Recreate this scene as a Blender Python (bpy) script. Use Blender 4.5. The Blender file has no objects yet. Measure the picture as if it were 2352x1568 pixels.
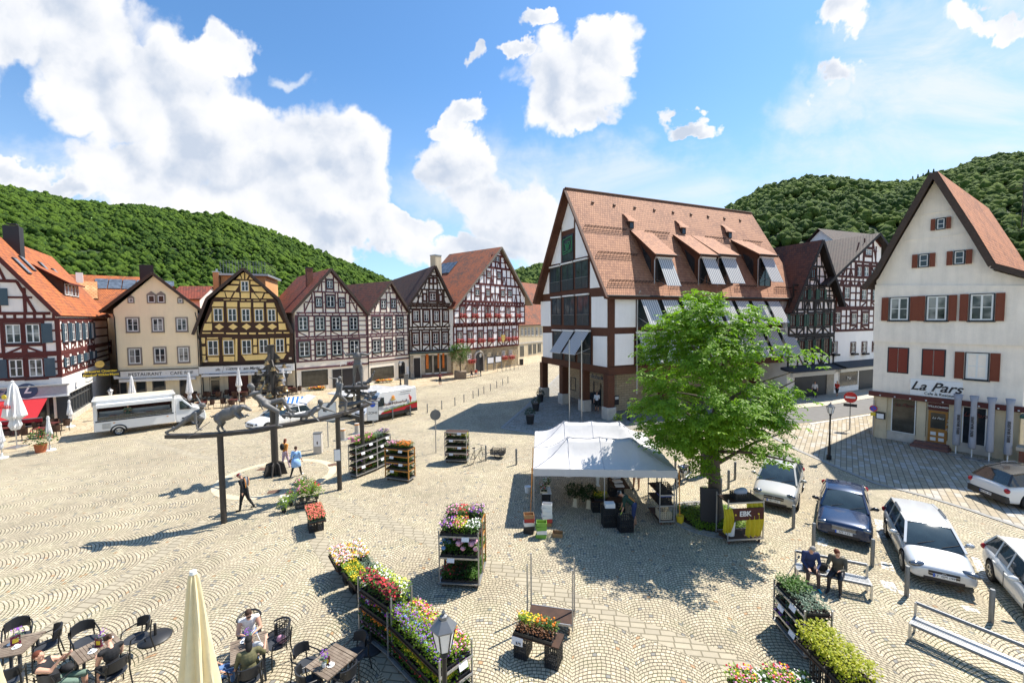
import bpy,bmesh,math,random,functools
import numpy as np
from mathutils import Vector,Matrix,noise as mnoise
R=math.radians
scene=bpy.context.scene
# ------------------------------------------------------------------ camera
HC,FPX,CX,CY=8.6,980.0,1176.0,784.0
PITCH,ROLL=R(3.1),0.0088
_F=Vector((0,math.cos(PITCH),-math.sin(PITCH)))
_U0=Vector((0,math.sin(PITCH),math.cos(PITCH)))
_R0=Vector((1,0,0))
_R=_R0*math.cos(ROLL)-_U0*math.sin(ROLL)
_U=_U0*math.cos(ROLL)+_R0*math.sin(ROLL)
CAM=Vector((0,0,HC))
cd=bpy.data.cameras.new('camera');cam=bpy.data.objects.new('camera',cd)
scene.collection.objects.link(cam)
cd.sensor_width=36;cd.lens=FPX/2352*36;cd.clip_end=6000;cd.clip_start=0.1
M=Matrix.Identity(4)
for i in range(3):
 M[i][0]=_R[i];M[i][1]=_U[i];M[i][2]=-_F[i];M[i][3]=CAM[i]
cam.matrix_world=M
scene.camera=cam
# ------------------------------------------------------------------ light and exposure
SUN_EL=R(56);SUN_DIR=Vector((0.835*math.cos(SUN_EL),0.55*math.cos(SUN_EL),math.sin(SUN_EL))).normalized()
sl=bpy.data.lights.new('sun','SUN');sl.energy=4.5;sl.angle=R(0.5);sl.color=(1.0,0.94,0.84)
so=bpy.data.objects.new('sun',sl);scene.collection.objects.link(so)
so.location=(60,60,120);so.rotation_euler=SUN_DIR.to_track_quat('Z','Y').to_euler()
vs=scene.view_settings
scene.display_settings.display_device='sRGB'
vs.view_transform='Standard';vs.look='None';vs.exposure=0.85;vs.gamma=1;vs.use_curve_mapping=False
cy=scene.cycles
try:
 cy.max_bounces=5;cy.diffuse_bounces=3;cy.glossy_bounces=2;cy.transmission_bounces=3
 cy.transparent_max_bounces=8;cy.caustics_reflective=False;cy.caustics_refractive=False
 cy.use_denoising=True
except Exception:pass
# ------------------------------------------------------------------ node helper
class NT:
 def __init__(s,tree):s.t=tree;s.n=tree.nodes;s.l=tree.links
 def node(s,typ,**kw):
  n=s.n.new(typ)
  for k,v in kw.items():setattr(n,k,v)
  return n
 def put(s,sock,v):
  if isinstance(v,bpy.types.NodeSocket):s.l.new(v,sock)
  elif v is not None:
   try:sock.default_value=v
   except Exception:
    sock.default_value=tuple(v)+(1,) if len(v)==3 else v
 def m(s,op,a,b=None,c=None,clamp=False):
  n=s.node('ShaderNodeMath',operation=op,use_clamp=clamp)
  s.put(n.inputs[0],a)
  if b is not None:s.put(n.inputs[1],b)
  if c is not None:s.put(n.inputs[2],c)
  return n.outputs[0]
 def v(s,op,a,b=None,scale=None):
  n=s.node('ShaderNodeVectorMath',operation=op)
  s.put(n.inputs[0],a)
  if b is not None:s.put(n.inputs[1],b)
  if scale is not None:s.put(n.inputs['Scale'],scale)
  return n.outputs['Value'] if op in('LENGTH','DOT_PRODUCT','DISTANCE') else n.outputs[0]
 def sep(s,a):
  n=s.node('ShaderNodeSeparateXYZ');s.put(n.inputs[0],a);return n.outputs
 def comb(s,x,y,z=0.0):
  n=s.node('ShaderNodeCombineXYZ')
  for i,q in enumerate((x,y,z)):s.put(n.inputs[i],q)
  return n.outputs[0]
 def noise(s,vec,scale,detail=3,rough=0.5,dist=0.0,col=False):
  n=s.node('ShaderNodeTexNoise');s.put(n.inputs['Vector'],vec);n.inputs['Scale'].default_value=scale
  n.inputs['Detail'].default_value=detail;n.inputs['Roughness'].default_value=rough;n.inputs['Distortion'].default_value=dist
  return n.outputs['Color' if col else 'Fac']
 def white(s,vec):
  n=s.node('ShaderNodeTexWhiteNoise',noise_dimensions='3D');s.put(n.inputs['Vector'],vec);return n.outputs
 def ss(s,a,lo,hi,t0=0.0,t1=1.0):
  n=s.node('ShaderNodeMapRange',interpolation_type='SMOOTHSTEP',clamp=True);s.put(n.inputs[0],a)
  for i,q in enumerate((lo,hi,t0,t1)):s.put(n.inputs[i+1],q)
  return n.outputs[0]
 def mix(s,f,a,b,blend='MIX'):
  n=s.node('ShaderNodeMix',data_type='RGBA',blend_type=blend);s.put(n.inputs[0],f)
  s.put(n.inputs[6],a);s.put(n.inputs[7],b);return n.outputs[2]
 def ramp(s,f,stops):
  n=s.node('ShaderNodeValToRGB');e=n.color_ramp.elements
  while len(e)<len(stops):e.new(0.5)
  for el,(p,c) in zip(e,stops):el.position=p;el.color=tuple(c)+(1,)
  s.put(n.inputs[0],f);return n.outputs[0]
 def bump(s,h,strength,dist=0.02):
  n=s.node('ShaderNodeBump');n.inputs['Strength'].default_value=strength;n.inputs['Distance'].default_value=dist
  s.put(n.inputs['Height'],h);return n.outputs[0]
  # ------------------------------------------------------------------ world: sky with cumulus clouds
def px_dir(x,y):return(_F*FPX+_R*(x-CX)-_U*(y-CY)).normalized()
def make_world():
 w=bpy.data.worlds.new('World');scene.world=w;w.use_nodes=True
 t=NT(w.node_tree);t.n.clear()
 sky=t.node('ShaderNodeTexSky',sky_type='NISHITA');sky.sun_disc=False
 sky.sun_elevation=SUN_EL;sky.sun_rotation=math.atan2(SUN_DIR.x,SUN_DIR.y)
 sky.altitude=400;sky.air_density=1.0;sky.dust_density=0.6;sky.ozone_density=1.6
 tc=t.node('ShaderNodeTexCoord').outputs['Generated']
 x,y,z=t.sep(tc)
 yy=t.m('ADD',t.m('ABSOLUTE',y),0.12)
 p=t.comb(t.m('DIVIDE',x,yy),0.0,t.m('DIVIDE',z,yy))
 nz=t.noise(p,2.6,6,0.62,0.25,col=True)
 warp=t.v('SCALE',t.v('SUBTRACT',nz,(0.5,0.5,0.5)),scale=0.34)
 nz2=t.noise(p,9.0,5,0.6,0.0,col=True)
 warp2=t.v('SCALE',t.v('SUBTRACT',nz2,(0.5,0.5,0.5)),scale=0.11)
 q=t.v('ADD',t.v('ADD',p,warp),warp2)
 def c(px,py,rx,ry):
  d=px_dir(px,py);k=d.y+0.12
  s=d.y/k
  return((d.x/k,0,d.z/k),(FPX/rx/s,0,FPX/ry/s))
 def field(lst):
  acc=None
  for(px,py,rx,ry) in lst:
   o,sc_=c(px,py,rx,ry)
   l=t.v('LENGTH',t.v('MULTIPLY',t.v('SUBTRACT',q,o),sc_))
   v_=t.m('SUBTRACT',1.0,l)
   acc=v_ if acc is None else t.m('MAXIMUM',acc,v_)
  return acc
 thick=field([(90,60,330,150),(300,190,270,150),(510,290,250,150),(690,340,210,150),(800,440,130,140),(560,450,300,150),
(350,380,240,90),(700,560,330,80),(940,545,80,40),(30,400,130,40),(140,425,120,40),(535,80,75,90),
(1060,105,38,50),(1155,110,65,36),(1205,30,55,36),(1310,180,180,120),(1400,90,115,75),(1350,270,90,60),
(1060,280,85,40),(1050,380,90,90),(1120,470,120,80),(1240,470,110,80),(1180,540,180,80),(1570,280,65,22),
(1900,50,90,60),(2240,90,130,36),(1890,200,60,40),(1060,600,200,50)])
 thin=field([(1500,420,420,120),(1900,400,420,160),(2220,260,330,230),(2050,150,260,150),(2340,40,160,120),(1880,250,160,80),
(200,400,300,100),(690,165,60,26),(1180,450,330,150),(1500,560,600,90)])
 wisp=t.noise(t.v('MULTIPLY',p,(1.0,1.0,2.2)),3.0,6,0.65,0.6)
 def vor(vec,sc):
  n=t.node('ShaderNodeTexVoronoi',feature='F1');n.inputs['Scale'].default_value=sc;t.put(n.inputs['Vector'],vec);return n.outputs['Distance']
 pw=t.v('ADD',p,t.v('SCALE',warp,scale=.35));pw=t.v('ADD',pw,t.v('SCALE',warp2,scale=.5));ps=t.v('ADD',pw,(0.022,0,0.026))
 va,vb=vor(pw,6.5),vor(pw,15.0)
 puff=t.m('ADD',t.m('MULTIPLY',t.m('SUBTRACT',.42,va),.55),t.m('MULTIPLY',t.m('SUBTRACT',.42,vb),.34))
 a1=t.ss(t.m('ADD',thick,puff),0.0,0.27)
 lit=t.m('ADD',t.m('MULTIPLY',t.m('SUBTRACT',vor(ps,6.5),va),-1.1),t.m('MULTIPLY',t.m('SUBTRACT',vor(ps,15.0),vb),-.35))
 a2=t.m('MULTIPLY',t.ss(thin,0.0,0.7),t.ss(wisp,0.30,0.72,0.25,0.85))
 # modelling of the cloud tops and their blue-grey undersides
 n3=t.noise(t.v('ADD',p,(0.035,0,0.03)),5.5,5,0.6,0.2)
 n4=t.noise(p,5.5,5,0.6,0.2)
 rel=t.m('SUBTRACT',n4,n3)
 sh=t.m('ADD',t.m('ADD',t.m('MULTIPLY',rel,1.1),t.m('MULTIPLY',lit,-1.0)),t.m('ADD',0.74,t.m('MULTIPLY',t.ss(thick,0.15,0.75),-0.30)),clamp=True)
 low=t.ss(t.sep(p)[2],0.10,0.42)
 sh=t.m('MULTIPLY',sh,t.m('ADD',0.86,t.m('MULTIPLY',low,0.16)),clamp=True)
 ccol=t.ramp(sh,[(0.15,(2.3,2.6,3.1)),(0.5,(3.4,3.5,3.7)),(0.85,(3.95,3.95,3.95))])
 lp=t.mix(1.0,sky.outputs[0],(0.45,0.66,0.79,1),'MULTIPLY')
 up=t.ss(t.m('ABSOLUTE',z),0.0,0.5)
 lp=t.mix(up,t.mix(0.35,lp,(2.9,3.3,3.7,1)),lp)
 col=t.mix(a2,lp,(3.5,3.65,3.8,1))
 col=t.mix(a1,col,ccol)
 bg=t.node('ShaderNodeBackground');t.put(bg.inputs[0],col);bg.inputs[1].default_value=0.15
 out=t.node('ShaderNodeOutputWorld');t.l.new(bg.outputs[0],out.inputs[0])
 try:w.cycles.sampling_method='MANUAL';w.cycles.sample_map_resolution=512
 except Exception:pass
make_world()
# ------------------------------------------------------------------ photo -> place
def G(x,y,z=0.0):
 d=_F*FPX+_R*(x-CX)-_U*(y-CY)
 t=(z-HC)/d.z
 p=CAM+d*t
 return Vector((p.x,p.y,z))
def toD(P):
 v=Vector(P)-CAM;k=v.dot(_F)
 return(CX+FPX*v.dot(_R)/k,CY-FPX*v.dot(_U)/k)
def HT(P,y):
 """height above ground of the photo row y over ground point P"""
 lo,hi=-5.0,80.0
 for _ in range(40):
  mid=(lo+hi)/2
  if toD((P.x,P.y,mid))[1]>y:lo=mid
  else:hi=mid
 return(lo+hi)/2
 # ------------------------------------------------------------------ mesh builder
COL=scene.collection
class MB:
 def __init__(s):s.v=[];s.f=[];s.mi=[];s.ms=[];s.uv={};s.cur=0
 def mat(s,m):
  if m not in s.ms:s.ms.append(m)
  s.cur=s.ms.index(m);return s
 def add(s,vs,fs,uvs=None):
  b=len(s.v);s.v.extend([tuple(q) for q in vs])
  for i,f in enumerate(fs):
   if uvs:s.uv[len(s.f)]=uvs[i]
   s.f.append(tuple(b+k for k in f));s.mi.append(s.cur)
  return s
 def box(s,x0,y0,z0,x1,y1,z1):
  if x0>x1:x0,x1=x1,x0
  if y0>y1:y0,y1=y1,y0
  if z0>z1:z0,z1=z1,z0
  return s.add([(x0,y0,z0),(x1,y0,z0),(x1,y1,z0),(x0,y1,z0),(x0,y0,z1),(x1,y0,z1),(x1,y1,z1),(x0,y1,z1)],
[(0,3,2,1),(4,5,6,7),(0,1,5,4),(1,2,6,5),(2,3,7,6),(3,0,4,7)])
 def obox(s,c,size,rz=0.0,rx=0.0,ry=0.0):
  m=Matrix.Translation(c)@Matrix.Rotation(rz,4,'Z')@Matrix.Rotation(ry,4,'Y')@Matrix.Rotation(rx,4,'X')
  a,b,d=size[0]/2,size[1]/2,size[2]/2
  vs=[m@Vector(q) for q in[(-a,-b,-d),(a,-b,-d),(a,b,-d),(-a,b,-d),(-a,-b,d),(a,-b,d),(a,b,d),(-a,b,d)]]
  return s.add(vs,[(0,3,2,1),(4,5,6,7),(0,1,5,4),(1,2,6,5),(2,3,7,6),(3,0,4,7)])
 def poly(s,pts,uv=None):return s.add(pts,[tuple(range(len(pts)))],[uv] if uv else None)
 def prism(s,pts,ext):
  """closed polygon extruded by vector ext"""
  n=len(pts);e=Vector(ext);a=[Vector(p) for p in pts]
  nrm=Vector((0,0,0))
  for i in range(n):nrm+=(a[i]-a[0]).cross(a[(i+1)%n]-a[0])
  if nrm.dot(e)>0:a=a[::-1]
  vs=a+[p+e for p in a]
  fs=[tuple(range(n)),tuple(range(2*n-1,n-1,-1))]+[(i,n+i,n+(i+1)%n,(i+1)%n) for i in range(n)]
  return s.add(vs,fs)
 def bar(s,p0,p1,w,h,up=(0,0,1)):
  p0,p1=Vector(p0),Vector(p1);d=(p1-p0)
  if d.length<1e-6:return s
  d=d.normalized();u=Vector(up)
  if abs(d.dot(u))>0.98:u=Vector((0,1,0)) if abs(d.y)<.9 else Vector((1,0,0))
  a=d.cross(u).normalized();b=a.cross(d).normalized()
  a,b=a*w/2,b*h/2
  vs=[p0-a-b,p0+a-b,p0+a+b,p0-a+b,p1-a-b,p1+a-b,p1+a+b,p1-a+b]
  return s.add(vs,[(0,1,2,3),(7,6,5,4),(0,4,5,1),(1,5,6,2),(2,6,7,3),(3,7,4,0)])
 def cyl(s,p0,p1,r0,r1=None,n=12,caps=True):
  r1=r0 if r1 is None else r1
  p0,p1=Vector(p0),Vector(p1);d=(p1-p0)
  if d.length<1e-7:return s
  q=d.to_track_quat('Z','Y');vs=[]
  for p,r in((p0,r0),(p1,r1)):
   for i in range(n):
    a=2*math.pi*i/n;vs.append(p+q@Vector((r*math.cos(a),r*math.sin(a),0)))
  fs=[(i,(i+1)%n,n+(i+1)%n,n+i) for i in range(n)]
  if caps:fs+=[tuple(range(n-1,-1,-1)),tuple(range(n,2*n))]
  return s.add(vs,fs)
 def tube(s,pts,r,n=8,closed=False):
  P=[Vector(p) for p in pts];vs=[];m=len(P);fs=[]
  rr=r if isinstance(r,(list,tuple)) else[r]*m
  ref=None
  for i,p in enumerate(P):
   if closed:d=P[(i+1)%m]-P[i-1]
   else:d=P[min(i+1,m-1)]-P[max(i-1,0)]
   d=d.normalized() if d.length>1e-9 else Vector((0,0,1))
   if ref is None:ref=d.orthogonal().normalized()
   a=(ref-d*ref.dot(d));a=a.normalized() if a.length>1e-6 else d.orthogonal().normalized()
   ref=a;b=d.cross(a)
   for k in range(n):
    t=2*math.pi*k/n;vs.append(p+(a*math.cos(t)+b*math.sin(t))*rr[i])
  for i in range(m if closed else m-1):
   j=(i+1)%m
   for k in range(n):fs.append((i*n+k,i*n+(k+1)%n,j*n+(k+1)%n,j*n+k))
  if not closed:fs+=[tuple(range(n-1,-1,-1)),tuple((m-1)*n+k for k in range(n))]
  return s.add(vs,fs)
 def lathe(s,prof,c=(0,0,0),n=20,rfun=None):
  vs=[];fs=[];c=Vector(c);m=len(prof)
  for i,(r,z) in enumerate(prof):
   for k in range(n):
    a=2*math.pi*k/n;rr=r*(rfun(k,n,i) if rfun else 1)
    vs.append(c+Vector((rr*math.cos(a),rr*math.sin(a),z)))
  for i in range(m-1):
   for k in range(n):fs.append((i*n+k,i*n+(k+1)%n,(i+1)*n+(k+1)%n,(i+1)*n+k))
  if prof[0][0]>1e-4:fs.append(tuple(range(n-1,-1,-1)))
  if prof[-1][0]>1e-4:fs.append(tuple((m-1)*n+k for k in range(n)))
  return s.add(vs,fs)
 def ball(s,c,r,n=10,m=7,rot=None):
  r=(r,r,r) if isinstance(r,(int,float)) else r
  c=Vector(c);vs=[];fs=[]
  for i in range(m+1):
   t=math.pi*i/m
   for k in range(n):
    a=2*math.pi*k/n;q=Vector((r[0]*math.sin(t)*math.cos(a),r[1]*math.sin(t)*math.sin(a),-r[2]*math.cos(t)))
    if rot is not None:q=rot@q
    vs.append(c+q)
  for i in range(m):
   for k in range(n):fs.append((i*n+k,i*n+(k+1)%n,(i+1)*n+(k+1)%n,(i+1)*n+k))
  return s.add(vs,fs)
 def xform(s,M_,i0=0):
  for i in range(i0,len(s.v)):s.v[i]=tuple(M_@Vector(s.v[i]))
  return s
 def build(s,name,mat=None,parent=None,smooth=False,bevel=0.0,loc=None,rz=0.0):
  me=bpy.data.meshes.new(name);me.from_pydata(s.v,[],s.f)
  mats=s.ms if s.ms else[mat]
  for m_ in mats:me.materials.append(m_ if not isinstance(m_,str) else MAT[m_])
  if len(mats)>1:me.polygons.foreach_set('material_index',s.mi)
  if s.uv:
   ul=me.uv_layers.new(name='UVMap')
   for p in me.polygons:
    u_=s.uv.get(p.index)
    if u_:
     for li,uvq in zip(p.loop_indices,u_):ul.data[li].uv=uvq
  if smooth:
   me.polygons.foreach_set('use_smooth',[True]*len(me.polygons))
   if smooth=='auto':
    try:me.set_sharp_from_angle(angle=R(38))
    except Exception:pass
  me.update()
  o=bpy.data.objects.new(name,me);COL.objects.link(o)
  if parent is not None:o.parent=parent
  if bevel:
   md=o.modifiers.new('bevel','BEVEL');md.width=bevel;md.segments=1;md.limit_method='ANGLE'
  if loc is not None:o.location=loc
  if rz:o.rotation_euler.z=rz
  return o
def tag(o,label=None,cat=None,group=None,kind=None):
 if label:o['label']=label
 if cat:o['category']=cat
 if group:o['group']=group
 if kind:o['kind']=kind
 return o
def thing(name,label,cat,loc=(0,0,0),rz=0.0,group=None):
 o=bpy.data.objects.new(name,None);COL.objects.link(o);o.empty_display_size=0.3
 o.location=loc;o.rotation_euler=(0,0,rz)
 return tag(o,label,cat,group)
KIDS={}
def copy_thing(root,loc,rz=0.0,label=None,group=None,scale=None):
 kids=[o for o in scene.objects if o.parent==root] if root.name not in KIDS else KIDS[root.name]
 KIDS[root.name]=kids
 r=root.copy();COL.objects.link(r);r.location=loc;r.rotation_euler=(0,0,rz)
 if scale:r.scale=scale
 if label:r['label']=label
 if group:r['group']=group
 for ch in kids:
  c=ch.copy();COL.objects.link(c);c.parent=r
  key='#'+ch.name
  if key not in KIDS:KIDS[key]=[o for o in scene.objects if o.parent==ch]
  for g in KIDS[key]:
   d=g.copy();COL.objects.link(d);d.parent=c
 return r
def arc(c,r,a0,a1,n,z=0.0):return[(c[0]+r*math.cos(a0+(a1-a0)*i/n),c[1]+r*math.sin(a0+(a1-a0)*i/n),z) for i in range(n+1)]
# ------------------------------------------------------------------ materials
MAT={}
def newmat(name):
 m=bpy.data.materials.new(name);m.use_nodes=True;t=NT(m.node_tree)
 b=t.n['Principled BSDF'];MAT[name]=m;return m,t,b
def plain(name,col,rough=0.6,metal=0.0,var=0.12,scale=6.0,bump=0.0,bscale=30.0,coat=0.0,spec=None,emit=None):
 m,t,b=newmat(name)
 oc=t.node('ShaderNodeTexCoord').outputs['Object']
 if var>0:
  n=t.noise(oc,scale,4,0.6)
  f=t.m('ADD',t.m('MULTIPLY',t.m('SUBTRACT',n,0.5),2*var*2),1.0)
  t.put(b.inputs['Base Color'],t.v('SCALE',tuple(col),scale=f))
 else:b.inputs['Base Color'].default_value=tuple(col)+(1,)
 b.inputs['Roughness'].default_value=rough;b.inputs['Metallic'].default_value=metal
 if coat:b.inputs['Coat Weight'].default_value=coat;b.inputs['Coat Roughness'].default_value=0.05
 if spec is not None:b.inputs['Specular IOR Level'].default_value=spec
 if bump:t.put(b.inputs['Normal'],t.bump(t.noise(oc,bscale,4,0.6),bump,0.02))
 return m
def plaster(name,col,stain=0.12):
 m,t,b=newmat(name);oc=t.node('ShaderNodeTexCoord').outputs['Object']
 n1=t.noise(oc,0.8,5,0.65);n2=t.noise(oc,14,4,0.6)
 n3=t.noise(t.v('MULTIPLY',oc,(3.0,3.0,0.35)),1.2,5,0.6)
 f=t.m('ADD',t.m('MULTIPLY',t.ss(n1,0.3,0.7),stain),t.m('MULTIPLY',t.ss(n3,0.35,0.75),stain))
 f=t.m('SUBTRACT',1.06,f)
 f=t.m('MULTIPLY',f,t.m('ADD',0.95,t.m('MULTIPLY',n2,0.1)))
 t.put(b.inputs['Base Color'],t.v('SCALE',tuple(col),scale=f));b.inputs['Roughness'].default_value=0.9
 t.put(b.inputs['Normal'],t.bump(n2,0.35,0.02));return m
def wood(name,col,rough=0.75,grain=(1.0,1.0,8.0),c2=None):
 m,t,b=newmat(name);oc=t.node('ShaderNodeTexCoord').outputs['Object']
 n=t.noise(t.v('MULTIPLY',oc,grain),5,5,0.65);n2=t.noise(oc,1.3,3,0.5)
 c2=c2 or tuple(min(1,c*1.9+0.01) for c in col)
 cc=t.mix(t.ss(n,0.35,0.8),tuple(col)+(1,),tuple(c2)+(1,))
 cc=t.v('SCALE',cc,scale=t.m('ADD',0.7,t.m('MULTIPLY',n2,0.6)))
 t.put(b.inputs['Base Color'],cc);b.inputs['Roughness'].default_value=rough
 t.put(b.inputs['Normal'],t.bump(n,0.3,0.01));return m
def tiles(name,c1,c2,c3,w=0.22,h=0.33,wave=1.0):
 """roof tiles laid in courses; uv is in metres (u along the eaves, v up the slope)"""
 m,t,b=newmat(name);uv=t.node('ShaderNodeTexCoord').outputs['UV']
 u,v,_=t.sep(uv)
 nz=t.noise(uv,2.2,3,0.5)
 v=t.m('ADD',v,t.m('MULTIPLY',t.m('SUBTRACT',nz,0.5),0.10))
 vr=t.m('DIVIDE',v,h);r=t.m('FLOOR',vr);fv=t.m('SUBTRACT',vr,r)
 uu=t.m('ADD',t.m('DIVIDE',u,w),t.m('MULTIPLY',t.m('MODULO',r,2.0),0.5));cidx=t.m('FLOOR',uu);fu=t.m('SUBTRACT',uu,cidx)
 rnd=t.white(t.comb(cidx,r,1.0));big=t.noise(uv,0.35,4,0.6)
 cc=t.mix(rnd['Value'],tuple(c1)+(1,),tuple(c2)+(1,))
 cc=t.mix(t.ss(t.m('ADD',big,t.m('MULTIPLY',rnd['Value'],0.25)),0.52,0.86),cc,tuple(c3)+(1,))
 edge=t.ss(fv,0.0,0.16)
 cc=t.mix(edge,tuple(c*0.30 for c in c3)+(1,),cc)
 t.put(b.inputs['Base Color'],cc);b.inputs['Roughness'].default_value=0.8
 hgt=t.m('ADD',t.m('MULTIPLY',t.m('SUBTRACT',1.0,fv),1.0),t.m('MULTIPLY',t.m('SINE',t.m('MULTIPLY',fu,6.283)),0.45*wave))
 t.put(b.inputs['Normal'],t.bump(hgt,0.9,0.045));return m
def glassy(name,col=(0.02,0.025,0.03),rough=0.06,spec=0.55,curtain=None):
 """glazing seen from outside: dark room or a curtain behind a reflecting pane"""
 m,t,b=newmat(name);oc=t.node('ShaderNodeTexCoord').outputs['Object']
 if curtain:
  w=t.node('ShaderNodeTexWave');w.inputs['Scale'].default_value=9;w.inputs['Distortion'].default_value=2.5;t.put(w.inputs['Vector'],oc)
  cc=t.mix(w.outputs[0],tuple(c*0.35 for c in curtain)+(1,),tuple(curtain)+(1,))
  cc=t.mix(t.ss(t.noise(oc,0.9,2),0.42,0.6),tuple(col)+(1,),cc)
  t.put(b.inputs['Base Color'],cc)
 else:
  n=t.noise(oc,1.6,4,0.6)
  t.put(b.inputs['Base Color'],t.v('SCALE',tuple(col),scale=t.m('MULTIPLY',n,2.2)))
 b.inputs['Roughness'].default_value=rough;b.inputs['Specular IOR Level'].default_value=spec
 t.put(b.inputs['Normal'],t.bump(t.noise(oc,1.8,2),0.06,0.05));return m
plain('white_paint',(.80,.80,.78),.5,var=.03);plain('white_fabric',(.78,.77,.76),.85,var=.05,bump=.25,bscale=7)
plain('cream_fabric',(.80,.68,.42),.85,var=.06,bump=.3,bscale=9)
plain('grey_fabric',(.36,.37,.42),.8,var=.08,bump=.3);plain('black_metal',(.016,.017,.019),.4,.3,var=.1)
plain('dark_plastic',(.018,.019,.022),.5,var=.12);plain('grey_metal',(.20,.205,.21),.45,.6,var=.1)
plain('steel',(.52,.53,.54),.32,.9,var=.06);plain('zinc',(.42,.42,.42),.42,.7,var=.12)
plain('sculpt',(.15,.145,.14),.6,.25,var=.14,scale=5,bump=.25,bscale=22);plain('beam_metal',(.062,.054,.048),.55,.4,var=.15)
plain('rust_dark',(.075,.068,.062),.65,.4,var=.3);plain('bronze',(.42,.27,.12),.33,.9,var=.18)
plain('rubber',(.013,.013,.014),.75,var=.1);plain('alloy',(.50,.51,.52),.3,.8,var=.04)
plain('paper',(.82,.82,.84),.7,var=.03);plain('soil',(.035,.022,.014),.95,var=.3)
plain('skin',(.62,.35,.24),.55,var=.06);plain('skin_tan',(.50,.26,.16),.55,var=.06)
plain('terracotta',(.42,.12,.045),.8,var=.12);plain('stone',(.42,.37,.30),.9,var=.2,scale=3,bump=.5,bscale=12)
plain('pale_stone',(.52,.48,.42),.9,var=.2,scale=2,bump=.4);plain('red_step',(.20,.10,.08),.9,var=.2)
plain('concrete',(.36,.35,.33),.9,var=.15,bump=.3);plain('red_cloth',(.42,.012,.02),.8,var=.06)
plain('sign_dark',(.018,.016,.02),.5,var=.05);plain('slate',(.03,.035,.045),.7,var=.15)
glassy('glass_dark');glassy('glass_blue',(.035,.05,.06));glassy('glass_curtain',curtain=(.46,.46,.44))
glassy('glass_shop',(.05,.045,.035),.12);glassy('solar',(.10,.12,.15),.12)
def emis(name,col,s):
 m,t,b=newmat(name);b.inputs['Base Color'].default_value=tuple(col)+(1,)
 b.inputs['Emission Color'].default_value=tuple(col)+(1,);b.inputs['Emission Strength'].default_value=s;return m
 # ================================================================== SETTING: ground, paving, hills
def cobble(name,theta,W=1.55,Rr=1.12,s=0.108,c1=(.52,.44,.30),c2=(.42,.36,.255),c3=(.58,.49,.345)):
 m,t,b=newmat(name)
 geo=t.node('ShaderNodeNewGeometry').outputs['Position']
 wob=t.v('SCALE',t.v('SUBTRACT',t.noise(geo,3.2,2,0.5,col=True),(0.5,0.5,0.5)),scale=0.07)
 p=t.v('ADD',geo,wob)
 rot=t.node('ShaderNodeVectorRotate',rotation_type='Z_AXIS');t.put(rot.inputs['Vector'],p);rot.inputs['Angle'].default_value=theta
 x,y,_=t.sep(rot.outputs[0])
 xc=t.m('DIVIDE',x,W);col=t.m('FLOOR',xc);xl=t.m('MULTIPLY',t.m('SUBTRACT',t.m('SUBTRACT',xc,col),0.5),W)
 h=t.m('SQRT',t.m('SUBTRACT',Rr*Rr,t.m('MULTIPLY',xl,xl)))
 yr=t.m('DIVIDE',t.m('SUBTRACT',y,h),s)
 r=t.m('FLOOR',yr);fy=t.m('SUBTRACT',yr,r)
 rr=t.white(t.comb(r,col,3.3))['Value']
 a=t.m('ADD',t.m('MULTIPLY',t.m('ARCSINE',t.m('DIVIDE',xl,Rr)),Rr/s*0.93),t.m('MULTIPLY',rr,0.9))
 ca=t.m('FLOOR',a);fa=t.m('SUBTRACT',a,ca)
 rnd=t.white(t.comb(ca,r,col))
 ex=t.m('ABSOLUTE',t.m('SUBTRACT',fy,0.5));ey=t.m('ABSOLUTE',t.m('SUBTRACT',fa,0.5))
 e=t.m('MAXIMUM',ex,t.m('MULTIPLY',ey,0.99))
 fine=t.noise(geo,22,3,0.6)
 e=t.m('MAXIMUM',t.m('MULTIPLY',ex,1.06),t.m('MULTIPLY',ey,0.94))
 joint=t.ss(t.m('ADD',e,t.m('MULTIPLY',t.m('SUBTRACT',fine,0.5),0.10)),0.365,0.445)
 big=t.noise(geo,0.16,4,0.6);mid=t.noise(geo,1.1,3,0.6)
 base=t.mix(rnd['Value'],tuple(c2)+(1,),tuple(c1)+(1,))
 base=t.mix(t.m('GREATER_THAN',rnd['Value'],0.80),base,tuple(c3)+(1,))
 odd=t.sep(rnd['Color'])
 base=t.mix(t.m('GREATER_THAN',odd[1],0.994),base,(.42,.26,.14,1))
 base=t.mix(t.m('GREATER_THAN',odd[2],0.97),base,(.235,.225,.20,1))
 stain=t.m('MULTIPLY',t.ss(t.noise(geo,0.55,6,.7,.4),.45,.68),-0.16)
 base=t.v('SCALE',base,scale=t.m('ADD',t.m('ADD',0.80,stain),t.m('ADD',t.m('MULTIPLY',fine,0.24),t.m('MULTIPLY',t.ss(big,.3,.7),0.26))))
 jc=t.mix(t.ss(t.m('ADD',t.m('MULTIPLY',mid,.6),t.m('MULTIPLY',big,.4)),0.47,0.60),(.055,.042,.024,1),(.055,.065,.016,1))
 jf=t.m('MULTIPLY',joint,0.92)
 t.put(b.inputs['Base Color'],t.mix(jf,base,jc));b.inputs['Roughness'].default_value=0.85
 t.put(b.inputs['Normal'],t.bump(t.m('ADD',t.m('SUBTRACT',1.0,joint),t.m('MULTIPLY',fine,0.4)),0.55,0.02))
 return m
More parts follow.
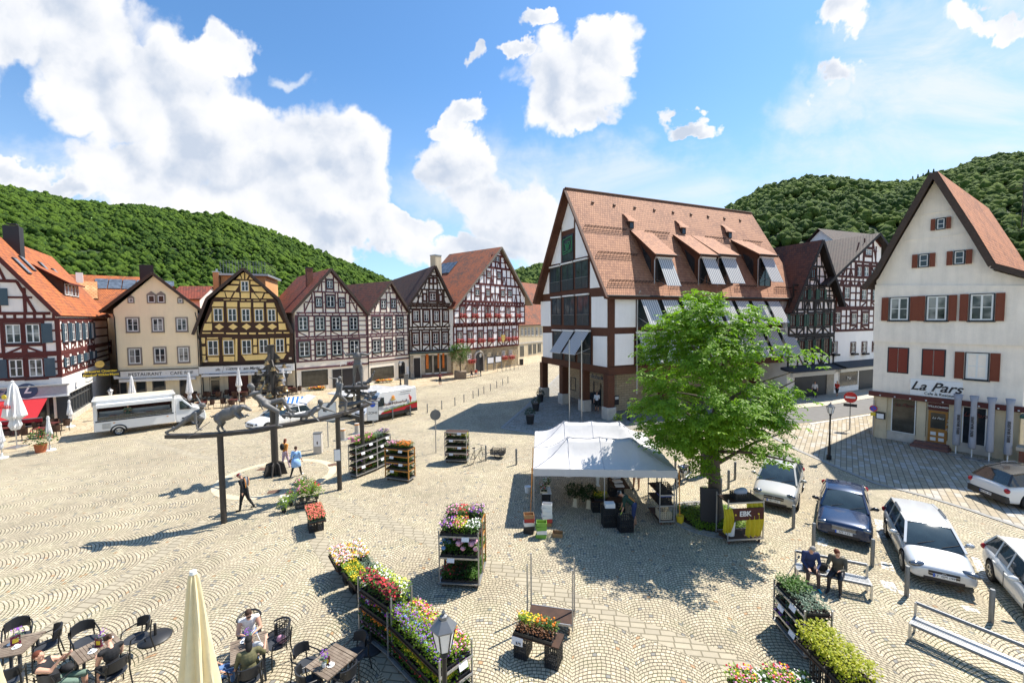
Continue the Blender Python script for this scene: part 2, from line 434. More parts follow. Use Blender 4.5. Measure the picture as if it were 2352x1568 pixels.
def slabs(name,theta,w,h,cols,mortar=(.10,.085,.06),jw=0.035,bumpk=0.4):
 m,t,b=newmat(name)
 geo=t.node('ShaderNodeNewGeometry').outputs['Position']
 rot=t.node('ShaderNodeVectorRotate',rotation_type='Z_AXIS');t.put(rot.inputs['Vector'],geo);rot.inputs['Angle'].default_value=theta
 x,y,_=t.sep(rot.outputs[0])
 yr=t.m('DIVIDE',y,h);r=t.m('FLOOR',yr);fy=t.m('SUBTRACT',yr,r)
 off=t.white(t.comb(r,7.0,1.0))['Value']
 xr=t.m('ADD',t.m('DIVIDE',x,w),off);c=t.m('FLOOR',xr);fx=t.m('SUBTRACT',xr,c)
 rnd=t.white(t.comb(c,r,0.5))['Value']
 ex=t.m('MULTIPLY',t.m('SUBTRACT',0.5,t.m('ABSOLUTE',t.m('SUBTRACT',fx,0.5))),w)
 ey=t.m('MULTIPLY',t.m('SUBTRACT',0.5,t.m('ABSOLUTE',t.m('SUBTRACT',fy,0.5))),h)
 j=t.m('SUBTRACT',1.0,t.ss(t.m('MINIMUM',ex,ey),jw*0.25,jw*0.8))
 n=len(cols);base=t.ramp(rnd,[(i/(n-1) if n>1 else 0,c_) for i,c_ in enumerate(cols)])
 fine=t.noise(geo,9,4,0.65);big=t.noise(geo,.3,4,.6)
 base=t.v('SCALE',base,scale=t.m('ADD',0.74,t.m('ADD',t.m('MULTIPLY',fine,0.26),t.m('MULTIPLY',big,0.26))))
 t.put(b.inputs['Base Color'],t.mix(t.m('MULTIPLY',j,.85),base,tuple(mortar)+(1,)));b.inputs['Roughness'].default_value=0.85
 t.put(b.inputs['Normal'],t.bump(t.m('ADD',t.m('SUBTRACT',1.0,j),t.m('MULTIPLY',fine,.4)),bumpk,0.02))
 return m
cobble('cobbles',R(8))
cobble('cobbles_left',R(62),W=1.7,Rr=1.25)
cobble('cobbles_ring',R(-60),W=1.5,Rr=1.1,s=0.11)
slabs('slab_tan',R(-32),.62,.36,[(.40,.31,.19),(.50,.40,.26),(.55,.45,.31),(.45,.34,.21)])
slabs('slab_grey',R(24),.48,.26,[(.23,.22,.19),(.33,.31,.27),(.28,.25,.20),(.37,.35,.31)])
slabs('slab_right',R(-52),.62,.27,[(.36,.30,.21),(.42,.36,.26),(.45,.42,.37),(.38,.31,.21),(.33,.28,.20)])
slabs('slab_pale',R(-20),.6,.4,[(.46,.42,.34),(.55,.50,.41),(.50,.46,.38)])
slabs('band_slab',R(8),.42,.21,[(.37,.32,.23),(.41,.355,.255),(.34,.295,.215),(.43,.37,.265)],mortar=(.16,.135,.085))
slabs('ring_stone',R(0),1.3,1.3,[(.58,.47,.31),(.63,.52,.36)],jw=.02)
plain('asphalt',(.17,.165,.16),.9,var=.12,scale=2);m,t,b=newmat('marking');b.inputs['Base Color'].default_value=(.68,.67,.64,1);tr_=t.node('ShaderNodeBsdfTransparent');mx_=t.node('ShaderNodeMixShader')
t.put(mx_.inputs[0],t.ss(t.noise(t.node('ShaderNodeNewGeometry').outputs['Position'],8,5,.7),.42,.56));t.l.new(tr_.outputs[0],mx_.inputs[1]);t.l.new(b.outputs[0],mx_.inputs[2]);t.l.new(mx_.outputs[0],t.n['Material Output'].inputs[0])
plain('kerb_stone',(.30,.29,.27),.9,var=.2);plain('rust_plate',(.16,.09,.06),.8,var=.3)
def sheet(name,pts,z,mat,kind='structure',label=None,thick=0.0):
 mb=MB();P=[Vector((p.x,p.y,z)) for p in pts]
 if thick:mb.prism(P,(0,0,-thick))
 else:
  n=sum((P[i].x*P[(i+1)%len(P)].y-P[(i+1)%len(P)].x*P[i].y) for i in range(len(P)))
  mb.poly(P if n>0 else P[::-1])
 o=mb.build(name,mat);o['kind']=kind
 if label:o['label']=label
 return o
gm=MB();gm.poly([(-900,-60,0),(900,-60,0),(900,1600,0),(-900,1600,0)]);gm.build('ground','cobbles')['kind']='structure'
def gp(*l,z=0):return[G(a,b) for a,b in l]
sheet('pavement',gp((-60,1075),(0,1043),(133,1016),(203,1008),(488,960),(775,920),(951,889.5),(1040,878),(1068,870),(1177,846),(1262,824),(1262,800),(1180,812),(1000,850),(600,885),(270,905),(255,860),(235,860),(150,950),(-60,990)),0.012,'slab_tan')
sheet('pavement',gp((1152,983),(1206,936),(1285,861),(1420,820),(1800,860),(1780,940),(1600,985),(1430,985),(1230,996)),0.012,'slab_grey')
sheet('ground',gp((-700,1500),(-60,1560),(123,1438),(326,1303),(455,1205),(470,1150),(500,1090),(564,1074),(459,1048),(308,1009),(133,1016),(0,1043),(-300,1110),(-700,1200)),0.003,'cobbles_left')
def strip(name,px,w,z,mat,h=None):
 """ribbon along ground pixels"""
 P=gp(*px);mb=MB();L=[];Rt=[]
 for i,p in enumerate(P):
  d=(P[min(i+1,len(P)-1)]-P[max(i-1,0)]).normalized();s_=Vector((-d.y,d.x,0))*w/2
  L.append(p+s_);Rt.append(p-s_)
 for i in range(len(P)-1):
  q=[Vector((v.x,v.y,z)) for v in(Rt[i],Rt[i+1],L[i+1],L[i])]
  if h:mb.prism(q,(0,0,-h))
  else:mb.poly(q)
 o=mb.build(name,mat);o['kind']='structure';return o
strip('kerb',[(1152,983),(1206,936),(1285,861)],.25,.03,'kerb_stone',.03)
strip('kerb',[(1152,983),(1230,996),(1430,987)],.25,.03,'kerb_stone',.03)
# the slabbed forecourt on the right, its kerb, and the road beyond
sheet('pavement',gp((1660,1000),(1740,985),(1833,1034),(1904,1065),(2011,1110),(2130,1141),(2230,1172),(2351,1214),(2500,1275),(2700,1240),(2420,1085),(2005,1001),(2003,985),(1990,955),(1860,975),(1760,960)),0.012,'slab_right')
strip('kerb',[(1740,985),(1833,1034),(1904,1065),(2011,1110),(2130,1141),(2230,1172),(2351,1214),(2500,1275)],.22,.03,'kerb_stone',.03)
sheet('road',gp((1500,990),(1860,970),(2010,947),(2300,905),(2300,878),(2010,913),(1892,933),(1500,962)),0.016,'asphalt')
sheet('pavement',gp((1700,948),(1892,933),(2010,913),(2300,878),(2300,862),(2010,890),(1912,904),(1806,918),(1700,925)),0.05,'slab_pale',thick=.05)
strip('kerb',[(1860,974),(2010,951),(2120,935)],.15,.04,'white_paint',.03)
# bands of larger stones that cross the cobbles
strip('path',[(745,1142),(861,1187),(1009,1250),(1123,1294),(1431,1426),(1640,1505),(1760,1560)],.62,.004,'band_slab')
strip('path',[(690,1150),(727,1234),(764,1291),(830,1395),(905,1528),(945,1600)],.62,.004,'band_slab')
strip('path',[(308,1009),(459,1048),(564,1074)],.5,.004,'band_slab')
strip('path',[(-40,1548),(123,1438),(326,1303),(470,1195)],.5,.004,'band_slab')
strip('path',[(855,989),(996,953),(1130,912),(1232,872)],.35,.004,'band_slab')
strip('path',[(1124,1065),(1208,1052),(1250,1046)],.35,.004,'band_slab')
# the ring of pale stone round the bell tower
ga,gb,gc_=G(484,1124),G(772,1072),G(548,1148)
def circum(a,b,c):
 ax,ay,bx,by,cx,cy_=a.x,a.y,b.x,b.y,c.x,c.y
 d=2*(ax*(by-cy_)+bx*(cy_-ay)+cx*(ay-by))
 ux=((ax**2+ay**2)*(by-cy_)+(bx**2+by**2)*(cy_-ay)+(cx**2+cy_**2)*(ay-by))/d
 uy=((ax**2+ay**2)*(cx-bx)+(bx**2+by**2)*(ax-cx)+(cx**2+cy_**2)*(bx-ax))/d
 return Vector((ux,uy,0))
RC=circum(ga,gb,gc_);RR=(RC-ga).length
print('RING',RC,RR,[toD(RC+Vector((RR*math.cos(a),RR*math.sin(a),0))) for a in(0,1.57,3.14,4.71)])
mb=MB();n=72
for i in range(n):
 a0,a1=2*math.pi*i/n,2*math.pi*(i+1)/n
 q=[(RC.x+r*math.cos(a),RC.y+r*math.sin(a),.010) for r,a in((RR-.42,a0),(RR,a0),(RR,a1),(RR-.42,a1))]
 mb.poly(q)
mb.build('kerb','ring_stone')['kind']='structure'
mb=MB();mb.poly([(RC.x+(RR-.42)*math.cos(2*math.pi*i/60),RC.y+(RR-.42)*math.sin(2*math.pi*i/60),.004) for i in range(60)])
mb.build('path','cobbles_ring')['kind']='structure'
for i,(x,y) in enumerate([(605,1077),(629,1129),(765,1067),(845,998)]):
 p=G(x,y);mb=MB();mb.box(-.28,-.22,0,.28,.22,.016)
 for k in range(5):mb.box(-.24,-.2+k*.085,.016,.24,-.17+k*.085,.02)
 tag(mb.build('drain_cover','rust_plate',loc=p,rz=.3*i),['rusty square cover behind the left part of the stone ring','rusty square cover in the cobbles inside the near edge of the ring','rusty square cover inside the right edge of the stone ring','rusty square cover on the cobbles by the automatic bollards'][i],'drain cover')
 # worn white paint marking the parking bays
for px in[((1926,1131),(1914,1168),.22),((1903,1202),(1894,1222),.3),((1892,1235),(1888,1252),.3),((2018,1193),(2027,1237),.28),((2036,1291),(2040,1308),.32),
((2036,1334),(2046,1352),.35),((2046,1352),(2090,1367),.2),((2240,1280),(2262,1330),.2),((2212,1395),(2245,1400),.25)]:
 strip('road_marking',[px[0],px[1]],px[2],.004,'marking')
 # grass patch round the tree
 # ------------------------------------------------------------------ wooded hills: ground sheets covered with crowns
def foliage_far(name,c0,c1,c2):
 m,t,b=newmat(name)
 at=t.node('ShaderNodeAttribute',attribute_name='tint').outputs['Fac']
 oc=t.node('ShaderNodeNewGeometry').outputs['Position']
 n=t.noise(oc,0.9,5,0.7)
 cc=t.mix(at,tuple(c0)+(1,),tuple(c1)+(1,));cc=t.mix(t.ss(n,.42,.72),cc,tuple(c2)+(1,))
 t.put(b.inputs['Base Color'],cc);b.inputs['Roughness'].default_value=.9;b.inputs['Specular IOR Level'].default_value=.15
 t.put(b.inputs['Normal'],t.bump(t.noise(oc,0.75,5,.75),1.0,2.2));return m
foliage_far('wood_left',(.018,.055,.012),(.10,.175,.02),(.16,.24,.028))
foliage_far('wood_right',(.035,.075,.022),(.13,.185,.035),(.18,.245,.05))
plain('hill_soil',(.025,.045,.012),.95,var=.3,scale=.05)
def ico(level):
 bm=bmesh.new();bmesh.ops.create_icosphere(bm,subdivisions=level,radius=1.0)
 v=np.array([q.co[:] for q in bm.verts]);f=np.array([[w.index for w in q.verts] for q in bm.faces]);bm.free();return v,f
ICO2=ico(2);ICO1=ico(1)
def hill(name,ridge,dist,near,matn,seed,crown=4.6,label='',ymin=720,conifers=()):
 """ridge: photo silhouette; the slope runs from (near) at ground level up to (dist) on the ridge"""
 rng=np.random.default_rng(seed);random.seed(seed)
 xs=np.array([r[0] for r in ridge],float);ys=np.array([r[1] for r in ridge],float)
 def dd(x):return dist[0]+(dist[1]-dist[0])*(x-xs[0])/(xs[-1]-xs[0])
 def nn(x):return near[0]+(near[1]-near[0])*(x-xs[0])/(xs[-1]-xs[0])
 def ridgept(x):
  y=np.interp(x,xs,ys)+5;d=_F*FPX+_R*(x-CX)-_U*(y-CY);d=d/d.y
  return CAM+d*dd(x)
 cols=np.linspace(xs[0],xs[-1],60);rows=np.linspace(0,1.0,26)
 def pt(x,s):
  top=ridgept(x);k=(nn(x)+(dd(x)-nn(x))*s)/dd(x)
  prof=s**0.85
  z=max(0,(top.z-4))*prof
  p=Vector((top.x*k,top.y*k,z))
  p.z+=7*mnoise.noise(Vector((p.x*.012,p.y*.012,seed)))*math.sin(math.pi*s)+(5*mnoise.noise(Vector((p.x*.04,p.y*.04,seed)))*math.sin(math.pi*s))
  return p
 mb=MB();vs=[]
 for s in rows:vs+=[pt(x,s) for x in cols]
 top=[pt(x,1.0) for x in cols]
 vs+=[Vector((p.x*1.5,p.y*1.5,p.z*.6)) for p in top];vs+=[Vector((p.x*2.2,p.y*2.2,-2)) for p in top]
 nc=len(cols);fs=[(i*nc+j,i*nc+j+1,(i+1)*nc+j+1,(i+1)*nc+j) for i in range(len(rows)+1) for j in range(nc-1)]
 mb.add(vs,fs);o=mb.build('hill','hill_soil',smooth=True);o['kind']='structure'
 # crowns
 V,Fc=ICO1;allv=[];allf=[];tint=[];b=0
 nst=0
 x=xs[0]
 for si in range(58):
  s=(si+.5)/58
  s=s**0.8
  depth=nn((xs[0]+xs[-1])/2)*(1-s)+dd((xs[0]+xs[-1])/2)*s
  step=crown*1.25*FPX/depth
  xx=xs[0]+random.random()*step
  while xx<xs[-1]:
   p=pt(xx+random.uniform(-.4,.4)*step,min(1,max(0,s+random.uniform(-.012,.012))))
   d_=toD(p)
   if d_[1]<ymin and-30<d_[0]<2390:
    r=crown*random.choice((.5,.7,.85,1.0,1.0,1.35))
    kx,ky,kz=r*random.uniform(.85,1.15),r*random.uniform(.85,1.15),r*random.uniform(.8,1.25)
    tn=min(1,max(0,random.gauss(.42,.34)+.35*mnoise.noise(Vector((p.x*.02,p.y*.02,3)))+.45*mnoise.noise(Vector((p.x*.007,p.y*.007,9)))))
    for q in range(5):
     disp=1+0.75*(rng.random(len(V))-.5)
     aq=q*1.26+random.random();rq=.52 if q<4 else.62
     off=np.array([.5*math.cos(aq)*kx,.5*math.sin(aq)*ky,random.uniform(-.1,.45)*kz]) if q<4 else np.array([0,0,kz*.55])
     v=V*disp[:,None]*np.array([kx,ky,kz])*rq+np.array([p.x,p.y,p.z+r*.3])+off
     allv.append(v);allf.append(Fc+b);b+=len(V)
     tint.append(np.full(len(V),tn+random.uniform(-.12,.12)))
    nst+=1
   xx+=step*random.uniform(.75,1.25)
 for(cx_,h) in conifers:
  p=pt(cx_,1.0)
  for k in range(5):
   r=h*.22*(1-k*.17);v=V*np.array([r,r,h*.16])+np.array([p.x,p.y,p.z+h*.15+k*h*.19])
   allv.append(v);allf.append(Fc+b);b+=len(V);tint.append(np.zeros(len(V)))
 Vv=np.concatenate(allv);Ff=np.concatenate(allf);T=np.concatenate(tint)
 me=bpy.data.meshes.new(name);me.vertices.add(len(Vv));me.vertices.foreach_set('co',Vv.ravel().astype(np.float32))
 me.loops.add(Ff.size);me.loops.foreach_set('vertex_index',Ff.ravel().astype(np.int32))
 me.polygons.add(len(Ff));me.polygons.foreach_set('loop_start',np.arange(0,Ff.size,3,dtype=np.int32))
 try:me.polygons.foreach_set('loop_total',np.full(len(Ff),3,dtype=np.int32))
 except Exception:pass
 me.update();me.validate()
 at=me.attributes.new('tint','FLOAT','POINT');at.data.foreach_set('value',T.astype(np.float32))
 me.materials.append(MAT[matn]);ob=bpy.data.objects.new(name,me);COL.objects.link(ob)
 tag(ob,label,'woods',kind='stuff');print(name,nst,'crowns')
hill('forest',[(-260,395),(-100,405),(0,423),(60,432),(150,452),(250,465),(340,470),(450,487),(510,488),(560,505),(640,533),(720,565),(800,598),(880,632),(960,668),(1040,700),(1090,718)],
(560,760),(150,420),'wood_left',3,crown=4.3,label='leafy green forest covering the long hill behind the left house row')
hill('forest',[(1120,690),(1175,626),(1210,613),(1240,607),(1280,600),(1330,640),(1380,700)],(1100,1000),(600,600),'wood_right',5,crown=8,label='distant wooded hilltop seen between the town hall and the bank')
hill('forest',[(1560,560),(1660,480),(1700,455),(1760,425),(1830,406),(1880,401),(1950,407),(2010,416),(2080,418),(2120,404),(2180,388),(2250,363),(2310,352),(2352,350),(2600,330)],
(620,560),(160,150),'wood_right',9,crown=4.3,label='dense forest on the steep hill behind the right-hand timber houses',conifers=((2096,11),(2108,11),(2120,10),(2132,13),(2144,12)))
# ================================================================== BUILDINGS
def zt(x0,y0,s):return lambda x,y:((x0+x*s)/1.7415,(y0+y*s)/1.7415)
Z1=zt(0,900,.38265);Z1B=zt(0,1350,.34014);Z2=zt(750,1000,.38265);Z2B=zt(650,1350,.3189)
Z3=zt(1400,950,.3826);Z3B=zt(1250,1400,.3507);Z4=zt(2050,700,.5102);ZV=zt(2100,1400,.3906)
Z5=zt(3000,600,.466);Z6=zt(3400,1250,.4145);Z7=zt(3050,1250,.6135);ZL=zt(0,1500,.3906)
ZID=lambda x,y:(x,y)
plaster('plaster_cream',(.93,.78,.53),.05);plaster('plaster_white',(.92,.87,.80),.06);plaster('plaster_pink',(.90,.80,.74),.06)
plaster('plaster_ivory',(.93,.84,.70),.05);plaster('plaster_yellow',(.93,.67,.26),.10);plaster('plaster_sand',(.68,.57,.39),.14)
plaster('plaster_lapars',(.95,.86,.75),.10);plaster('plaster_orange',(.62,.32,.13),.1);plaster('plaster_pure',(.93,.91,.89),.04)
plaster('panel_white',(.88,.87,.86),.04)
wood('timber_brown',(.040,.016,.008),c2=(.075,.032,.016));wood('timber_red',(.085,.012,.010),c2=(.13,.025,.02));wood('timber_purple',(.10,.035,.045),c2=(.17,.08,.09))
wood('timber_oxblood',(.060,.010,.007),c2=(.10,.022,.014));wood('timber_black',(.013,.009,.008),c2=(.03,.02,.017));wood('timber_bank',(.070,.022,.009),c2=(.13,.045,.018))
wood('verge_brown',(.045,.028,.020));wood('verge_grey',(.16,.13,.10))
tiles('tile_orange',(.46,.135,.035),(.36,.095,.025),(.24,.075,.03),.30,.36)
tiles('tile_red',(.26,.055,.025),(.20,.045,.022),(.12,.035,.02),.30,.36)
tiles('tile_dark',(.115,.038,.022),(.085,.030,.02),(.055,.024,.018),.30,.36)
tiles('tile_mottled',(.30,.085,.03),(.24,.07,.03),(.10,.05,.035),.18,.28,.4)
tiles('tile_bank',(.43,.20,.105),(.38,.17,.09),(.28,.12,.065),.19,.26,.5)
tiles('tile_lapars',(.50,.20,.085),(.42,.16,.065),(.28,.11,.05),.24,.24,.6)
tiles('tile_blackbrown',(.060,.034,.026),(.045,.028,.022),(.028,.02,.017),.30,.36)
tiles('tile_brown',(.16,.058,.03),(.125,.048,.027),(.075,.034,.022),.24,.30,.6)
tiles('tile_yellow',(.52,.24,.09),(.40,.14,.05),(.60,.36,.16),.30,.36)
def louver(name,col):
 m,t,b=newmat(name);z=t.sep(t.node('ShaderNodeTexCoord').outputs['Object'])[2]
 f=t.m('FRACT',t.m('MULTIPLY',z,15));t.put(b.inputs['Base Color'],t.mix(t.ss(f,.0,.4),tuple(c*.35 for c in col)+(1,),tuple(col)+(1,)))
 t.put(b.inputs['Normal'],t.bump(f,.8,.02));b.inputs['Roughness'].default_value=.6
louver('shutter_blue',(.055,.105,.15));louver('shutter_red',(.24,.04,.025));louver('shutter_green',(.03,.11,.09));louver('shutter_rust',(.22,.055,.03))
plain('trim_green',(.018,.045,.04),.5);plain('trim_ochre',(.62,.42,.13),.6);plain('trim_grey',(.24,.20,.17),.8);plain('trim_red',(.10,.018,.014),.6)
plain('letter_purple',(.16,.02,.05),.5);plain('letter_dark',(.02,.02,.025),.5);plain('letter_gold',(.75,.55,.03),.5);plain('letter_blue',(.03,.06,.13),.5)
plain('band_white',(.74,.73,.71),.6,var=.04);plain('gutter',(.03,.025,.022),.5,.3)
def rubble():
 m,t,b=newmat('rubble_stone');oc=t.node('ShaderNodeTexCoord').outputs['Object']
 v=t.node('ShaderNodeTexVoronoi',feature='DISTANCE_TO_EDGE');v.inputs['Scale'].default_value=2.6;t.put(v.inputs['Vector'],oc)
 v2=t.node('ShaderNodeTexVoronoi');v2.inputs['Scale'].default_value=2.6;t.put(v2.inputs['Vector'],oc)
 c=t.ramp(t.sep(v2.outputs['Color'])[0],[(0,(.28,.20,.11)),(.5,(.40,.31,.18)),(1,(.20,.15,.10))])
 t.put(b.inputs['Base Color'],t.mix(t.ss(v.outputs[0],.02,.09),(.42,.36,.26,1),t.v('SCALE',c,scale=t.m('ADD',.6,t.noise(oc,6,4)))));b.inputs['Roughness'].default_value=.95
 t.put(b.inputs['Normal'],t.bump(v.outputs[0],.7,.05))
rubble()
def blocks(name,c1,c2,sx,sz):
 m,t,b=newmat(name);oc=t.node('ShaderNodeTexCoord').outputs['Object'];x,y,z=t.sep(oc)
 br=t.node('ShaderNodeTexBrick');t.put(br.inputs['Vector'],t.comb(t.m('ADD',x,y),z));br.inputs['Scale'].default_value=1
 br.inputs['Brick Width'].default_value=sx;br.inputs['Row Height'].default_value=sz;br.inputs['Mortar Size'].default_value=.012
 br.inputs['Color1'].default_value=tuple(c1)+(1,);br.inputs['Color2'].default_value=tuple(c2)+(1,);br.inputs['Mortar'].default_value=(.12,.10,.08,1)
 t.put(b.inputs['Base Color'],t.v('SCALE',br.outputs[0],scale=t.m('ADD',.7,t.m('MULTIPLY',t.noise(oc,7,4),.6))));b.inputs['Roughness'].default_value=.9
 t.put(b.inputs['Normal'],t.bump(t.m('MULTIPLY',br.outputs[1],-1),.5,.02))
blocks('travertine',(.50,.40,.27),(.42,.33,.22),.62,.22)
blocks('red_brick',(.25,.07,.04),(.20,.055,.03),.24,.08)
class Fac:
 """a wall plane: x along the wall seen left to right, y into the building, z up"""
 def __init__(s,P0,d,root_M=None):
  s.P=Vector((P0.x,P0.y,0));s.d=Vector((d.x,d.y,0)).normalized();s.n=Vector((-s.d.y,s.d.x,0))
  s.world=Matrix(((s.d.x,s.n.x,0,s.P.x),(s.d.y,s.n.y,0,s.P.y),(0,0,1,0),(0,0,0,1)))
  s.M=(root_M.inverted()@s.world) if root_M else Matrix.Identity(4)
 def L(s,x,y,off=0.0):
  d=_F*FPX+_R*(x-CX)-_U*(y-CY);P=s.P+s.n*off
  t=(P-CAM).dot(s.n)/d.dot(s.n);q=CAM+d*t-s.P
  return(q.dot(s.d),q.z)
def clear_prof(a,p,b,u0,u1,ez,ov=.35):
 sl=(p[1]-ez)/(p[0]-a[0]);sr=(p[1]-ez)/(b[0]-p[0])
 ua,ub=min(a[0],u0-ov),max(b[0],u1+ov)
 return[(ua,p[1]-sl*(p[0]-ua)),(p[0],p[1]),(ub,p[1]-sr*(ub-p[0]))]
def depth_to(h,u,z,xt,mx=30.0):
 for k in range(1,200):
  q=h.f.P+h.f.d*u+h.f.n*(mx*k/200);x=toD((q.x,q.y,z))[0]
  if x<xt:return max(3.0,mx*k/200)
 return mx
class House:
 def __init__(s,name,label,cat,A,B,group=None,tf=ZID):
  a,b=G(*A),G(*B);s.W=(b-a).length;s.tf=tf
  s.f=Fac(a,b-a);s.root=thing(name,label,cat,(a.x,a.y,0),math.atan2((b-a).y,(b-a).x),group);s.k=0
 def side(s,px0,px1=None,u=None,d=None):
  if u is not None:
   P=s.f.P+s.f.d*u;d=s.f.n if d is None else d
  else:P=G(*px0);d=G(*px1)-P
  return Fac(P,d,s.f.world)
 def uz(s,x,y,f=None,off=0.0):X=s.tf(x,y);return(f or s.f).L(X[0],X[1],off)
 def rect(s,r,f=None,off=0.0):
  a=s.uz(r[0],r[1],f,off);b=s.uz(r[2],r[3],f,off);c=s.uz(r[2],r[1],f,off);d=s.uz(r[0],r[3],f,off)
  return((a[0]+d[0])/2,(b[1]+d[1])/2,(b[0]+c[0])/2,(a[1]+c[1])/2)
 skew=0.0
 def put(s,mb,name,mat=None,f=None,parent=None,**kw):
  if s.skew and name in('wall','roof','chimney'):mb.v=[(a+s.skew*max(0,b),b,c) for a,b,c in mb.v]
  if f is not None and f is not s.f:mb.xform(f.M)
  return mb.build(name,mat,parent or s.root,**kw)
 def body(s,outline,depth,mat,name='wall',f=None,y0=0.0):
  mb=MB();mb.prism([(u,y0,z) for u,z in outline],(0,depth,0));return s.put(mb,name,mat,f)
 def roof(s,prof,depth,mat,y0=-.45,th=.16,trim='verge_brown',f=None,name='roof'):
  mb=MB();v=0.0
  mid=max(range(len(prof)),key=lambda i:prof[i][1])
  for i in range(len(prof)-1):
   (u0,z0),(u1,z1)=prof[i],prof[i+1];ln=math.hypot(u1-u0,z1-z0)
   if ln<1e-3:continue
   nx,nz=(z0-z1)/ln,(u1-u0)/ln
   if nz<0 or(abs(nz)<1e-6 and False):nx,nz=-nx,-nz
   a,b=(u0,z0),(u1,z1)
   up0,up1=(v,v+ln)
   pts=[(a[0],y0,a[1]),(b[0],y0,b[1]),(b[0],depth,b[1]),(a[0],depth,a[1])]
   top=[(p[0]+nx*th,p[1],p[2]+nz*th) for p in pts]
   rise=i<mid
   va,vb=(0,ln) if rise else(ln,0)
   off=3.3*i
   uvt=[(y0,va+off),(y0,vb+off),(depth,vb+off),(depth,va+off)]
   mb.mat(mat)
   mb.add(top,[(0,1,2,3)],[uvt]) if rise else mb.add(top,[(0,1,2,3)],[uvt])
   mb.mat(trim)
   mb.add(pts+top,[(0,3,2,1),(0,1,5,4),(2,3,7,6),(0,4,7,3),(1,2,6,5)])
  o=s.put(mb,name,None,f)
  # barge boards along the front verge
  mb=MB()
  for i in range(len(prof)-1):
   (u0,z0),(u1,z1)=prof[i],prof[i+1]
   mb.bar((u0,y0-.03-.002*i,z0+.02),(u1,y0-.03-.002*i,z1+.02),.06,.30,(0,1,0) if False else(0,0,1)) if abs(u1-u0)>abs(z1-z0)*.05 else mb.bar((u0,y0-.03,z0),(u1,y0-.03,z1),.3,.06,(0,1,0))
  s.put(mb,'verge_board',trim,f,parent=o)
  return o
 def window(s,r,f=None,nx=2,ny=2,frame='white_paint',sur=None,sw=.09,glass='glass_dark',sill=None,name='window',off=0.0,px=True,fw=.075,shut=None,shw=.5,arch=False):
  u0,z0,u1,z1=s.rect(r,f,off) if px else r
  mb=MB();mb.mat(frame);y=off
  def fr(a,b,c,d,w,y0,y1):
   mb.box(a,y0,b,c,y1,b+w);mb.box(a,y0,d-w,c,y1,d);mb.box(a,y0,b+w,a+w,y1,d-w);mb.box(c-w,y0,b+w,c,y1,d-w)
  fr(u0,z0,u1,z1,fw,y-.05,y+.02)
  for i in range(1,nx):
   x=u0+(u1-u0)*i/nx;w=.045 if(nx==2 or i*2==nx) else.018;mb.box(x-w,y-.045,z0+fw,x+w,y+.02,z1-fw)
  for j in range(1,ny):
   z=z0+(z1-z0)*j/ny;mb.box(u0+fw,y-.041,z-.018,u1-fw,y+.02,z+.018)
  if sur:mb.mat(sur);fr(u0-sw,z0-sw,u1+sw,z1+sw,sw-.001,y-.085,y+.02)
  if sill:mb.mat(sill);mb.box(u0-.12,y-.14,z0-sw-.06,u1+.12,y,z0-sw-.001)
  if arch:mb.mat(sur or frame);mb.prism([(u0-sw,y-.085,z1+sw),(u1+sw,y-.085,z1+sw),((u0+u1)/2,y-.085,z1+sw+(u1-u0)*.55)],(0,.1,0))
  w=s.put(mb,name,None,f)
  g=MB();g.box(u0+.02,y-.02,z0+.02,u1-.02,y+.01,z1-.02);s.put(g,'pane',glass,f,parent=w)
  if shut:
   for k,a in((-1,u0-sw-.04-shw),(1,u1+sw+.04)):
    if shut[1] in('b','l' if k<0 else 'r'):
     m2=MB();m2.box(a,y-.10,z0-.05,a+shw,y-.06,z1+.05);fr2=m2
     m2.box(a,y-.115,z0-.05,a+.05,y-.055,z1+.05);m2.box(a+shw-.05,y-.115,z0-.05,a+shw,y-.055,z1+.05);m2.box(a+.05,y-.112,(z0+z1)/2-.04,a+shw-.05,y-.055,(z0+z1)/2+.04)
     s.put(m2,'shutter',shut[0],f)
  return w
 def under(s,prof,us,drop=.22):
  out=[]
  for u in us:
   for(a,b) in zip(prof[:-1],prof[1:]):
    if min(a[0],b[0])-1e-6<=u<=max(a[0],b[0])+1e-6 and abs(a[0]-b[0])>1e-6:out.append((u,a[1]+(b[1]-a[1])*(u-a[0])/(b[0]-a[0])-drop));break
  return out
 def span(s,prof,z):
  xs=[]
  prof=[(prof[0][0],0)]+list(prof)+[(prof[-1][0],0)]
  for(a,b) in zip(prof[:-1],prof[1:]):
   if min(a[1],b[1])-1e-6<=z<=max(a[1],b[1])+1e-6 and abs(a[1]-b[1])>1e-6:xs.append(a[0]+(b[0]-a[0])*(z-a[1])/(b[1]-a[1]))
  return(min(xs),max(xs)) if xs else(0,0)
 def bars(s,lines,w,mat,f=None,proud=.035,name='timber_frame'):
  mb=MB();k=0
  for ln in lines:
   (a,b),(c,d)=ln[0],ln[1];ww=ln[2] if len(ln)>2 else w
   y=-proud-.0012*(k%23);k+=1
   dx,dz=c-a,d-b;l=math.hypot(dx,dz)
   if l<.05:continue
   nx,nz=-dz/l*ww/2,dx/l*ww/2
   mb.prism([(a+nx,y,b+nz),(c+nx,y,d+nz),(c-nx,y,d-nz),(a-nx,y,b-nz)],(0,proud+.02,0))
  return s.put(mb,name,mat,f)
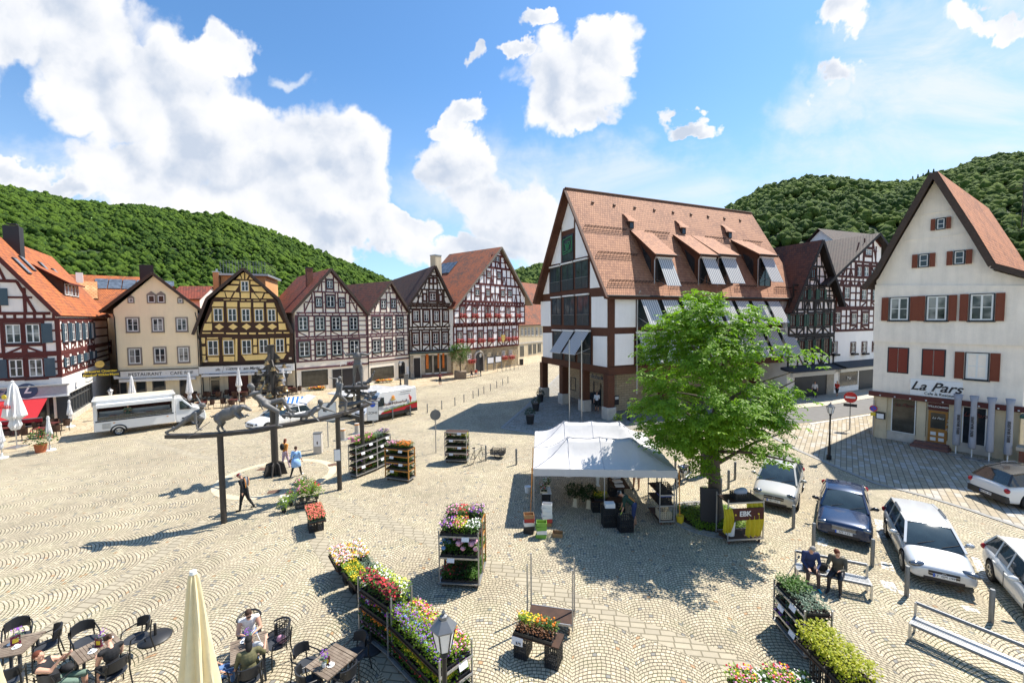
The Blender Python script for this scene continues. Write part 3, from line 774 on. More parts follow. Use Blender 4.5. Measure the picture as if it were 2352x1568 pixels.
 def storey(s,u0,u1,z0,z1,wins,w,rail=None,brace=True,mids=1,studs=False):
  """framing of one storey round its windows"""
  r=rail or w*1.3;L=[((u0,z0),(u1,z0),r),((u0,z1),(u1,z1),r),((u0+w/2,z0),(u0+w/2,z1),w*1.2),((u1-w/2,z0),(u1-w/2,z1),w*1.2)]
  wins=sorted(wins);prev=u0+w
  for i,(a,c,b,d) in enumerate(wins):
   a-=.1;b+=.1;c-=.1;d+=.1
   L+=[((a-w/2,z0),(a-w/2,z1)),((b+w/2,z0),(b+w/2,z1)),((a-w,c-w/2),(b+w,c-w/2)),((a-w,d+w/2),(b+w,d+w/2))]
   if brace:
    q=[(a,c-w),(b,z0)] if i%2==0 else[(b,c-w),(a,z0)]
    if c-w-z0>.35:L.append((q[0],q[1],w*.8))
   gap=a-w-prev
   if gap>.25:
    for m in range(1,mids+2):z=z0+(z1-z0)*m/(mids+2);L.append(((prev,z),(a-w,z),w*.8))
    if gap>1.5:L.append((((prev+a)/2,z0),((prev+a)/2,z1)))
   prev=b+w
  gap=u1-w-prev
  if gap>.2:
   for m in range(1,mids+2):z=z0+(z1-z0)*m/(mids+2);L.append(((prev,z),(u1-w,z),w*.8))
  return L
 def gable(s,prof,levels,w,wins=[],step=.9,inset=.25,rail=None,fancy=False):
  L=[]
  for i,(z0,z1) in enumerate(zip(levels[:-1],levels[1:])):
   a0,b0=s.span(prof,z0);a1,b1=s.span(prof,min(z1,max(p[1] for p in prof)-.01))
   a0+=inset;b0-=inset;a1+=inset;b1-=inset
   L.append(((a0,z0),(b0,z0),rail or w*1.25))
   zm=(z0+z1)/2;am,bm=(a0+a1)/2,(b0+b1)/2
   mine=[q for q in wins if q[1]<z1-.1 and q[3]>z0+.1]
   def clear(u,za,zb):return all(not(q[0]-.16<u<q[2]+.16 and q[1]-.1<zb and q[3]+.1>za) for q in mine)
   n=max(1,int((b0-a0)/step));
   for k in range(1,n):
    u=a0+(b0-a0)*k/n
    if clear(u,z0,z1):
     zt_=z1 if a1<u<b1 else(z0+(z1-z0)*((u-a0)/(a1-a0+1e-6) if u<a1 else(b0-u)/(b0-b1+1e-6)))
     L.append(((u,z0),(u,zt_)))
   for q in mine:
    L+=[((q[0]-.1-w/2,z0),(q[0]-.1-w/2,z1)),((q[2]+.1+w/2,z0),(q[2]+.1+w/2,z1)),((q[0]-w,q[1]-.1-w/2),(q[2]+w,q[1]-.1-w/2)),((q[0]-w,min(z1,q[3]+.1+w/2)),(q[2]+w,min(z1,q[3]+.1+w/2)))]
    # mid rail in pieces between the windows
   prev=am
   for q in sorted(mine)+[(bm,0,bm,0)]:
    if q[0]-prev>.3:L.append(((prev,zm),(q[0]-.1,zm),w*.8))
    prev=q[2]+.1
   hb=min(1.2,(b0-a0)*.18)
   L+=[((a0+hb*1.5,z1 if a0+hb*1.5>a1 else z0+(z1-z0)*.8),(a0+hb*.7,z0),w*.9),((b0-hb*1.5,z1 if b0-hb*1.5<b1 else z0+(z1-z0)*.8),(b0-hb*.7,z0),w*.9)]
   if fancy:
    n2=max(2,int((b0-a0)/1.5))
    for k in range(n2):
     u=a0+(b0-a0)*(k+.5)/n2
     if a1+.2<u<b1-.2 and clear(u,z0,zm):L+=[((u-.42,z0),(u-.05,zm),w*.8),((u+.42,z0),(u+.05,zm),w*.8)]
  return L
def text(s_,size,mat,M,parent=None,name='lettering',shear=0.0,ext=.008,align='CENTER',bold=0.0,space=1.0):
 c=bpy.data.curves.new('tx','FONT');c.body=s_;c.size=size;c.extrude=ext;c.align_x=align;c.align_y='CENTER';c.shear=shear;c.offset=bold;c.space_character=space
 o=bpy.data.objects.new('tx',c);COL.objects.link(o)
 dg=bpy.context.evaluated_depsgraph_get();me=bpy.data.meshes.new_from_object(o.evaluated_get(dg))
 bpy.data.objects.remove(o);bpy.data.curves.remove(c)
 me.name=name;me.materials.clear();me.materials.append(MAT[mat]);me.transform(M)
 ob=bpy.data.objects.new(name,me);COL.objects.link(ob);ob.parent=parent;return ob
def facing(u,z,y=-.03,ry=0.0):return Matrix.Translation((u,y,z))@Matrix.Rotation(ry,4,'Y')@Matrix.Rotation(R(90),4,'X')
# ------------------------------------------------------------------ 1 cream plaster house
h=House('plaster_house','cream plastered gable house above the long white restaurant sign','house',(273,922),(463,912.5),'houses along the left side of the square',Z1)
aL=h.uz(1070,905);aP=h.uz(1612,500);aR=h.uz(2140,900)
ea=(aL[1]+aR[1])/2
CRD=11
def view_skew(h,x):
 v=px_dir(x,800);return v.dot(h.f.d)/v.dot(h.f.n)
h.skew=view_skew(h,360)
h.body([(0,0),(h.W,0),(h.W,ea+.25),(aP[0],aP[1]-.25),(0,ea+.25)],CRD,'plaster_cream')
h.roof([(aL[0],ea-.1),(aP[0],aP[1]-.1),(aR[0],ea-.1)],CRD,'tile_orange')
for r in[(1310,962,1465,1118),(1578,962,1722,1115),(1830,962,1970,1112),(1330,1280,1490,1455),(1597,1272,1748,1445),(1848,1266,1990,1435)]:
 h.window((r[0]+20,r[1]+12,r[2]-16,r[3]-8),sur='trim_grey',sw=.12,glass='glass_curtain',fw=.09,sill='trim_grey')
for r in[(1550,735,1620,808),(1652,735,1720,808)]:h.window(r,sur='trim_grey',sw=.11,ny=1,nx=1,arch=True)
for r in[(1347,765,1395,808),(1867,770,1908,812)]:h.window(r,sur='trim_grey',sw=.09,nx=1,ny=3,arch=True)
h.tf=Z1B
b0=h.rect((1335,400,2345,470));
mb=MB();zc=h.uz(1700,425)[1];mb.mat('band_white').box(-.15,-.35,zc-.42,h.W-.04,-.02,zc+.38);mb.mat('gutter').box(-.15,-.4,zc+.382,h.W-.04,-.02,zc+.46);sg=h.put(mb,'sign_band')
text('RESTAURANT  ·  CAFE RUF',.47,'letter_dark',facing(h.W*.54,zc-.02,-.37),sg,space=1.08)
mb=MB();mb.box(.5,-.75,zc-.75,h.W-.3,-.36,zc-.5);h.put(mb,'awning','band_white')
for r in[(1600,480,1725,705),(1795,475,1950,715),(2115,465,2235,740)]:h.window(r,nx=1,ny=1,frame='trim_grey',glass='glass_dark')
h.window((1410,520,1500,720),nx=1,ny=1,frame='trim_grey',glass='glass_dark',name='window')
mb=MB();mb.tube([(h.W-.06,-.45,ea-.1),(h.W-.06,-.2,ea-.7),(h.W-.06,-.12,ea-1.1),(h.W-.06,-.12,zc+.5)],.05,6);h.put(mb,'downpipe','gutter');mb=MB();mb.tube([(.12,-.45,ea-.1),(.12,-.15,ea-.6),(.12,-.12,0)],.05,6);h.put(mb,'downpipe','gutter')
h.tf=Z1;c=h.uz(1540,530);mb=MB();mb.box(c[0]-.75,2.4,c[1]-1.2,c[0]+.6,3.4,c[1]+1.45);mb.mat('steel') if False else None;h.put(mb,'chimney','sign_dark')
# ------------------------------------------------------------------ 2 yellow and brown half-timbered mansard house
h=House('timber_house','yellow half-timbered house with dark brown beams, diamond panels and mansard gable','house',(463,912.5),(680,901),'houses along the left side of the square',Z2)
h.skew=view_skew(h,562);e0=h.uz(75,872);k0=h.uz(220,495);ap=h.uz(597,195);k1=h.uz(962,520);e1=h.uz(1105,868)
ez=(e0[1]+e1[1])/2;kz=(k0[1]+k1[1])/2;D2=11
wl=max(0.05,h.uz(118,900)[0]);wr=h.W-.1
prof=[(e0[0],ez),(k0[0],kz),(ap[0],ap[1]),(k1[0],kz),(e1[0],ez)]
h.body([(.1,0),(wr,0),(wr,ez+.1),(k1[0]-.3,kz-.15),(ap[0],ap[1]-.3),(k0[0]+.3,kz-.15),(.1,ez+.1)],D2,'timber_brown')
h.roof([(a,b-.05) for a,b in prof],D2,'tile_dark',y0=-.5)
pn=MB().mat('plaster_yellow')
def quad(*p,y=-.03):pn.prism([(u,y,z) for u,z in[h.uz(*q) for q in p]],(0,.05,0))
def rq(a,b,c,d):quad((a,b),(c,b),(c,d),(a,d))
for r in[(145,915,183,975),(145,1008,188,1088),(145,1100,190,1172),(215,1118,330,1166),(378,1110,492,1162),(500,925,522,1160),(688,925,725,992),(690,1008,728,1075),(865,920,902,990),(1035,916,1065,980),(1040,996,1062,1062),
(205,913,320,927),(368,917,465,928),
(155,860,240,872),(265,860,380,872),(405,864,525,878),(550,862,620,880),(645,862,715,880),(742,862,815,878),(840,860,905,872),(925,858,985,870),(1005,858,1065,870),
(272,540,378,590),(408,542,520,596),(550,546,662,598),(690,548,795,598),(378,514,440,522),(455,516,540,524),(560,520,600,528),(620,520,660,528),(690,522,750,530),(770,522,825,530),
(560,446,650,502)]:rq(*r)
for cx_,cy_ in[(333,802),(477,802),(617,800),(755,800),(886,800)]:quad((cx_-49,cy_),(cx_,cy_-33),(cx_+49,cy_),(cx_,cy_+33))
quad((200,750),(252,640),(250,750));quad((160,840),(180,768),(255,766),(256,838));quad((945,648),(998,750),(948,748));quad((952,765),(1020,765),(1036,832),(956,832))
quad((825,552),(905,552),(922,600),(825,598));quad((275,545),(275,590),(252,590));
quad((572,1100),(1035,1080),(1002,1135),(610,1155));quad((512,300),(548,262),(565,302));quad((558,252),(590,235),(592,305),(576,305));quad((604,235),(640,262),(618,305),(606,305));quad((640,305),(652,280),(686,312))
quad((450,352),(480,320),(542,324),(538,355));quad((370,420),(425,370),(535,374),(500,426));quad((288,490),(345,436),(385,438),(400,494));quad((395,438),(480,440),(450,496),(415,496));quad((500,440),(540,446),(545,498),(470,496))
quad((660,324),(690,324),(752,366),(660,358));quad((665,382),(775,382),(825,440),(700,430));quad((668,448),(690,448),(740,508),(668,504));quad((705,450),(795,450),(775,500),(752,505));quad((812,455),(850,458),(900,508),(792,505))
h.put(pn,'plaster_panel')
for r in[(275,610,370,745),(425,612,515,745),(568,615,655,745),(706,618,792,745),(840,618,922,745),(562,325,640,430)]+[(215,945,322,1098),(378,942,485,1090),(570,940,668,1085),(752,932,842,1075),(925,928,1010,1066)]:
 h.window(r,sur='trim_ochre',sw=.09,glass='glass_dark',fw=.08)
zc=h.uz(600,1235)[1]
mb=MB();mb.mat('band_white').box(.0,-.38,zc-.42,h.W-.05,-.02,zc+.40);mb.mat('gutter').box(0,-.43,zc+.402,h.W-.05,-.02,zc+.47);sg=h.put(mb,'sign_band')
text('alb',.42,'letter_dark',facing(h.W*.19,zc,-.40),sg);text('THERMEN',.33,'letter_dark',facing(h.W*.345,zc,-.40),sg);text('am Markt',.42,'letter_dark',facing(h.W*.535,zc+.02,-.40),sg,shear=.35,bold=.008)
text('alb THERMEN',.32,'letter_dark',facing(h.W*.86,zc,-.40),sg)
mb=MB();P=[(h.W*(.235+.018*i/10+.0),-.40,zc-.34+.75*(i/10)) for i in range(11)]+[(h.W*(.253+.14*i/14),-.40,zc+.40-.28*math.sin(i/14*1.6)-.02*i/14) for i in range(1,15)]
mb.tube(P,.012,4);h.put(mb,'lettering','letter_dark',parent=sg)
mb=MB();mb.box(.35,-.8,zc-.72,h.W*.57,-.40,zc-.5);mb.box(h.W*.60,-.8,zc-.72,h.W-.3,-.40,zc-.5);h.put(mb,'awning','band_white')
mb=MB().mat('plaster_sand')
for a,b in[(150,232),(350,428),(640,668),(1030,1130)]:
 u0,_=h.uz(a,1420);u1,_=h.uz(b,1420);mb.box(u0,-.05,0,u1,.0,zc-.45)
 for k in range(int((u1-u0)/.16)):mb.box(u0+.03+k*.16,-.09,.25,u0+.11+k*.16,-.051,zc-.7)
h.put(mb,'pilaster')
h.window((240,1350,348,1515),nx=1,ny=1,frame='plaster_sand',glass='glass_shop');h.window((235,1300,348,1345),nx=1,ny=1,frame='plaster_sand',glass='glass_shop')
h.window((668,1285,1025,1480),nx=2,ny=1,frame='pale_stone',glass='glass_dark')
mb=MB();a,_=h.uz(430,1400);b,_=h.uz(635,1400);mb.box(a,-.02,0.05,b,.02,zc-.5);
for k in range(3):mb.box(a+(b-a)*k/3+.05,-.04,.1,a+(b-a)*(k+1)/3-.05,-.021,zc-.6)
h.put(mb,'door','timber_oxblood')
mb=MB();mb.tube([(.1,-.5,ez-.1),(.1,-.2,ez-.5),(.25,-.15,ez-.8),(.25,-.12,0)],.06,6);h.put(mb,'downpipe','gutter')
for px in[(205,1155),(1080,1128)]:
 u,z=h.uz(*px);mb=MB();mb.obox((u,-.35,z),(.28,.18,.2),.3,.4);mb.cyl((u,-.05,z-.12),(u,-.3,z-.02),.02);h.put(mb,'floodlight','steel')
 # rendered roof terrace block behind it
t_=House('roof_terrace_block','orange rendered rooftop block with fenced terrace behind the yellow timber house','building',(452,893),(680,882),None,Z2)
q=t_.rect((350,270,815,420));mb=MB();mb.mat('plaster_orange').box(q[0],0,0,q[2],7,q[3]);mb.mat('zinc').box(q[0]-.4,-.4,q[3]+.002,q[2]+.4,7.4,q[3]+.25);t_.put(mb,'wall')
mb=MB()
for k in range(16):
 u=q[0]+(q[2]-q[0])*k/15;mb.cyl((u,0,q[3]+.25),(u,0,q[3]+1.9),.025,n=5)
for k in range(7):z=q[3]+.3+k*.26;mb.cyl((q[0],0,z),(q[2],0,z),.012,n=4);mb.cyl((q[2],0,z),(q[2],6,z),.012,n=4)
t_.put(mb,'fence','grey_metal')
mb=MB();c0=t_.rect((282,235,340,420));mb.mat('plaster_orange').box(c0[0],-.5,0,c0[2],.5,c0[3]);mb.mat('steel').box(c0[0]-.05,-.55,c0[3]+.001,c0[2]+.05,.55,c0[3]+.1);mb.cyl(((c0[0]+c0[2])/2,0,c0[3]+.1),((c0[0]+c0[2])/2,0,c0[3]+.45),.12);t_.put(mb,'chimney')
# ------------------------------------------------------------------ 3 purple timbered pair and dark brown neighbour
def timber_gable(name,label,A,B,tf,eL,ap,eR,depth,wallm,timm,roofm,rows,gwins,levels,w,surround='trim_green',glassm='glass_dark',fancy=False,trim='verge_brown',nx=2,ny=3,jetty=None,zs=None,fr='white_paint',gnx=2,gny=2):
 h=House(name,label,'house',A,B,'houses along the left side of the square',tf)
 a,p,b=h.uz(*eL),h.uz(*ap),h.uz(*eR);ez=(a[1]+b[1])/2
 prof=clear_prof(a,p,b,.03,h.W-.03,ez,.18);depth=depth_to(h,p[0],p[1],depth)
 q=h.under(prof,[.03,p[0],h.W-.03],.2)
 h.body([(0.03,0),(h.W-.03,0),q[2],q[1],q[0]],depth,wallm)
 h.roof([(u_,z_-.05) for u_,z_ in prof],depth,roofm,trim=trim)
 W_=[]
 for row in rows:W_.append([h.rect(r) for r in row])
 GW=[h.rect(r) for r in gwins]
 zb=[h.uz(q[0],q[1])[1] for q in zs]
 L=[]
 for i,ws in enumerate(W_):L+=h.storey(.03,h.W-.03,zb[2*i],zb[2*i+1],ws,w,mids=2 if ny==3 else 1)
 for i in range(len(W_)-1 if len(zb)>2 else 0):
  z0,z1=zb[2*i+1],zb[2*i+2]
  for k in range(int(h.W/.9)):u=.5+k*.9;L.append(((u,z0),(u,z1),w*.8))
 lv=[h.uz(*q)[1] for q in levels];lv=[zb[-1]+.35]+lv+[p[1]-.4]
 for k in range(int(h.W/.8)):L.append(((.4+k*.8,zb[-1]),(.4+k*.8,lv[0]),w*.8))
 L+=h.gable([q[0],q[1],q[2]],lv,w,GW,inset=.18,fancy=fancy)
 L+=[((q[0][0]+.07,q[0][1]),(p[0],q[1][1]-.1),w*1.1),((q[2][0]-.07,q[2][1]),(p[0],q[1][1]-.1),w*1.1)]
 h.bars(L,w,timm)
 for ws in W_:
  for r in ws:h.window(r,px=False,nx=nx,ny=ny,sur=surround,sw=.10,glass=glassm,frame=fr,fw=.06,sill=surround)
 for r in GW:h.window(r,px=False,nx=gnx,ny=gny,sur=surround,sw=.09,glass=glassm,frame=fr,fw=.055)
 mb=MB();mb.tube([(h.W-.0,-.45,ez),(h.W-.0,-.14,ez-.5),(h.W-.0,-.14,0)],.05,6);h.put(mb,'downpipe','gutter')
 return h,ez,p,zb
h,ez,p,zb=timber_gable('timber_house','wide white half-timbered house with purple beams above the optician shop',(683,901),(847,882.4),Z2,(1078,668),(1490,200),(1868,650),686,
'plaster_ivory','timber_purple','tile_red',[[(1170,962,1272,1105),(1347,958,1440,1098),(1518,952,1607,1090),(1700,945,1788,1080)],[(1162,700,1250,832),(1340,700,1425,830),(1510,702,1592,830),(1695,703,1772,828)]],
[(1345,505,1398,588),(1455,482,1532,592),(1587,513,1637,592),(1460,322,1512,396)],[(1480,440)],.15,zs=[(1130,1170),(1120,938),(1120,913),(1110,688)])
h.tf=Z2;zc=h.uz(1680,1178)[1]
u,_=h.uz(1628,1180);text('pro',.62,'white_paint',facing(u,zc,-.1),h.root,ext=.03,bold=.01);u,_=h.uz(1712,1175);text('optik',.62,'letter_purple',facing(u,zc,-.1),h.root,ext=.03,bold=.015)
h.window((1192,1255,1468,1420),nx=1,ny=1,frame='gutter',glass='glass_shop',name='shop_window')
zt1=h.uz(1130,1245)[1];h.bars([((0,zt1),(h.W,zt1),.22)],.2,'timber_purple',proud=.1,name='timber_frame')
a=h.rect((1510,1235,1835,1410));mb=MB();mb.box(a[0],-.03,0,a[2],.05,a[3]);o=h.put(mb,'entrance','sign_dark');mb=MB()
mb.box(a[0],-.06,0,a[0]+.06,-.03,a[3]);mb.box(a[0]+1.2,-.06,0,a[0]+1.26,-.03,a[3]);mb.box(a[2]-.06,-.06,0,a[2],-.03,a[3]);h.put(mb,'door_frame','steel',parent=o)
u,z=h.uz(1345,185);mb=MB();mb.mat('red_brick').box(u-.35,2.4,z-2.6,u+.35,3.1,z+.15);mb.mat('gutter').box(u-.4,2.35,z+.15,u+.4,3.15,z+.3);h.put(mb,'chimney')
h,ez,p,zb=timber_gable('timber_house','narrow half-timbered house with purple beams right of the optician entrance',(847,882.4),(940,868),Z2,(1888,640),(2108,330),(2300,630),795,
'plaster_ivory','timber_purple','tile_dark',[[(1940,945,2012,1064),(2070,938,2135,1052),(2190,933,2252,1042)],[(1936,705,2008,816),(2066,702,2132,814),(2186,698,2246,810)]],
[(2025,528,2070,602),(2130,524,2172,600)],[(2100,445)],.14,zs=[(1895,1130),(1893,905),(1893,880),(1890,680)])
h.window((1917,1218,2156,1348),nx=1,ny=1,frame='gutter',glass='glass_shop',name='shop_window')
a=h.rect((2205,1180,2272,1338));mb=MB();mb.box(a[0],-.04,.15,a[2],.02,a[3]);o=h.put(mb,'door','timber_black');mb=MB()
for k in range(3):
 for j in range(4):mb.box(a[0]+.12+k*(a[2]-a[0]-.2)/3,-.05,.4+j*.55,a[0]+.08+(k+1)*(a[2]-a[0]-.2)/3,-.041,.85+j*.55)
h.put(mb,'pane','glass_dark',parent=o)
mb=MB();mb.box(a[0]-.3,-.6,0,a[2]+.3,0,.16);h.put(mb,'step','stone')
mb=MB();a=h.rect((2288,1220,2315,1300));mb.box(a[0],-.05,a[1],a[2],0,a[3]);h.put(mb,'notice','white_paint')
zt1=h.uz(1895,1170)[1];h.bars([((0,zt1),(h.W,zt1),.2)],.2,'timber_purple',proud=.1)
h,ez,p,zb=timber_gable('timber_house','half-timbered house with dark brown beams and carved gable, left of the town hall',(941,868),(1040,860.5),Z3,(598,745),(883,298),(1088,705),822,
'plaster_white','timber_brown','tile_dark',[[(658,1005,714,1112),(767,1002,820,1106),(870,1000,920,1104),(970,996,1018,1100)],[(663,765,718,870),(773,765,822,870),(878,768,925,868),(977,768,1022,868)]],
[(835,583,893,655),(770,600,790,655),(937,607,956,660),(840,434,858,472),(880,434,898,472)],[(850,690),(850,545),(850,400)],.19,surround='trim_red',glassm='glass_curtain',fancy=True,nx=2,ny=3,zs=[(640,1190),(640,968),(640,938),(640,745)])
a=h.rect((668,1258,735,1450));mb=MB();mb.box(a[0],-.03,0,a[2],.03,a[3]);h.put(mb,'door','sign_dark')
mb=MB().mat('stone')
zt1=h.uz(640,1235)[1]
for x0,x1 in[(630,662),(745,782),(857,875),(932,944),(1018,1055)]:u0,_=h.uz(x0,1350);u1,_=h.uz(x1,1350);mb.box(u0,-.14,0,u1,0,zt1);mb.box(u0-.06,-.2,0,u1+.06,-.001,.5)
h.put(mb,'pilaster')
for k,r in enumerate([(785,1232,855,1412),(877,1230,932,1408),(946,1225,1012,1400)]):h.window(r,nx=1,ny=1,frame='gutter',glass='glass_shop',name='shop_window')
mb=MB();zc=h.uz(640,1210)[1];mb.box(-.1,-.7,zc-.08,h.W+.05,-.02,zc+.1);h.put(mb,'canopy','trim_green')
plain('poster_orange',(.62,.16,.02),.6,var=.3,scale=3)
for x0,x1 in[(785,820),(908,935),(958,985)]:
 u0,_=h.uz(x0,1300);u1,_=h.uz(x1,1300);mb=MB();mb.box(u0+.1,-.075,1.2,u1,-.06,3.4);h.put(mb,'poster','poster_orange')
mb=MB();mb.box(h.uz(745,1400)[0],-.5,0,h.W-.1,-.15,.35);h.put(mb,'step','red_step')
# ------------------------------------------------------------------ 4 town hall
h=House('town_hall','large half-timbered town hall with red geranium boxes, stone ground floor and mottled roof','town hall',(1041,861.5),(1190.6,838.8),None,Z3)
a,p,b=h.uz(1100,700),h.uz(1543,108),h.uz(1865,697);ez=(a[1]+b[1])/2;DT=depth_to(h,p[0],p[1],1034)
k1,k2=h.uz(1275,468),h.uz(1740,480);kz=(k1[1]+k2[1])/2
jt=.35
z1s=h.uz(1085,1185)[1];z2s=h.uz(1100,905)[1]
h.body([(0,0),(h.W,0),(h.W,z1s),(0,z1s)],DT,'rubble_stone',name='wall',y0=0)
h.body([(0,z1s),(h.W,z1s),(h.W,z2s),(0,z2s)],DT,'plaster_pure',y0=-.12)
uR=h.uz(1812,760)[0]
prof=clear_prof(a,p,b,-.1,uR,ez,.25);tq=h.under(prof,[-.1,p[0],uR],.25)
h.body([(-.1,z2s),(uR,z2s),tq[2],tq[1],tq[0]],DT,'plaster_pure',y0=-jt)
h.roof([(u_,z_-.05) for u_,z_ in prof],DT,'tile_mottled',y0=-.95,trim='verge_grey')
F2=Fac(h.f.P-h.f.n*jt,h.f.d,h.f.world);F1=Fac(h.f.P-h.f.n*.12,h.f.d,h.f.world)
w=.22
R1=[h.rect(r,F1) for r in[(1122,990,1170,1078),(1232,988,1278,1076),(1342,985,1386,1073),(1445,982,1487,1068),(1550,976,1588,1062),(1624,974,1660,1058),(1700,968,1734,1052)]]
R2=[h.rect(r,F2) for r in[(1155,730,1198,815),(1282,733,1322,815),(1418,733,1460,815),(1517,736,1556,815),(1630,740,1667,818),(1736,740,1772,815)]]
R3=[h.rect(r,F2) for r in[(1487,198,1514,240),(1526,202,1556,246),(1434,366,1468,412),(1542,374,1573,422),(1312,545,1348,600),(1424,552,1458,604),(1580,558,1613,608),(1652,562,1687,611)]]
L=h.storey(0,h.W,z1s+.1,z2s-.35,R1,w,brace=True);
h.bars(L,w,'timber_red',F1)
z3s=h.uz(1100,700)[1]
L=h.storey(-.1,uR,z2s,z3s,R2,w)
lv=[h.uz(*q,F2)[1] for q in[(1290,668),(1290,478),(1440,308),(1520,190)]]+[p[1]-.5]
for k in range(14):L.append(((.2+k*uR/14.2,z3s),(.2+k*uR/14.2,lv[0]),w*.8))
L+=h.gable(tq,lv,w,R3,fancy=True,step=1.1,rail=.36)
L+=[((0.0,tq[0][1]),(p[0],tq[1][1]-.1),w),((uR-.1,tq[2][1]),(p[0],tq[1][1]-.1),w)]
for k in range(1,7):u=uR*k/7;L+=[((u,z2s),(u,z3s),.26),((u-.5,z3s-.1),(u,z3s-.8),.2),((u+.5,z3s-.1),(u,z3s-.8),.2)]
h.bars(L,w,'timber_red',F2)
mb=MB()
for k in range(24):u=.2+k*(uR-.3)/23;mb.box(u-.1,-jt-.12,z2s-.3,u+.1,0,z2s-.08);mb.box(u-.1,-jt-.25,ez-.05,u+.1,0,ez+.15)
h.put(mb,'joist','timber_red')
for r in R1:h.window(r,F1,px=False,nx=2,ny=4,sur='trim_grey',sw=.07,fw=.05)
for r in R2:h.window(r,F2,px=False,nx=2,ny=4,sur='trim_grey',sw=.07,fw=.05)
for r in R3:h.window(r,F2,px=False,nx=2,ny=2,sur='trim_grey',sw=.07,fw=.05)
for r in[(1227,1218,1262,1270),(1587,1188,1614,1238),(1662,1178,1689,1232)]:h.window(r,nx=2,ny=3,sur='pale_stone',sw=.12)
# arched doorway
c0=h.uz(1345,1200);um=c0[0];zt_=c0[1];mb=MB().mat('sign_dark');rw=.95
pts=[(um+rw*math.cos(t_),-.06,zt_-rw+rw*math.sin(t_)) for t_ in[math.pi*i/14 for i in range(15)]];mb.prism([(um+rw,-.06,0)]+pts+[(um-rw,-.06,0)],(0,.05,0));o=h.put(mb,'door')
mb=MB();P=[(um+rw+.15,-.08,0)]+[(um+(rw+.15)*math.cos(t_),-.08,zt_-rw+(rw+.15)*math.sin(t_)) for t_ in[math.pi*i/14 for i in range(15)]]+[(um-rw-.15,-.08,0)];mb.tube(P,.17,6);h.put(mb,'door_surround','pale_stone')
q0,q1=prof[0],prof[1];sv=Vector((q1[0]-q0[0],0,q1[1]-q0[1]));sn_=Vector((-sv.z,0,sv.x)).normalized()
for k in range(4):a_=Vector((q0[0],DT-4.6+k*1.0,q0[1]))+sv*.60+sn_*.2;mb=MB();mb.prism([a_,a_+Vector((0,.9,0)),a_+Vector((0,.9,0))+sv*.2,a_+sv*.2],sn_*.08);h.put(mb,'solar_panel','solar')
u,z=h.uz(1060,345);mb=MB();mb.mat('plaster_sand').box(u-.1,3.4,z-4,u+1.15,4.6,z+2.6);mb.mat('zinc').box(u-.15,3.35,z+2.6,u+1.2,4.65,z+2.75);h.put(mb,'chimney')
TOWN=h
# hanging guild sign
u,z=h.uz(1530,1055);mb=MB();mb.tube([(u-.9,-.2,z+1.0),(u-.9,-1.6,z+1.3),(u-.8,-2.2,z+1.0)],.04,6);mb.tube([(u-.9,-.2,z+2.6),(u-.9,-2.0,z+1.2)],.02,5);o=h.put(mb,'sign_bracket','black_metal')
plain('shield_gold',(.55,.38,.10),.5,.3,var=.3,scale=4);mb=MB();mb.prism([(u-1.25,-2.2,z+.7),(u-.35,-2.2,z+.7),(u-.35,-2.2,z-.1),(u-.8,-2.2,z-.6),(u-1.25,-2.2,z-.1)],(0,.06,0));h.put(mb,'sign_shield','shield_gold',parent=o)
# ------------------------------------------------------------------ 5 long ochre building behind
h=House('shop_building','long ochre building with mottled tile roof between the town hall and the bank','building',(1186,822),(1262,811),None,Z3)
ze=h.uz(1770,905)[1];zr=h.uz(1740,470)[1]
mb=MB();mb.box(-6,0,0,h.W+8,12,ze);h.put(mb,'wall','plaster_sand')
hr=6.0;zr2=ze+(zr-ze)*1.12;mb=MB().mat('tile_mottled');sl_=math.hypot(hr,zr2-ze)
mb.add([(-6.3,-.6,ze-.2),(h.W+8,-.6,ze-.2),(h.W+8,hr,zr2),(-6.3,hr,zr2)],[(0,1,2,3)],[[(0,0),(h.W+14,0),(h.W+14,sl_),(0,sl_)]])
mb.mat('verge_brown').add([(-6.3,-.6,ze-.4),(h.W+8,-.6,ze-.4),(h.W+8,-.6,ze-.21),(-6.3,-.6,ze-.21)],[(0,1,2,3)]);mb.mat('tile_mottled').add([(-6.3,hr,zr2),(h.W+8,hr,zr2),(h.W+8,13,ze),(-6.3,13,ze)],[(0,1,2,3)],[[(0,0),(14,0),(14,8),(0,8)]])
h.put(mb,'roof')
for x in[1797,1835,1869,1907,1950,1994]:h.window((x-9,940,x+9,1022),nx=2,ny=3,sur='pale_stone',sw=.12,glass='glass_curtain')
mb=MB();zb_=h.uz(1800,1105)[1];mb.box(-3,-.12,zb_-.15,h.W+7,0,zb_+.2);h.put(mb,'cornice','pale_stone')
for r in[(1775,1130,1818,1245),(1862,1115,1900,1222),(1912,1110,1945,1215),(1960,1105,1995,1200)]:h.window(r,nx=2,ny=1,frame='steel',glass='glass_shop',name='shop_window')
u,z=h.uz(1850,470);mb=MB();mb.mat('red_brick').box(u-.5,hr-.5,z-2,u+.5,hr+.5,z+.4);mb.mat('sign_dark').box(u-.6,hr-.6,z+.4,u+.6,hr+.6,z+.7);h.put(mb,'chimney')
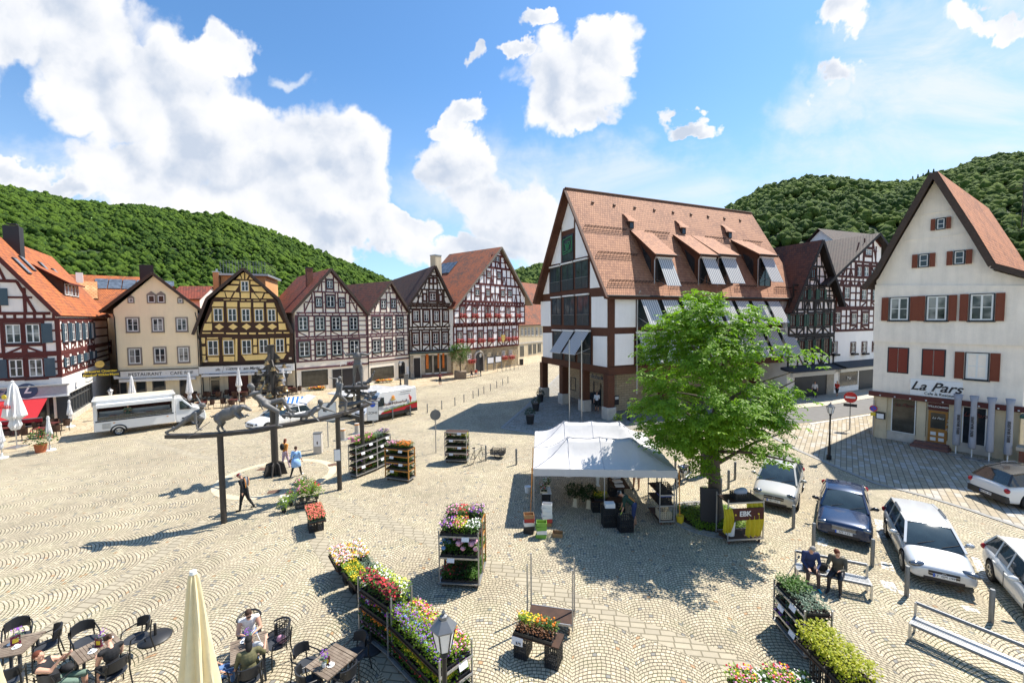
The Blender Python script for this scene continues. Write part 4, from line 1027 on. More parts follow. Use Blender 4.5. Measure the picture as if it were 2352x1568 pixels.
# ================================================================== left corner house (orange roof) and its alley side
A1,B1=(-130,999.6),(149,971)
h=House('corner_house','red half-timbered corner house with orange tile roof, blue shutters and red shop awning','house',A1,B1,None,Z1);H1=h
dpt=h.f.n
S1=Fac(G(*B1),dpt,h.f.world)
eu,ez=h.uz(632,955);m0=h.uz(0,345);slope=(m0[1]-ez)/(eu-m0[0])
best=None
for t_ in np.linspace(4,12,81):
 ap=h.f.P+h.f.d*(h.W-t_);hz=ez+slope*(eu-h.W+t_)
 for s_ in np.linspace(0,30,121):
  q=toD((ap.x+dpt.x*s_,ap.y+dpt.y*s_,hz))
  if abs(q[0]-40)<1.2:
   e=abs(q[1]-564)
   if best is None or e<best[0]:best=(e,t_,hz)
_,hw,hz=best;HDP=14
for s_ in np.linspace(2,40,153):
 ap=h.f.P+h.f.d*(h.W-hw);q=toD((ap.x+dpt.x*s_,ap.y+dpt.y*s_,hz))
 if q[0]>=113:break
 HDP=s_
print('H1',best,HDP)
pu=h.W-hw;W0=h.W
prof=[(pu-hw-.6,ez),(pu,hz),(eu,ez)]
q=h.under(prof,[pu-hw,pu,W0],.22)
zsh=h.uz(600,1590)[1]
h.body([(pu-hw,0),(W0,0),q[2],q[1],q[0]],HDP,'plaster_pink')
h.roof(prof,HDP+.6,'tile_orange',y0=-.45,trim='timber_red')
w=.2
zb=[h.uz(*c_)[1] for c_ in[(600,1575),(600,1350),(600,1330),(600,985)]]
W1=[h.rect(r) for r in[(-235,1415,-95,1588),(98,1405,245,1585),(305,1400,450,1580)]];W2=[h.rect(r) for r in[(-250,1048,-90,1235),(62,1040,222,1232),(272,1036,418,1228)]]
L=h.storey(.0,W0,zb[0],zb[1],W1,w)+h.storey(.0,W0,zb[2],zb[3],W2,w)
for k in range(12):L.append(((.3+k*W0/12,zb[3]),(.3+k*W0/12,zb[3]+.5),w*.8))
lv=[zb[3]+.5,h.uz(300,590)[1],h.uz(300,590)[1]+3,hz-.6]
L+=h.gable([q[0],q[1],q[2]],lv,w,[],step=1.25)
h.bars(L,w,'timber_red')
for i,r in enumerate(W1+W2):h.window(r,px=False,glass='glass_curtain',sur='timber_red',sw=.07,sill='slate',shut=('shutter_blue','r' if i in(2,5) else 'l' if i in(1,0) else 'b') if i not in(4,3) else None,shw=.62,fw=.07)
r=h.rect((0,662,84,840));mb=MB();mb.box(r[0],-.1,r[1],r[2],-.04,r[3]);h.put(mb,'shutter','shutter_blue')
# alley side
def sr(r):a=S1.L(*Z1(r[0],r[1]));b=S1.L(*Z1(r[2],r[3]));return(min(a[0],b[0]),min(a[1],b[1]),max(a[0],b[0]),max(a[1],b[1]))
Ws=[]
for k in range(5):
 for(zlo,zhi) in((zb[2]+.85,zb[3]-.35),(zb[0]+.7,zb[1]-.4)):Ws.append((1.2+k*2.35,zlo,2.2+k*2.35,zhi))
L=h.storey(0,HDP-.2,zb[0],zb[1],[r for r in Ws if r[3]<zb[1]],w)+h.storey(0,HDP-.2,zb[2],zb[3],[r for r in Ws if r[1]>zb[2]],w)
h.bars(L,w,'timber_red',S1)
for r in Ws:h.window(r,S1,px=False,sur='timber_red',sw=.06,sill='slate',shut=('shutter_blue','b'),shw=.5)
# shop front: grey band, pillars, glazing, red awning
zt0,zt1_=h.uz(640,0)[1],0
tz=lambda x,y:h.f.L(*ZL(x,y))
sb=(tz(640,190)[1],tz(640,95)[1])
plain('band_grey',(.36,.35,.38),.6)
mb=MB();mb.mat('band_grey').box(-.3,-.5,sb[0],W0+.35,-.001,sb[1]);mb.mat('zinc').box(-.3,-.62,sb[1]+.002,W0+.45,.0,sb[1]+.1);mb.mat('white_paint').box(-.3,-.55,sb[0]-.16,W0+.4,-.05,sb[0]-.002);o=h.put(mb,'sign_band')
mb=MB();mb.mat('band_white').box(W0+.02,-.45,sb[0],W0+.4,9.5,sb[1]-.002);h.put(mb,'sign_band')
u,z=tz(298,152);mb=MB();mb.cyl((u,-.56,z),(u,-.501,z),.62,n=28);oo=h.put(mb,'sign_disc','letter_blue',parent=o)
text('L',.85,'white_paint',facing(u+.02,z+.08,-.58),oo,shear=.45,bold=.02)
u2,z2=tz(70,175);text('stic',1.15,'letter_blue',facing(u2-.2,z2-.02,-.53),o,shear=.35,bold=.01)
Mside=S1.M@facing(1.9,(sb[0]+sb[1])/2,-.43);text('L',.8,'letter_blue',Mside,h.root,shear=.4,bold=.03)
# side: dark mullioned glazing
mb=MB();mb.box(.3,-.04,.55,9.3,.0,sb[0]-.1);o=h.put(mb,'shop_window','glass_dark',S1)
mb=MB()
for k in range(10):mb.box(.25+k*1.0,-.12,.5,.33+k*1.0,-.041,sb[0]-.05)
mb.box(.25,-.12,1.8,9.3,-.042,1.9);mb.box(.25,-.121,.45,9.3,-.041,.56);h.put(mb,'window_frame','grey_metal',S1,parent=o)
mb=MB();mb.box(-.1,-.35,0,.5,.4,sb[0]-.05);h.put(mb,'pillar','slate',S1)
mb=MB();mb.box(.5,-.25,0,9.4,-.05,.45);h.put(mb,'plinth','pale_stone',S1)
mb=MB();mb.box(pu-hw+.1,-.03,.1,W0-.6,0,sb[0]-.2);o=h.put(mb,'shop_window','glass_dark')
mb=MB()
for k in range(7):mb.box(W0-1-k*2.1,-.1,0,W0-.85-k*2.1,-.031,sb[0]-.16)
h.put(mb,'window_frame','grey_metal',parent=o)
aw0,aw1=tz(610,195),tz(510,370)
mb=MB();ur=aw0[0];zt_,zb2=sb[0]-.16,sb[0]-1.35
mb.mat('red_cloth').prism([(-.3,-.5,zt_),(-.3,-3.3,zb2),(-.3,-3.3,zb2-.05),(-.3,-.5,zt_-.05)],(ur-.3+.0,0,0));mb.box(-.3,-3.33,zb2-.32,ur-.3,-3.29,zb2-.01)
mb.mat('grey_metal').cyl((-.3,-3.3,zb2-.02),(ur-.3,-3.3,zb2-.02),.05)
h.put(mb,'awning')
# chimney, roof windows, dormer on the alley slope
sl_=math.atan2(hz-ez,eu-pu);sn=Vector((math.sin(sl_),0,math.cos(sl_)));dn=Vector((math.cos(sl_),0,-math.sin(sl_)))
def onroof(d,y):return Vector((pu,y,hz+.16/math.cos(sl_)))+dn*d
SLN=math.hypot(eu-pu,hz-ez)
def roof_px(x,y):
 """where a photo ray meets the alley slope: (down-slope metres, depth)"""
 dr=_F*FPX+_R*(x-CX)-_U*(y-CY);Wi=h.f.world.inverted();o_=Wi@CAM;dl=(Wi.to_3x3()@dr);t=(onroof(0,0)-o_).dot(sn)/dl.dot(sn);p=o_+dl*t
 return((p-onroof(0,0)).dot(dn),p.y)
for r in[((110,340),(325,520)),((185,325),(370,485)),((400,390),(560,545)),((540,460),(655,575))]:
 a=roof_px(*Z1(*r[0]));b=roof_px(*Z1(*r[1]));d0,d1=min(a[0],b[0]),max(a[0],b[0]);d1=min(d1,d0+2.2)
 y=(a[1]+b[1])/2;mb=MB();P=[onroof(d0,y-.45),onroof(d1,y-.45),onroof(d1,y+.45),onroof(d0,y+.45)]
 mb.mat('slate').prism([p+sn*.0 for p in P],sn*.12);o=h.put(mb,'roof_window');mb=MB();P=[onroof(d0+.1,y-.35),onroof(d1-.1,y-.35),onroof(d1-.1,y+.35),onroof(d0+.1,y+.35)];mb.prism([p+sn*.1 for p in P],sn*.04);h.put(mb,'pane','solar',parent=o)
c_=roof_px(*Z1(150,250));p=onroof(*c_);mb=MB();mb.box(p.x-.5,p.y-.55,p.z-1.2,p.x+.5,p.y+.55,p.z+2.0);mb.box(p.x-.3,p.y-.35,p.z+2.15,p.x+.3,p.y+.35,p.z+2.25);h.put(mb,'chimney','sign_dark')
# shed dormer: its face looks over the alley
a=S1.L(*Z1(655,830),.8);b=S1.L(*Z1(825,860),.8);ya,yb=a[0],min(b[0],HDP-1);zf0=ez+1.15;zf1=zf0+1.35;xf=eu-1.35
av=S1.L(*Z1(660,690),1.1);bv=S1.L(*Z1(825,838),1.1);ya,yb=av[0],bv[0];print('dormer',av,bv,ez,sl_)
ya=max(3.0,ya);yb=min(max(yb,ya+3.5),HDP-.8);xf=eu-1.2;zf0=ez+1.2*math.tan(sl_)+.2;zf1=zf0+1.45
mb=MB().mat('timber_brown');ztop=zf1+1.6;xt=eu-(ztop-ez)/math.tan(sl_)
mb.prism([(xf,ya,zf0-1.2),(xf,ya,zf1),(xt,ya,ztop),(pu+(hz-zf0+.6)/math.tan(sl_)*0+xt,ya,zf0)],(0,yb-ya,0));o=h.put(mb,'dormer')
mb=MB().mat('tile_orange');q4=[(xf+.45,ya-.3,zf1-.08),(xf+.45,yb+.3,zf1-.08),(xt-.1,yb+.3,ztop+.22),(xt-.1,ya-.3,ztop+.22)];mb.add(q4,[(0,1,2,3)],[[(0,0),(yb-ya,0),(yb-ya,3.4),(0,3.4)]]);mb.mat('timber_red').add([(a_,b_,c_-.14) for a_,b_,c_ in q4]+q4,[(3,2,1,0),(0,1,5,4),(1,2,6,5),(3,0,4,7)]);h.put(mb,'dormer_roof',parent=o)
FD=Fac(h.f.world@Vector((xf,ya,0)),dpt,h.f.world)
for k in range(4):h.window((.25+k*(yb-ya-.4)/4,zf0+.2,(k+1)*(yb-ya-.4)/4+.1,zf1-.12),FD,px=False,nx=1,ny=1,glass='glass_curtain')
# hanging brewery sign over the alley
M_=Matrix.Translation(G(238,872)+Vector((0,0,0)))
pS=S1.world@Vector((5.4,0,0));zz=HT(pS,864)
Sg=thing('hanging_sign','arched black inn sign with gold blackletter words hanging over the alley','sign',(pS.x,pS.y,zz),h.root.rotation_euler.z)
mb=MB();n_=14;Wd,Hh=2.75,.6
P=[(.15+Wd*i/n_,0,.25*math.sin(math.pi*i/n_)+Hh/2) for i in range(n_+1)]+[(.15+Wd*(n_-i)/n_,0,.25*math.sin(math.pi*(n_-i)/n_)-Hh/2) for i in range(n_+1)]
mb.prism(P,(0,.06,0));mb.build('board','sign_dark',Sg)
text('Brauerei Quenzer',.32,'letter_gold',facing(.15+Wd/2,.38,-.02),Sg,bold=.006);text('Gasthof WilderMann',.30,'letter_gold',facing(.15+Wd/2,.02,-.02),Sg,bold=.006)
mb=MB();mb.tube([(0,.03,1.0),(1.0,.03,1.15),(2.2,.03,.95)],.03,5);mb.tube([(0,.03,-.5),(.6,.03,-.6),(.9,.03,-.35)],.03,5);mb.tube([(.4,.03,.5),(.4,.03,1.05)],.02,5);mb.build('bracket','black_metal',Sg)
mb=MB();mb.cyl((1.45,-.0,1.05),(1.45,.06,1.05),.34,n=18);mb.build('crest','shield_gold',Sg)
# pink house behind along the alley and ochre wall closing it
fp=S1.world@Vector((HDP+.2,0,0));fe=G(245,884)
hh=House('alley_house','tall pale pink plastered house deep along the alley behind the corner house','house',(200,931),(245,884),None,Z1)
zt_=hh.uz(1010,965)[1];mb=MB();mb.box(0,0,0,hh.W,7,zt_);hh.put(mb,'wall','plaster_pink')
mb=MB().mat('tile_orange');mb.add([(-.3,-.5,zt_),(hh.W+.3,-.5,zt_),(hh.W+.3,4,zt_+3.6),(-.3,4,zt_+3.6)],[(0,1,2,3)],[[(0,0),(hh.W,0),(hh.W,5.5),(0,5.5)]]);mb.mat('gutter').add([(-.3,-.5,zt_-.12),(hh.W+.3,-.5,zt_-.12),(hh.W+.3,-.5,zt_),(-.3,-.5,zt_)],[(0,1,2,3)]);hh.put(mb,'roof')
for k in range(4):
 for zz_ in(.8,3.9,6.8):
  u=hh.W*(k+.5)/4;hh.window((u-.4,zz_,u+.4,zz_+1.5),px=False,sur='trim_grey',sw=.08)
hh=House('alley_house','ochre plastered wall of the house closing the alley beside the cream gable','house',(236,880),(275,884),None,Z1)
zt_=hh.uz(1040,905)[1];mb=MB();mb.box(-1,0,0,hh.W+6,8,zt_);hh.put(mb,'wall','plaster_sand')
mb=MB().mat('tile_orange');mb.add([(-1.3,-.4,zt_-.1),(hh.W+6,-.4,zt_-.1),(hh.W+6,4,zt_+3.4),(-1.3,4,zt_+3.4)],[(0,1,2,3)],[[(0,0),(12,0),(12,5.5),(0,5.5)]]);mb.add([(-1.3,8.4,zt_-.1),(hh.W+6,8.4,zt_-.1),(hh.W+6,4,zt_+3.4),(-1.3,4,zt_+3.4)],[(3,2,1,0)],[[(0,0),(12,0),(12,5.5),(0,5.5)]]);hh.put(mb,'roof')
hh.window((1075,1015,1105,1090),nx=1);hh.window((1135,1205,1165,1265),nx=1,ny=1,sur='trim_red');hh.window((1130,1275,1165,1335),nx=1,ny=1,sur='trim_red')
# roofs seen between and behind
def back_house(name,label,A,B,yeave,yridge,dep,roofm,wallm,extra=None,over=.5):
 hb=House(name,label,'house',A,B,None,ZID);ze=h_=hb.uz((A[0]+B[0])/2,yeave)[1]
 u_,zr=hb.uz((A[0]+B[0])/2,yridge,off=dep/2)
 mb=MB();mb.prism([(0,0,0),(0,dep,0),(0,dep,ze),(0,dep/2,zr-.2),(0,0,ze)],(hb.W,0,0));hb.put(mb,'wall',wallm)
 mb=MB().mat(roofm);sl2=math.hypot(dep/2,zr-ze)
 mb.add([(-over,-.4,ze-.15),(hb.W+over,-.4,ze-.15),(hb.W+over,dep/2,zr),(-over,dep/2,zr)],[(0,1,2,3)],[[(0,0),(hb.W,0),(hb.W,sl2),(0,sl2)]])
 mb.add([(-over,dep+.4,ze-.15),(hb.W+over,dep+.4,ze-.15),(hb.W+over,dep/2,zr),(-over,dep/2,zr)],[(3,2,1,0)],[[(0,0),(hb.W,0),(hb.W,sl2),(0,sl2)]])
 mb.mat('verge_brown').add([(-over,-.4,ze-.3),(hb.W+over,-.4,ze-.3),(hb.W+over,-.4,ze-.16),(-over,-.4,ze-.16)],[(0,1,2,3)])
 o=hb.put(mb,'roof');return hb,ze,zr,sl2,o
hb,ze,zr,sl2,ro=back_house('house','orange-roofed house with a row of solar panels behind the cream house',(100,855),(330,842),700,632,16,'tile_orange','plaster_sand')
for k in range(6):
 u=hb.W*.48+k*2.0;d0=.18;vv=Vector((0,8,zr-ze)).normalized();nn_=Vector((0,-vv.z,vv.y));p0=Vector((u,0,ze))+vv*(sl2*.52)
 mb=MB();mb.prism([p0+nn_*.12,p0+Vector((1.85,0,0))+nn_*.12,p0+Vector((1.85,0,0))+vv*3.3+nn_*.12,p0+vv*3.3+nn_*.12],nn_*.1);hb.put(mb,'solar_panel','solar',parent=ro)
hb,ze,zr,sl2,ro=back_house('house','small pink house with yellowish tile roof behind the orange corner roof',(140,893),(225,886),682,645,6,'tile_yellow','plaster_pink')
mb=MB();mb.box(hb.W*.55,2.6,zr-1,hb.W*.75,3.4,zr+1.1);hb.put(mb,'chimney','plaster_pink')
hb,ze,zr,sl2,ro=back_house('house','small house with glossy red tile roof between the cream and yellow gables',(398,886),(468,884),684,657,6,'tile_red','plaster_pink',over=.3)
# ================================================================== bank
PB,PE=G(1399,963),None
dl=Vector((.914,.405,0)).normalized()
BW,BL=11.8,24.0
bank=thing('bank_building','large bank building with steep red tile roof, dormers, white panels and brown posts','bank',(PB.x,PB.y,0),math.atan2(dl.y,dl.x))
h=House.__new__(House);h.root=bank;h.W=BL;h.tf=Z4;h.f=Fac(PB,dl);BK=h
GP=h.f.P+h.f.n*BW;GF=Fac(GP,-h.f.n,h.f.world)
ez=h.uz(750,885)[1];z1=h.uz(755,1510)[1];z2=h.uz(755,1215)[1];z3=h.uz(755,905)[1]
print('bank heights',z1,z2,z3,ez)
az=GF.L(*Z4(437,135))[1];uc=BW/2
mb=MB();mb.prism([(0,0,z1),(0,BW,z1),(0,BW,ez),(0,BW/2,az-.5),(0,0,ez)],(BL,0,0));h.put(mb,'wall','timber_bank')
mb=MB();mb.prism([(2.6,2.4,0),(BL,2.4,0),(BL,BW,0),(2.6,BW,0)],(0,0,z1+.05));h.put(mb,'ground_floor_wall','travertine')
mb=MB();mb.box(-.12,-.12,z1-.62,BL+.1,BW+.12,z1+.02);h.put(mb,'floor_beam','timber_bank')
for(x,y) in[(0.05,.1),(0.05,3.75),(.05,7.5),(.05,BW-.1),(6,.1),(12,.1),(18,.1),(BL-.3,.1)]:
 mb=MB();mb.box(x-.33,y-.33,1.05,x+.33,y+.33,z1-.6);o=h.put(mb,'column','timber_bank');mb=MB();mb.box(x-.45,y-.45,0,x+.45,y+.45,1.05);h.put(mb,'column_base','pale_stone',parent=o,bevel=.04)
 # roof
RTH=.22;ov=.7;sl3=math.hypot(BW/2+.45,az-ez);tb=math.atan2(az-ez,BW/2)
mb=MB().mat('tile_bank')
e_=.5;ze_=ez-e_*math.tan(tb)+.15
ridge=az+.12
for sgn in(0,1):
 y0=-e_ if sgn==0 else BW+e_
 q=[(-ov,y0,ze_),(BL+ov,y0,ze_),(BL+ov,BW/2,ridge),(-ov,BW/2,ridge)]
 mb.mat('tile_bank').add(q,[(0,1,2,3) if sgn==0 else(3,2,1,0)],[[(0,0),(BL,0),(BL,sl3),(0,sl3)] if sgn==0 else[(0,sl3),(BL,sl3),(BL,0),(0,0)]])
 mb.mat('timber_bank').add([(a,b,c-.3) for a,b,c in q]+q,[(0,3,2,1) if sgn==0 else(0,1,2,3),(0,1,5,4),(1,2,6,5),(3,0,4,7)])
mb.mat('gutter').cyl((-ov,-e_-.08,ze_-.02),(BL+ov,-e_-.08,ze_-.02),.09,n=8)
broof=h.put(mb,'roof')
mb=MB();mb.tube([(-ov-.05,-e_-.1,ze_-.2),(-ov-.05,BW/2,ridge-.12),(-ov-.05,BW+e_+.1,ze_-.2)],.19,4);h.put(mb,'verge_board','timber_bank',parent=broof)
mb=MB();mb.cyl((-ov,BW/2,ridge+.0),(BL+ov,BW/2,ridge+.0),.13,n=8);h.put(mb,'ridge_tiles','tile_bank',parent=broof)
vv=Vector((0,BW/2+e_,ridge-ze_)).normalized();nv=Vector((0,-vv.z,vv.y))
def br(u,d):return Vector((u,-e_,ze_))+vv*d
SLB=math.hypot(BW/2+e_,ridge-ze_)
# panels and glazing of the gable
def pol(F,pts,name,mat,y=-.05,parent=None,th=.06,tf=Z4):
 mb=MB();mb.prism([(u,y,z) for u,z in[F.L(*tf(*p)) for p in pts]],(0,th,0));return h.put(mb,name,mat,F,parent)
for pts in[[(440,195),(485,290),(483,415),(390,445),(390,330)],[(496,325),(598,550),(598,632),(497,655)],[(613,597),(733,876),(611,888)],[(382,380),(382,690),(300,706),(303,655)],[(289,690),(290,930),(215,938)],
[(224,992),(300,988),(302,1184),(226,1184)],[(622,956),(745,950),(745,1196),(622,1193)],[(240,1237),(312,1236),(314,1436),(242,1424)],[(635,1262),(743,1264),(743,1512),(635,1488)]]:
 pol(GF,pts,'wall_panel','panel_white')
for k,r in enumerate([(392,455,482,668),(299,716,381,918),(390,688,482,903),(494,660,598,888),(312,962,387,1178),(406,950,490,1182),(508,940,605,1183),(322,1225,397,1440),(413,1228,497,1456),(514,1230,618,1478)]):
 u0,z0=GF.L(*Z4(r[0],r[3]));u1,_=GF.L(*Z4(r[2],r[3]));zt_=GF.L(*Z4(r[2],r[1]))[1];z0=min(z0,GF.L(*Z4(r[2],r[3]))[1])
 h.window((u0+.05,z0+.05,u1-.05,zt_),GF,px=False,nx=1 if k==0 else 2,ny=1,frame='slate',glass='glass_blue',off=-.03,fw=.08)
 if k>0:
  mb=MB()
  for j in range(int((u1-u0)/.13)):mb.box(u0+.08+j*.13,-.115,z0+.1,u0+.10+j*.13,-.095,z0+1.05)
  mb.box(u0+.02,-.12,z0+1.05,u1-.02,-.09,z0+1.1);h.put(mb,'railing','grey_metal',GF)
  mb=MB();mb.box(u0-.02,-.22,zt_+.02,u1+.02,-.05,zt_+.16);h.put(mb,'awning_box','white_paint',GF)
u0,zc=GF.L(*Z4(437,560));plain('neon_green',(.05,.32,.13),.5)
mb=MB();s_=.78
for a,b in[((-1.0,-.9),(-1,.9)),((-1,.9),(1,1.1)),((1,1.1),(1,-.7)),((-1,-.9),(.9,-.7)),((-1,-.62),(-.25,-.55)),((-.45,.35),(-.1,-.5)),((-.1,-.5),(.15,-.5)),((.15,-.5),(.4,.2)),((.4,.2),(.6,.2)),((.6,.2),(.6,.5)),((.2,.5),(.6,.5)),((-.45,.35),(-.6,.35)),((-.2,.35),(.02,-.2)),((.02,-.2),(.2,.5)),((.35,-.6),(1,-.45))]:
 mb.bar((u0+a[0]*s_,-.13,zc+a[1]*s_),(u0+b[0]*s_,-.13,zc+b[1]*s_),.04,.04)
h.put(mb,'logo','neon_green',GF)
# striped blinds on rods
def stripes(name,c1,c2,f,axis=0):
 m,t,b=newmat(name);x=t.sep(t.node('ShaderNodeTexCoord').outputs['Object'])[axis]
 fr=t.m('FRACT',t.m('MULTIPLY',x,f));t.put(b.inputs['Base Color'],t.mix(t.m('GREATER_THAN',fr,.5),tuple(c1)+(1,),tuple(c2)+(1,)));b.inputs['Roughness'].default_value=.8;return m
stripes('blind_stripe',(.62,.62,.60),(.27,.28,.30),4.2,0);stripes('blind_stripe_gable',(.60,.60,.60),(.27,.28,.30),4.2,1)
def blind(F,u0,u1,zt_,drop,out,mat='blind_stripe'):
 mb=MB();mb.mat(mat).add([(u0,-.25,zt_),(u1,-.25,zt_),(u1,-.25-out,zt_-drop),(u0,-.25-out,zt_-drop)],[(0,1,2,3),(3,2,1,0)] if False else[(0,1,2,3)])
 mb.mat('white_paint').box(u0-.05,-.33,zt_,u1+.05,-.12,zt_+.14);mb.mat('steel').cyl((u0,-.25-out,zt_-drop),(u1,-.25-out,zt_-drop),.03,n=6)
 mb.bar((u0,-.1,zt_-drop*.75),(u0,-.25-out,zt_-drop),.03,.03);mb.bar((u1,-.1,zt_-drop*.75),(u1,-.25-out,zt_-drop),.03,.03)
 return h.put(mb,'blind',None,F)
for r in[(413,497),(514,618)]:
 u0,zt_=GF.L(*Z4(r[0],1222));u1,_=GF.L(*Z4(r[1],1226));blind(GF,u0,u1,zt_,2.0,1.5,'blind_stripe_gable')
 # long side: panels, glazing, blinds in bays
for(za,zb_) in((z1+.15,z2-.35),(z2+.2,z3-.35)):
 up=h.rect((780,1265,948,1512))[2] if za<z2 else h.rect((780,950,963,1195))[2]
 mb=MB();mb.box(.55,-.05,za,up,.02,zb_);h.put(mb,'wall_panel','panel_white')
 nb=9;b0=up+.15;bw=(BL-.6-b0)/nb
 for k in range(nb):
  a=b0+k*bw;h.window((a+.1,za,a+bw*.72,zb_),px=False,nx=1,ny=1,frame='slate',glass='glass_blue',off=-.02,fw=.07)
  mb=MB();mb.box(a+bw*.76,-.045,za,a+bw*.97,.02,zb_);h.put(mb,'wall_panel','panel_white')
  last=(k==nb-1 and za>z2-.1)
  blind(h.f,a+.05,a+bw*.80,zb_+.02,2.55 if not last else 2.7,1.35 if not last else.05)
mb=MB();mb.tube([(up+.1,-.5,ez-.2),(up+.05,-.2,ez-.7),(up+.05,-.2,2)],.06,6);h.put(mb,'downpipe','zinc')
def ud(x,y):
 dr=_F*FPX+_R*(Z4(x,y)[0]-CX)-_U*(Z4(x,y)[1]-CY);Wi=h.f.world.inverted();o_=Wi@CAM;dl_=Wi.to_3x3()@dr;t=(br(0,0)-o_).dot(nv)/dl_.dot(nv);p=o_+dl_*t;return p.x,(p-br(0,0)).dot(vv)
 # dormers
def u_at(x,y,off):return h.f.L(*Z4(x,y),off)[0]
for(xa,xb,tx_,ty_) in[(1108,1250,885,442),(1452,1588,1218,478),(1600,1742,1368,487),(1915,2038,1665,518)]:
 ua,ub=u_at(xa+10,870,.3),u_at(xb-8,880,.3);yf=.35
 zf=h.f.L(*Z4((xa+xb)/2,628),yf)[1];depth_=min(5.2,(ridge-zf)/math.tan(tb)*.62);dtop=(lambda p_:p_)(ud(tx_+25,ty_+3))[1];yt=-e_+dtop*vv.y;zt_=ze_+(yt+e_)*math.tan(tb)+.1
 mb=MB();mb.prism([(ua,yf,ez-.2),(ua,yf,zf),(ua,yt,zt_-.15),(ua,yt,ez)],(ub-ua,0,0));o=h.put(mb,'dormer','timber_bank')
 mb=MB();mb.prism([(ua-.03,yf+.5,ez+.8),(ua-.03,yf+.5,zf-.3),(ua-.03,yt-1.2,zt_-1.5)],(.03,0,0));h.put(mb,'side_glazing','glass_dark',parent=o)
 mb=MB();q=[(ua-.35,yf-.45,zf-.02),(ub+.35,yf-.45,zf-.02),(ub+.35,yt,zt_+.12),(ua-.35,yt,zt_+.12)];ll=math.hypot(yt-yf+.45,zt_-zf)
 mb.mat('tile_bank').add(q,[(0,1,2,3)],[[(0,0),(ub-ua+.7,0),(ub-ua+.7,ll),(0,ll)]]);mb.mat('timber_bank').add([(a,b,c-.2) for a,b,c in q]+q,[(3,2,1,0),(0,1,5,4),(1,2,6,5),(3,0,4,7)]);mb.mat('gutter').cyl((ua-.35,yf-.5,zf-.05),(ub+.35,yf-.5,zf-.05),.06,n=6)
 rf_=h.put(mb,'dormer_roof',parent=o)
 mb=MB();mb.tube([(ua-.2,yf-.45,zf-.1),(ua-.12,yf-.1,zf-.5),(ua-.12,yf-.1,ez+.35)],.05,6);h.put(mb,'downpipe','zinc')
 DF=Fac(h.f.P+h.f.n*yf,h.f.d,h.f.world)
 w_=h.window((ua+.15,ez-.1,ub-.15,zf-.3),DF,px=False,nx=2,ny=1,frame='slate',glass='glass_dark',off=-.03);blind(DF,ua+.12,ub-.12,zf-.35,2.45,1.15)
def snow_guard(u0,u1,d):
 mb=MB();
 for k in range(3):p=br(u0,d)+nv*(.1+k*.1);q=br(u1,d)+nv*(.1+k*.1);mb.bar(p,q,.03,.03)
 n=int((u1-u0)/.35)
 for k in range(n+1):u=u0+(u1-u0)*k/n;mb.bar(br(u,d)+nv*.02,br(u,d)+nv*.34,.03,.03)
 h.put(mb,'snow_guard','timber_brown')
for a,b in[((560,405),(885,440)),((1028,450),(1218,468)),((1497,492),(1660,510)),((1795,520),(1945,540)),((662,612),(970,635)),((752,832),(1090,850)),((1245,845),(1440,862)),((1740,870),(1905,885)),((2045,880),(2180,900))]:
 u0,d0=ud(*a);u1,d1=ud(*b);snow_guard(u0,u1,(d0+d1)/2)
for x,y in[(935,425),(1345,470),(1708,500)]:
 u0,d0=ud(x,y);p=br(u0,d0);mb=MB();q=br(u0,d0+1.9)
 mb.mat('timber_brown').prism([(p.x-.3,p.y+.05,p.z),(p.x+.3,p.y+.05,p.z),(p.x+.3,p.y+.05,p.z+.75),(p.x-.3,p.y+.05,p.z+.75)],(0,1.2,0));mb.mat('glass_dark').box(p.x-.2,p.y,p.z+.12,p.x+.2,p.y+.04,p.z+.62)
 mb.mat('tile_bank').add([(p.x-.5,p.y-.3,p.z+.68),(p.x+.5,p.y-.3,p.z+.68),(p.x+.3,q.y,q.z+.1),(p.x-.3,q.y,q.z+.1)],[(0,1,2,3)],[[(0,0),(1,0),(1,2),(0,2)]]);h.put(mb,'roof_hatch')
for k in range(9):
 p=br(1.8+k*2.5,SLB*.87);mb=MB();mb.prism([p+Vector((-.15,0,0)),p+Vector((.15,0,0)),p+Vector((.0,.1,0))+vv*.25],nv*.14);h.put(mb,'roof_vent','tile_bank')
 # entrance under the gable
EF=Fac(h.f.world@Vector((2.6,BW,0)),-h.f.n,h.f.world)
def er(r):a=EF.L(*ZV(r[0],r[1]));b=EF.L(*ZV(r[2],r[3]));return(a[0],b[1],b[0],a[1])
r=er((640,305,782,575));r=(r[0],.0,r[2],r[3]);mb=MB();mb.box(r[0],-.05,r[1],r[2],0,r[3]);o=h.put(mb,'entrance','glass_dark',EF)
mb=MB();mb.box(r[0],-.09,0,r[0]+.12,-.051,r[3]);h.put(mb,'door_frame','slate',EF,parent=o);mb=MB();mb.box((r[0]+r[2])/2-.05,-.09,0,(r[0]+r[2])/2+.05,-.051,r[3]);h.put(mb,'door_frame','slate',EF,parent=o)
r2=er((636,232,785,300));mb=MB();mb.box(r2[0]-.1,-.12,r2[1],r2[2]+.1,0,r2[3]);o=h.put(mb,'sign_panel','plaster_sand',EF)
text('Volksbank',.62,'letter_blue',EF.M@facing((r2[0]+r2[2])/2+.35,(r2[1]+r2[3])/2,-.13),o,bold=.008)
mb=MB();zc=(r2[1]+r2[3])/2;mb.box(r2[0]-.05,-.15,zc-.28,r2[0]+.5,-.121,zc+.3);h.put(mb,'logo','letter_blue',EF,parent=o)
mb=MB();mb.box(r2[0]+.1,-.16,zc-.12,r2[0]+.36,-.151,zc+.16);h.put(mb,'logo','white_paint',EF,parent=o)
r=er((470,300,522,445));h.window((r[0],.8,r[2],r[3]+.3),EF,px=False,nx=1,ny=1,frame='slate',glass='glass_dark')
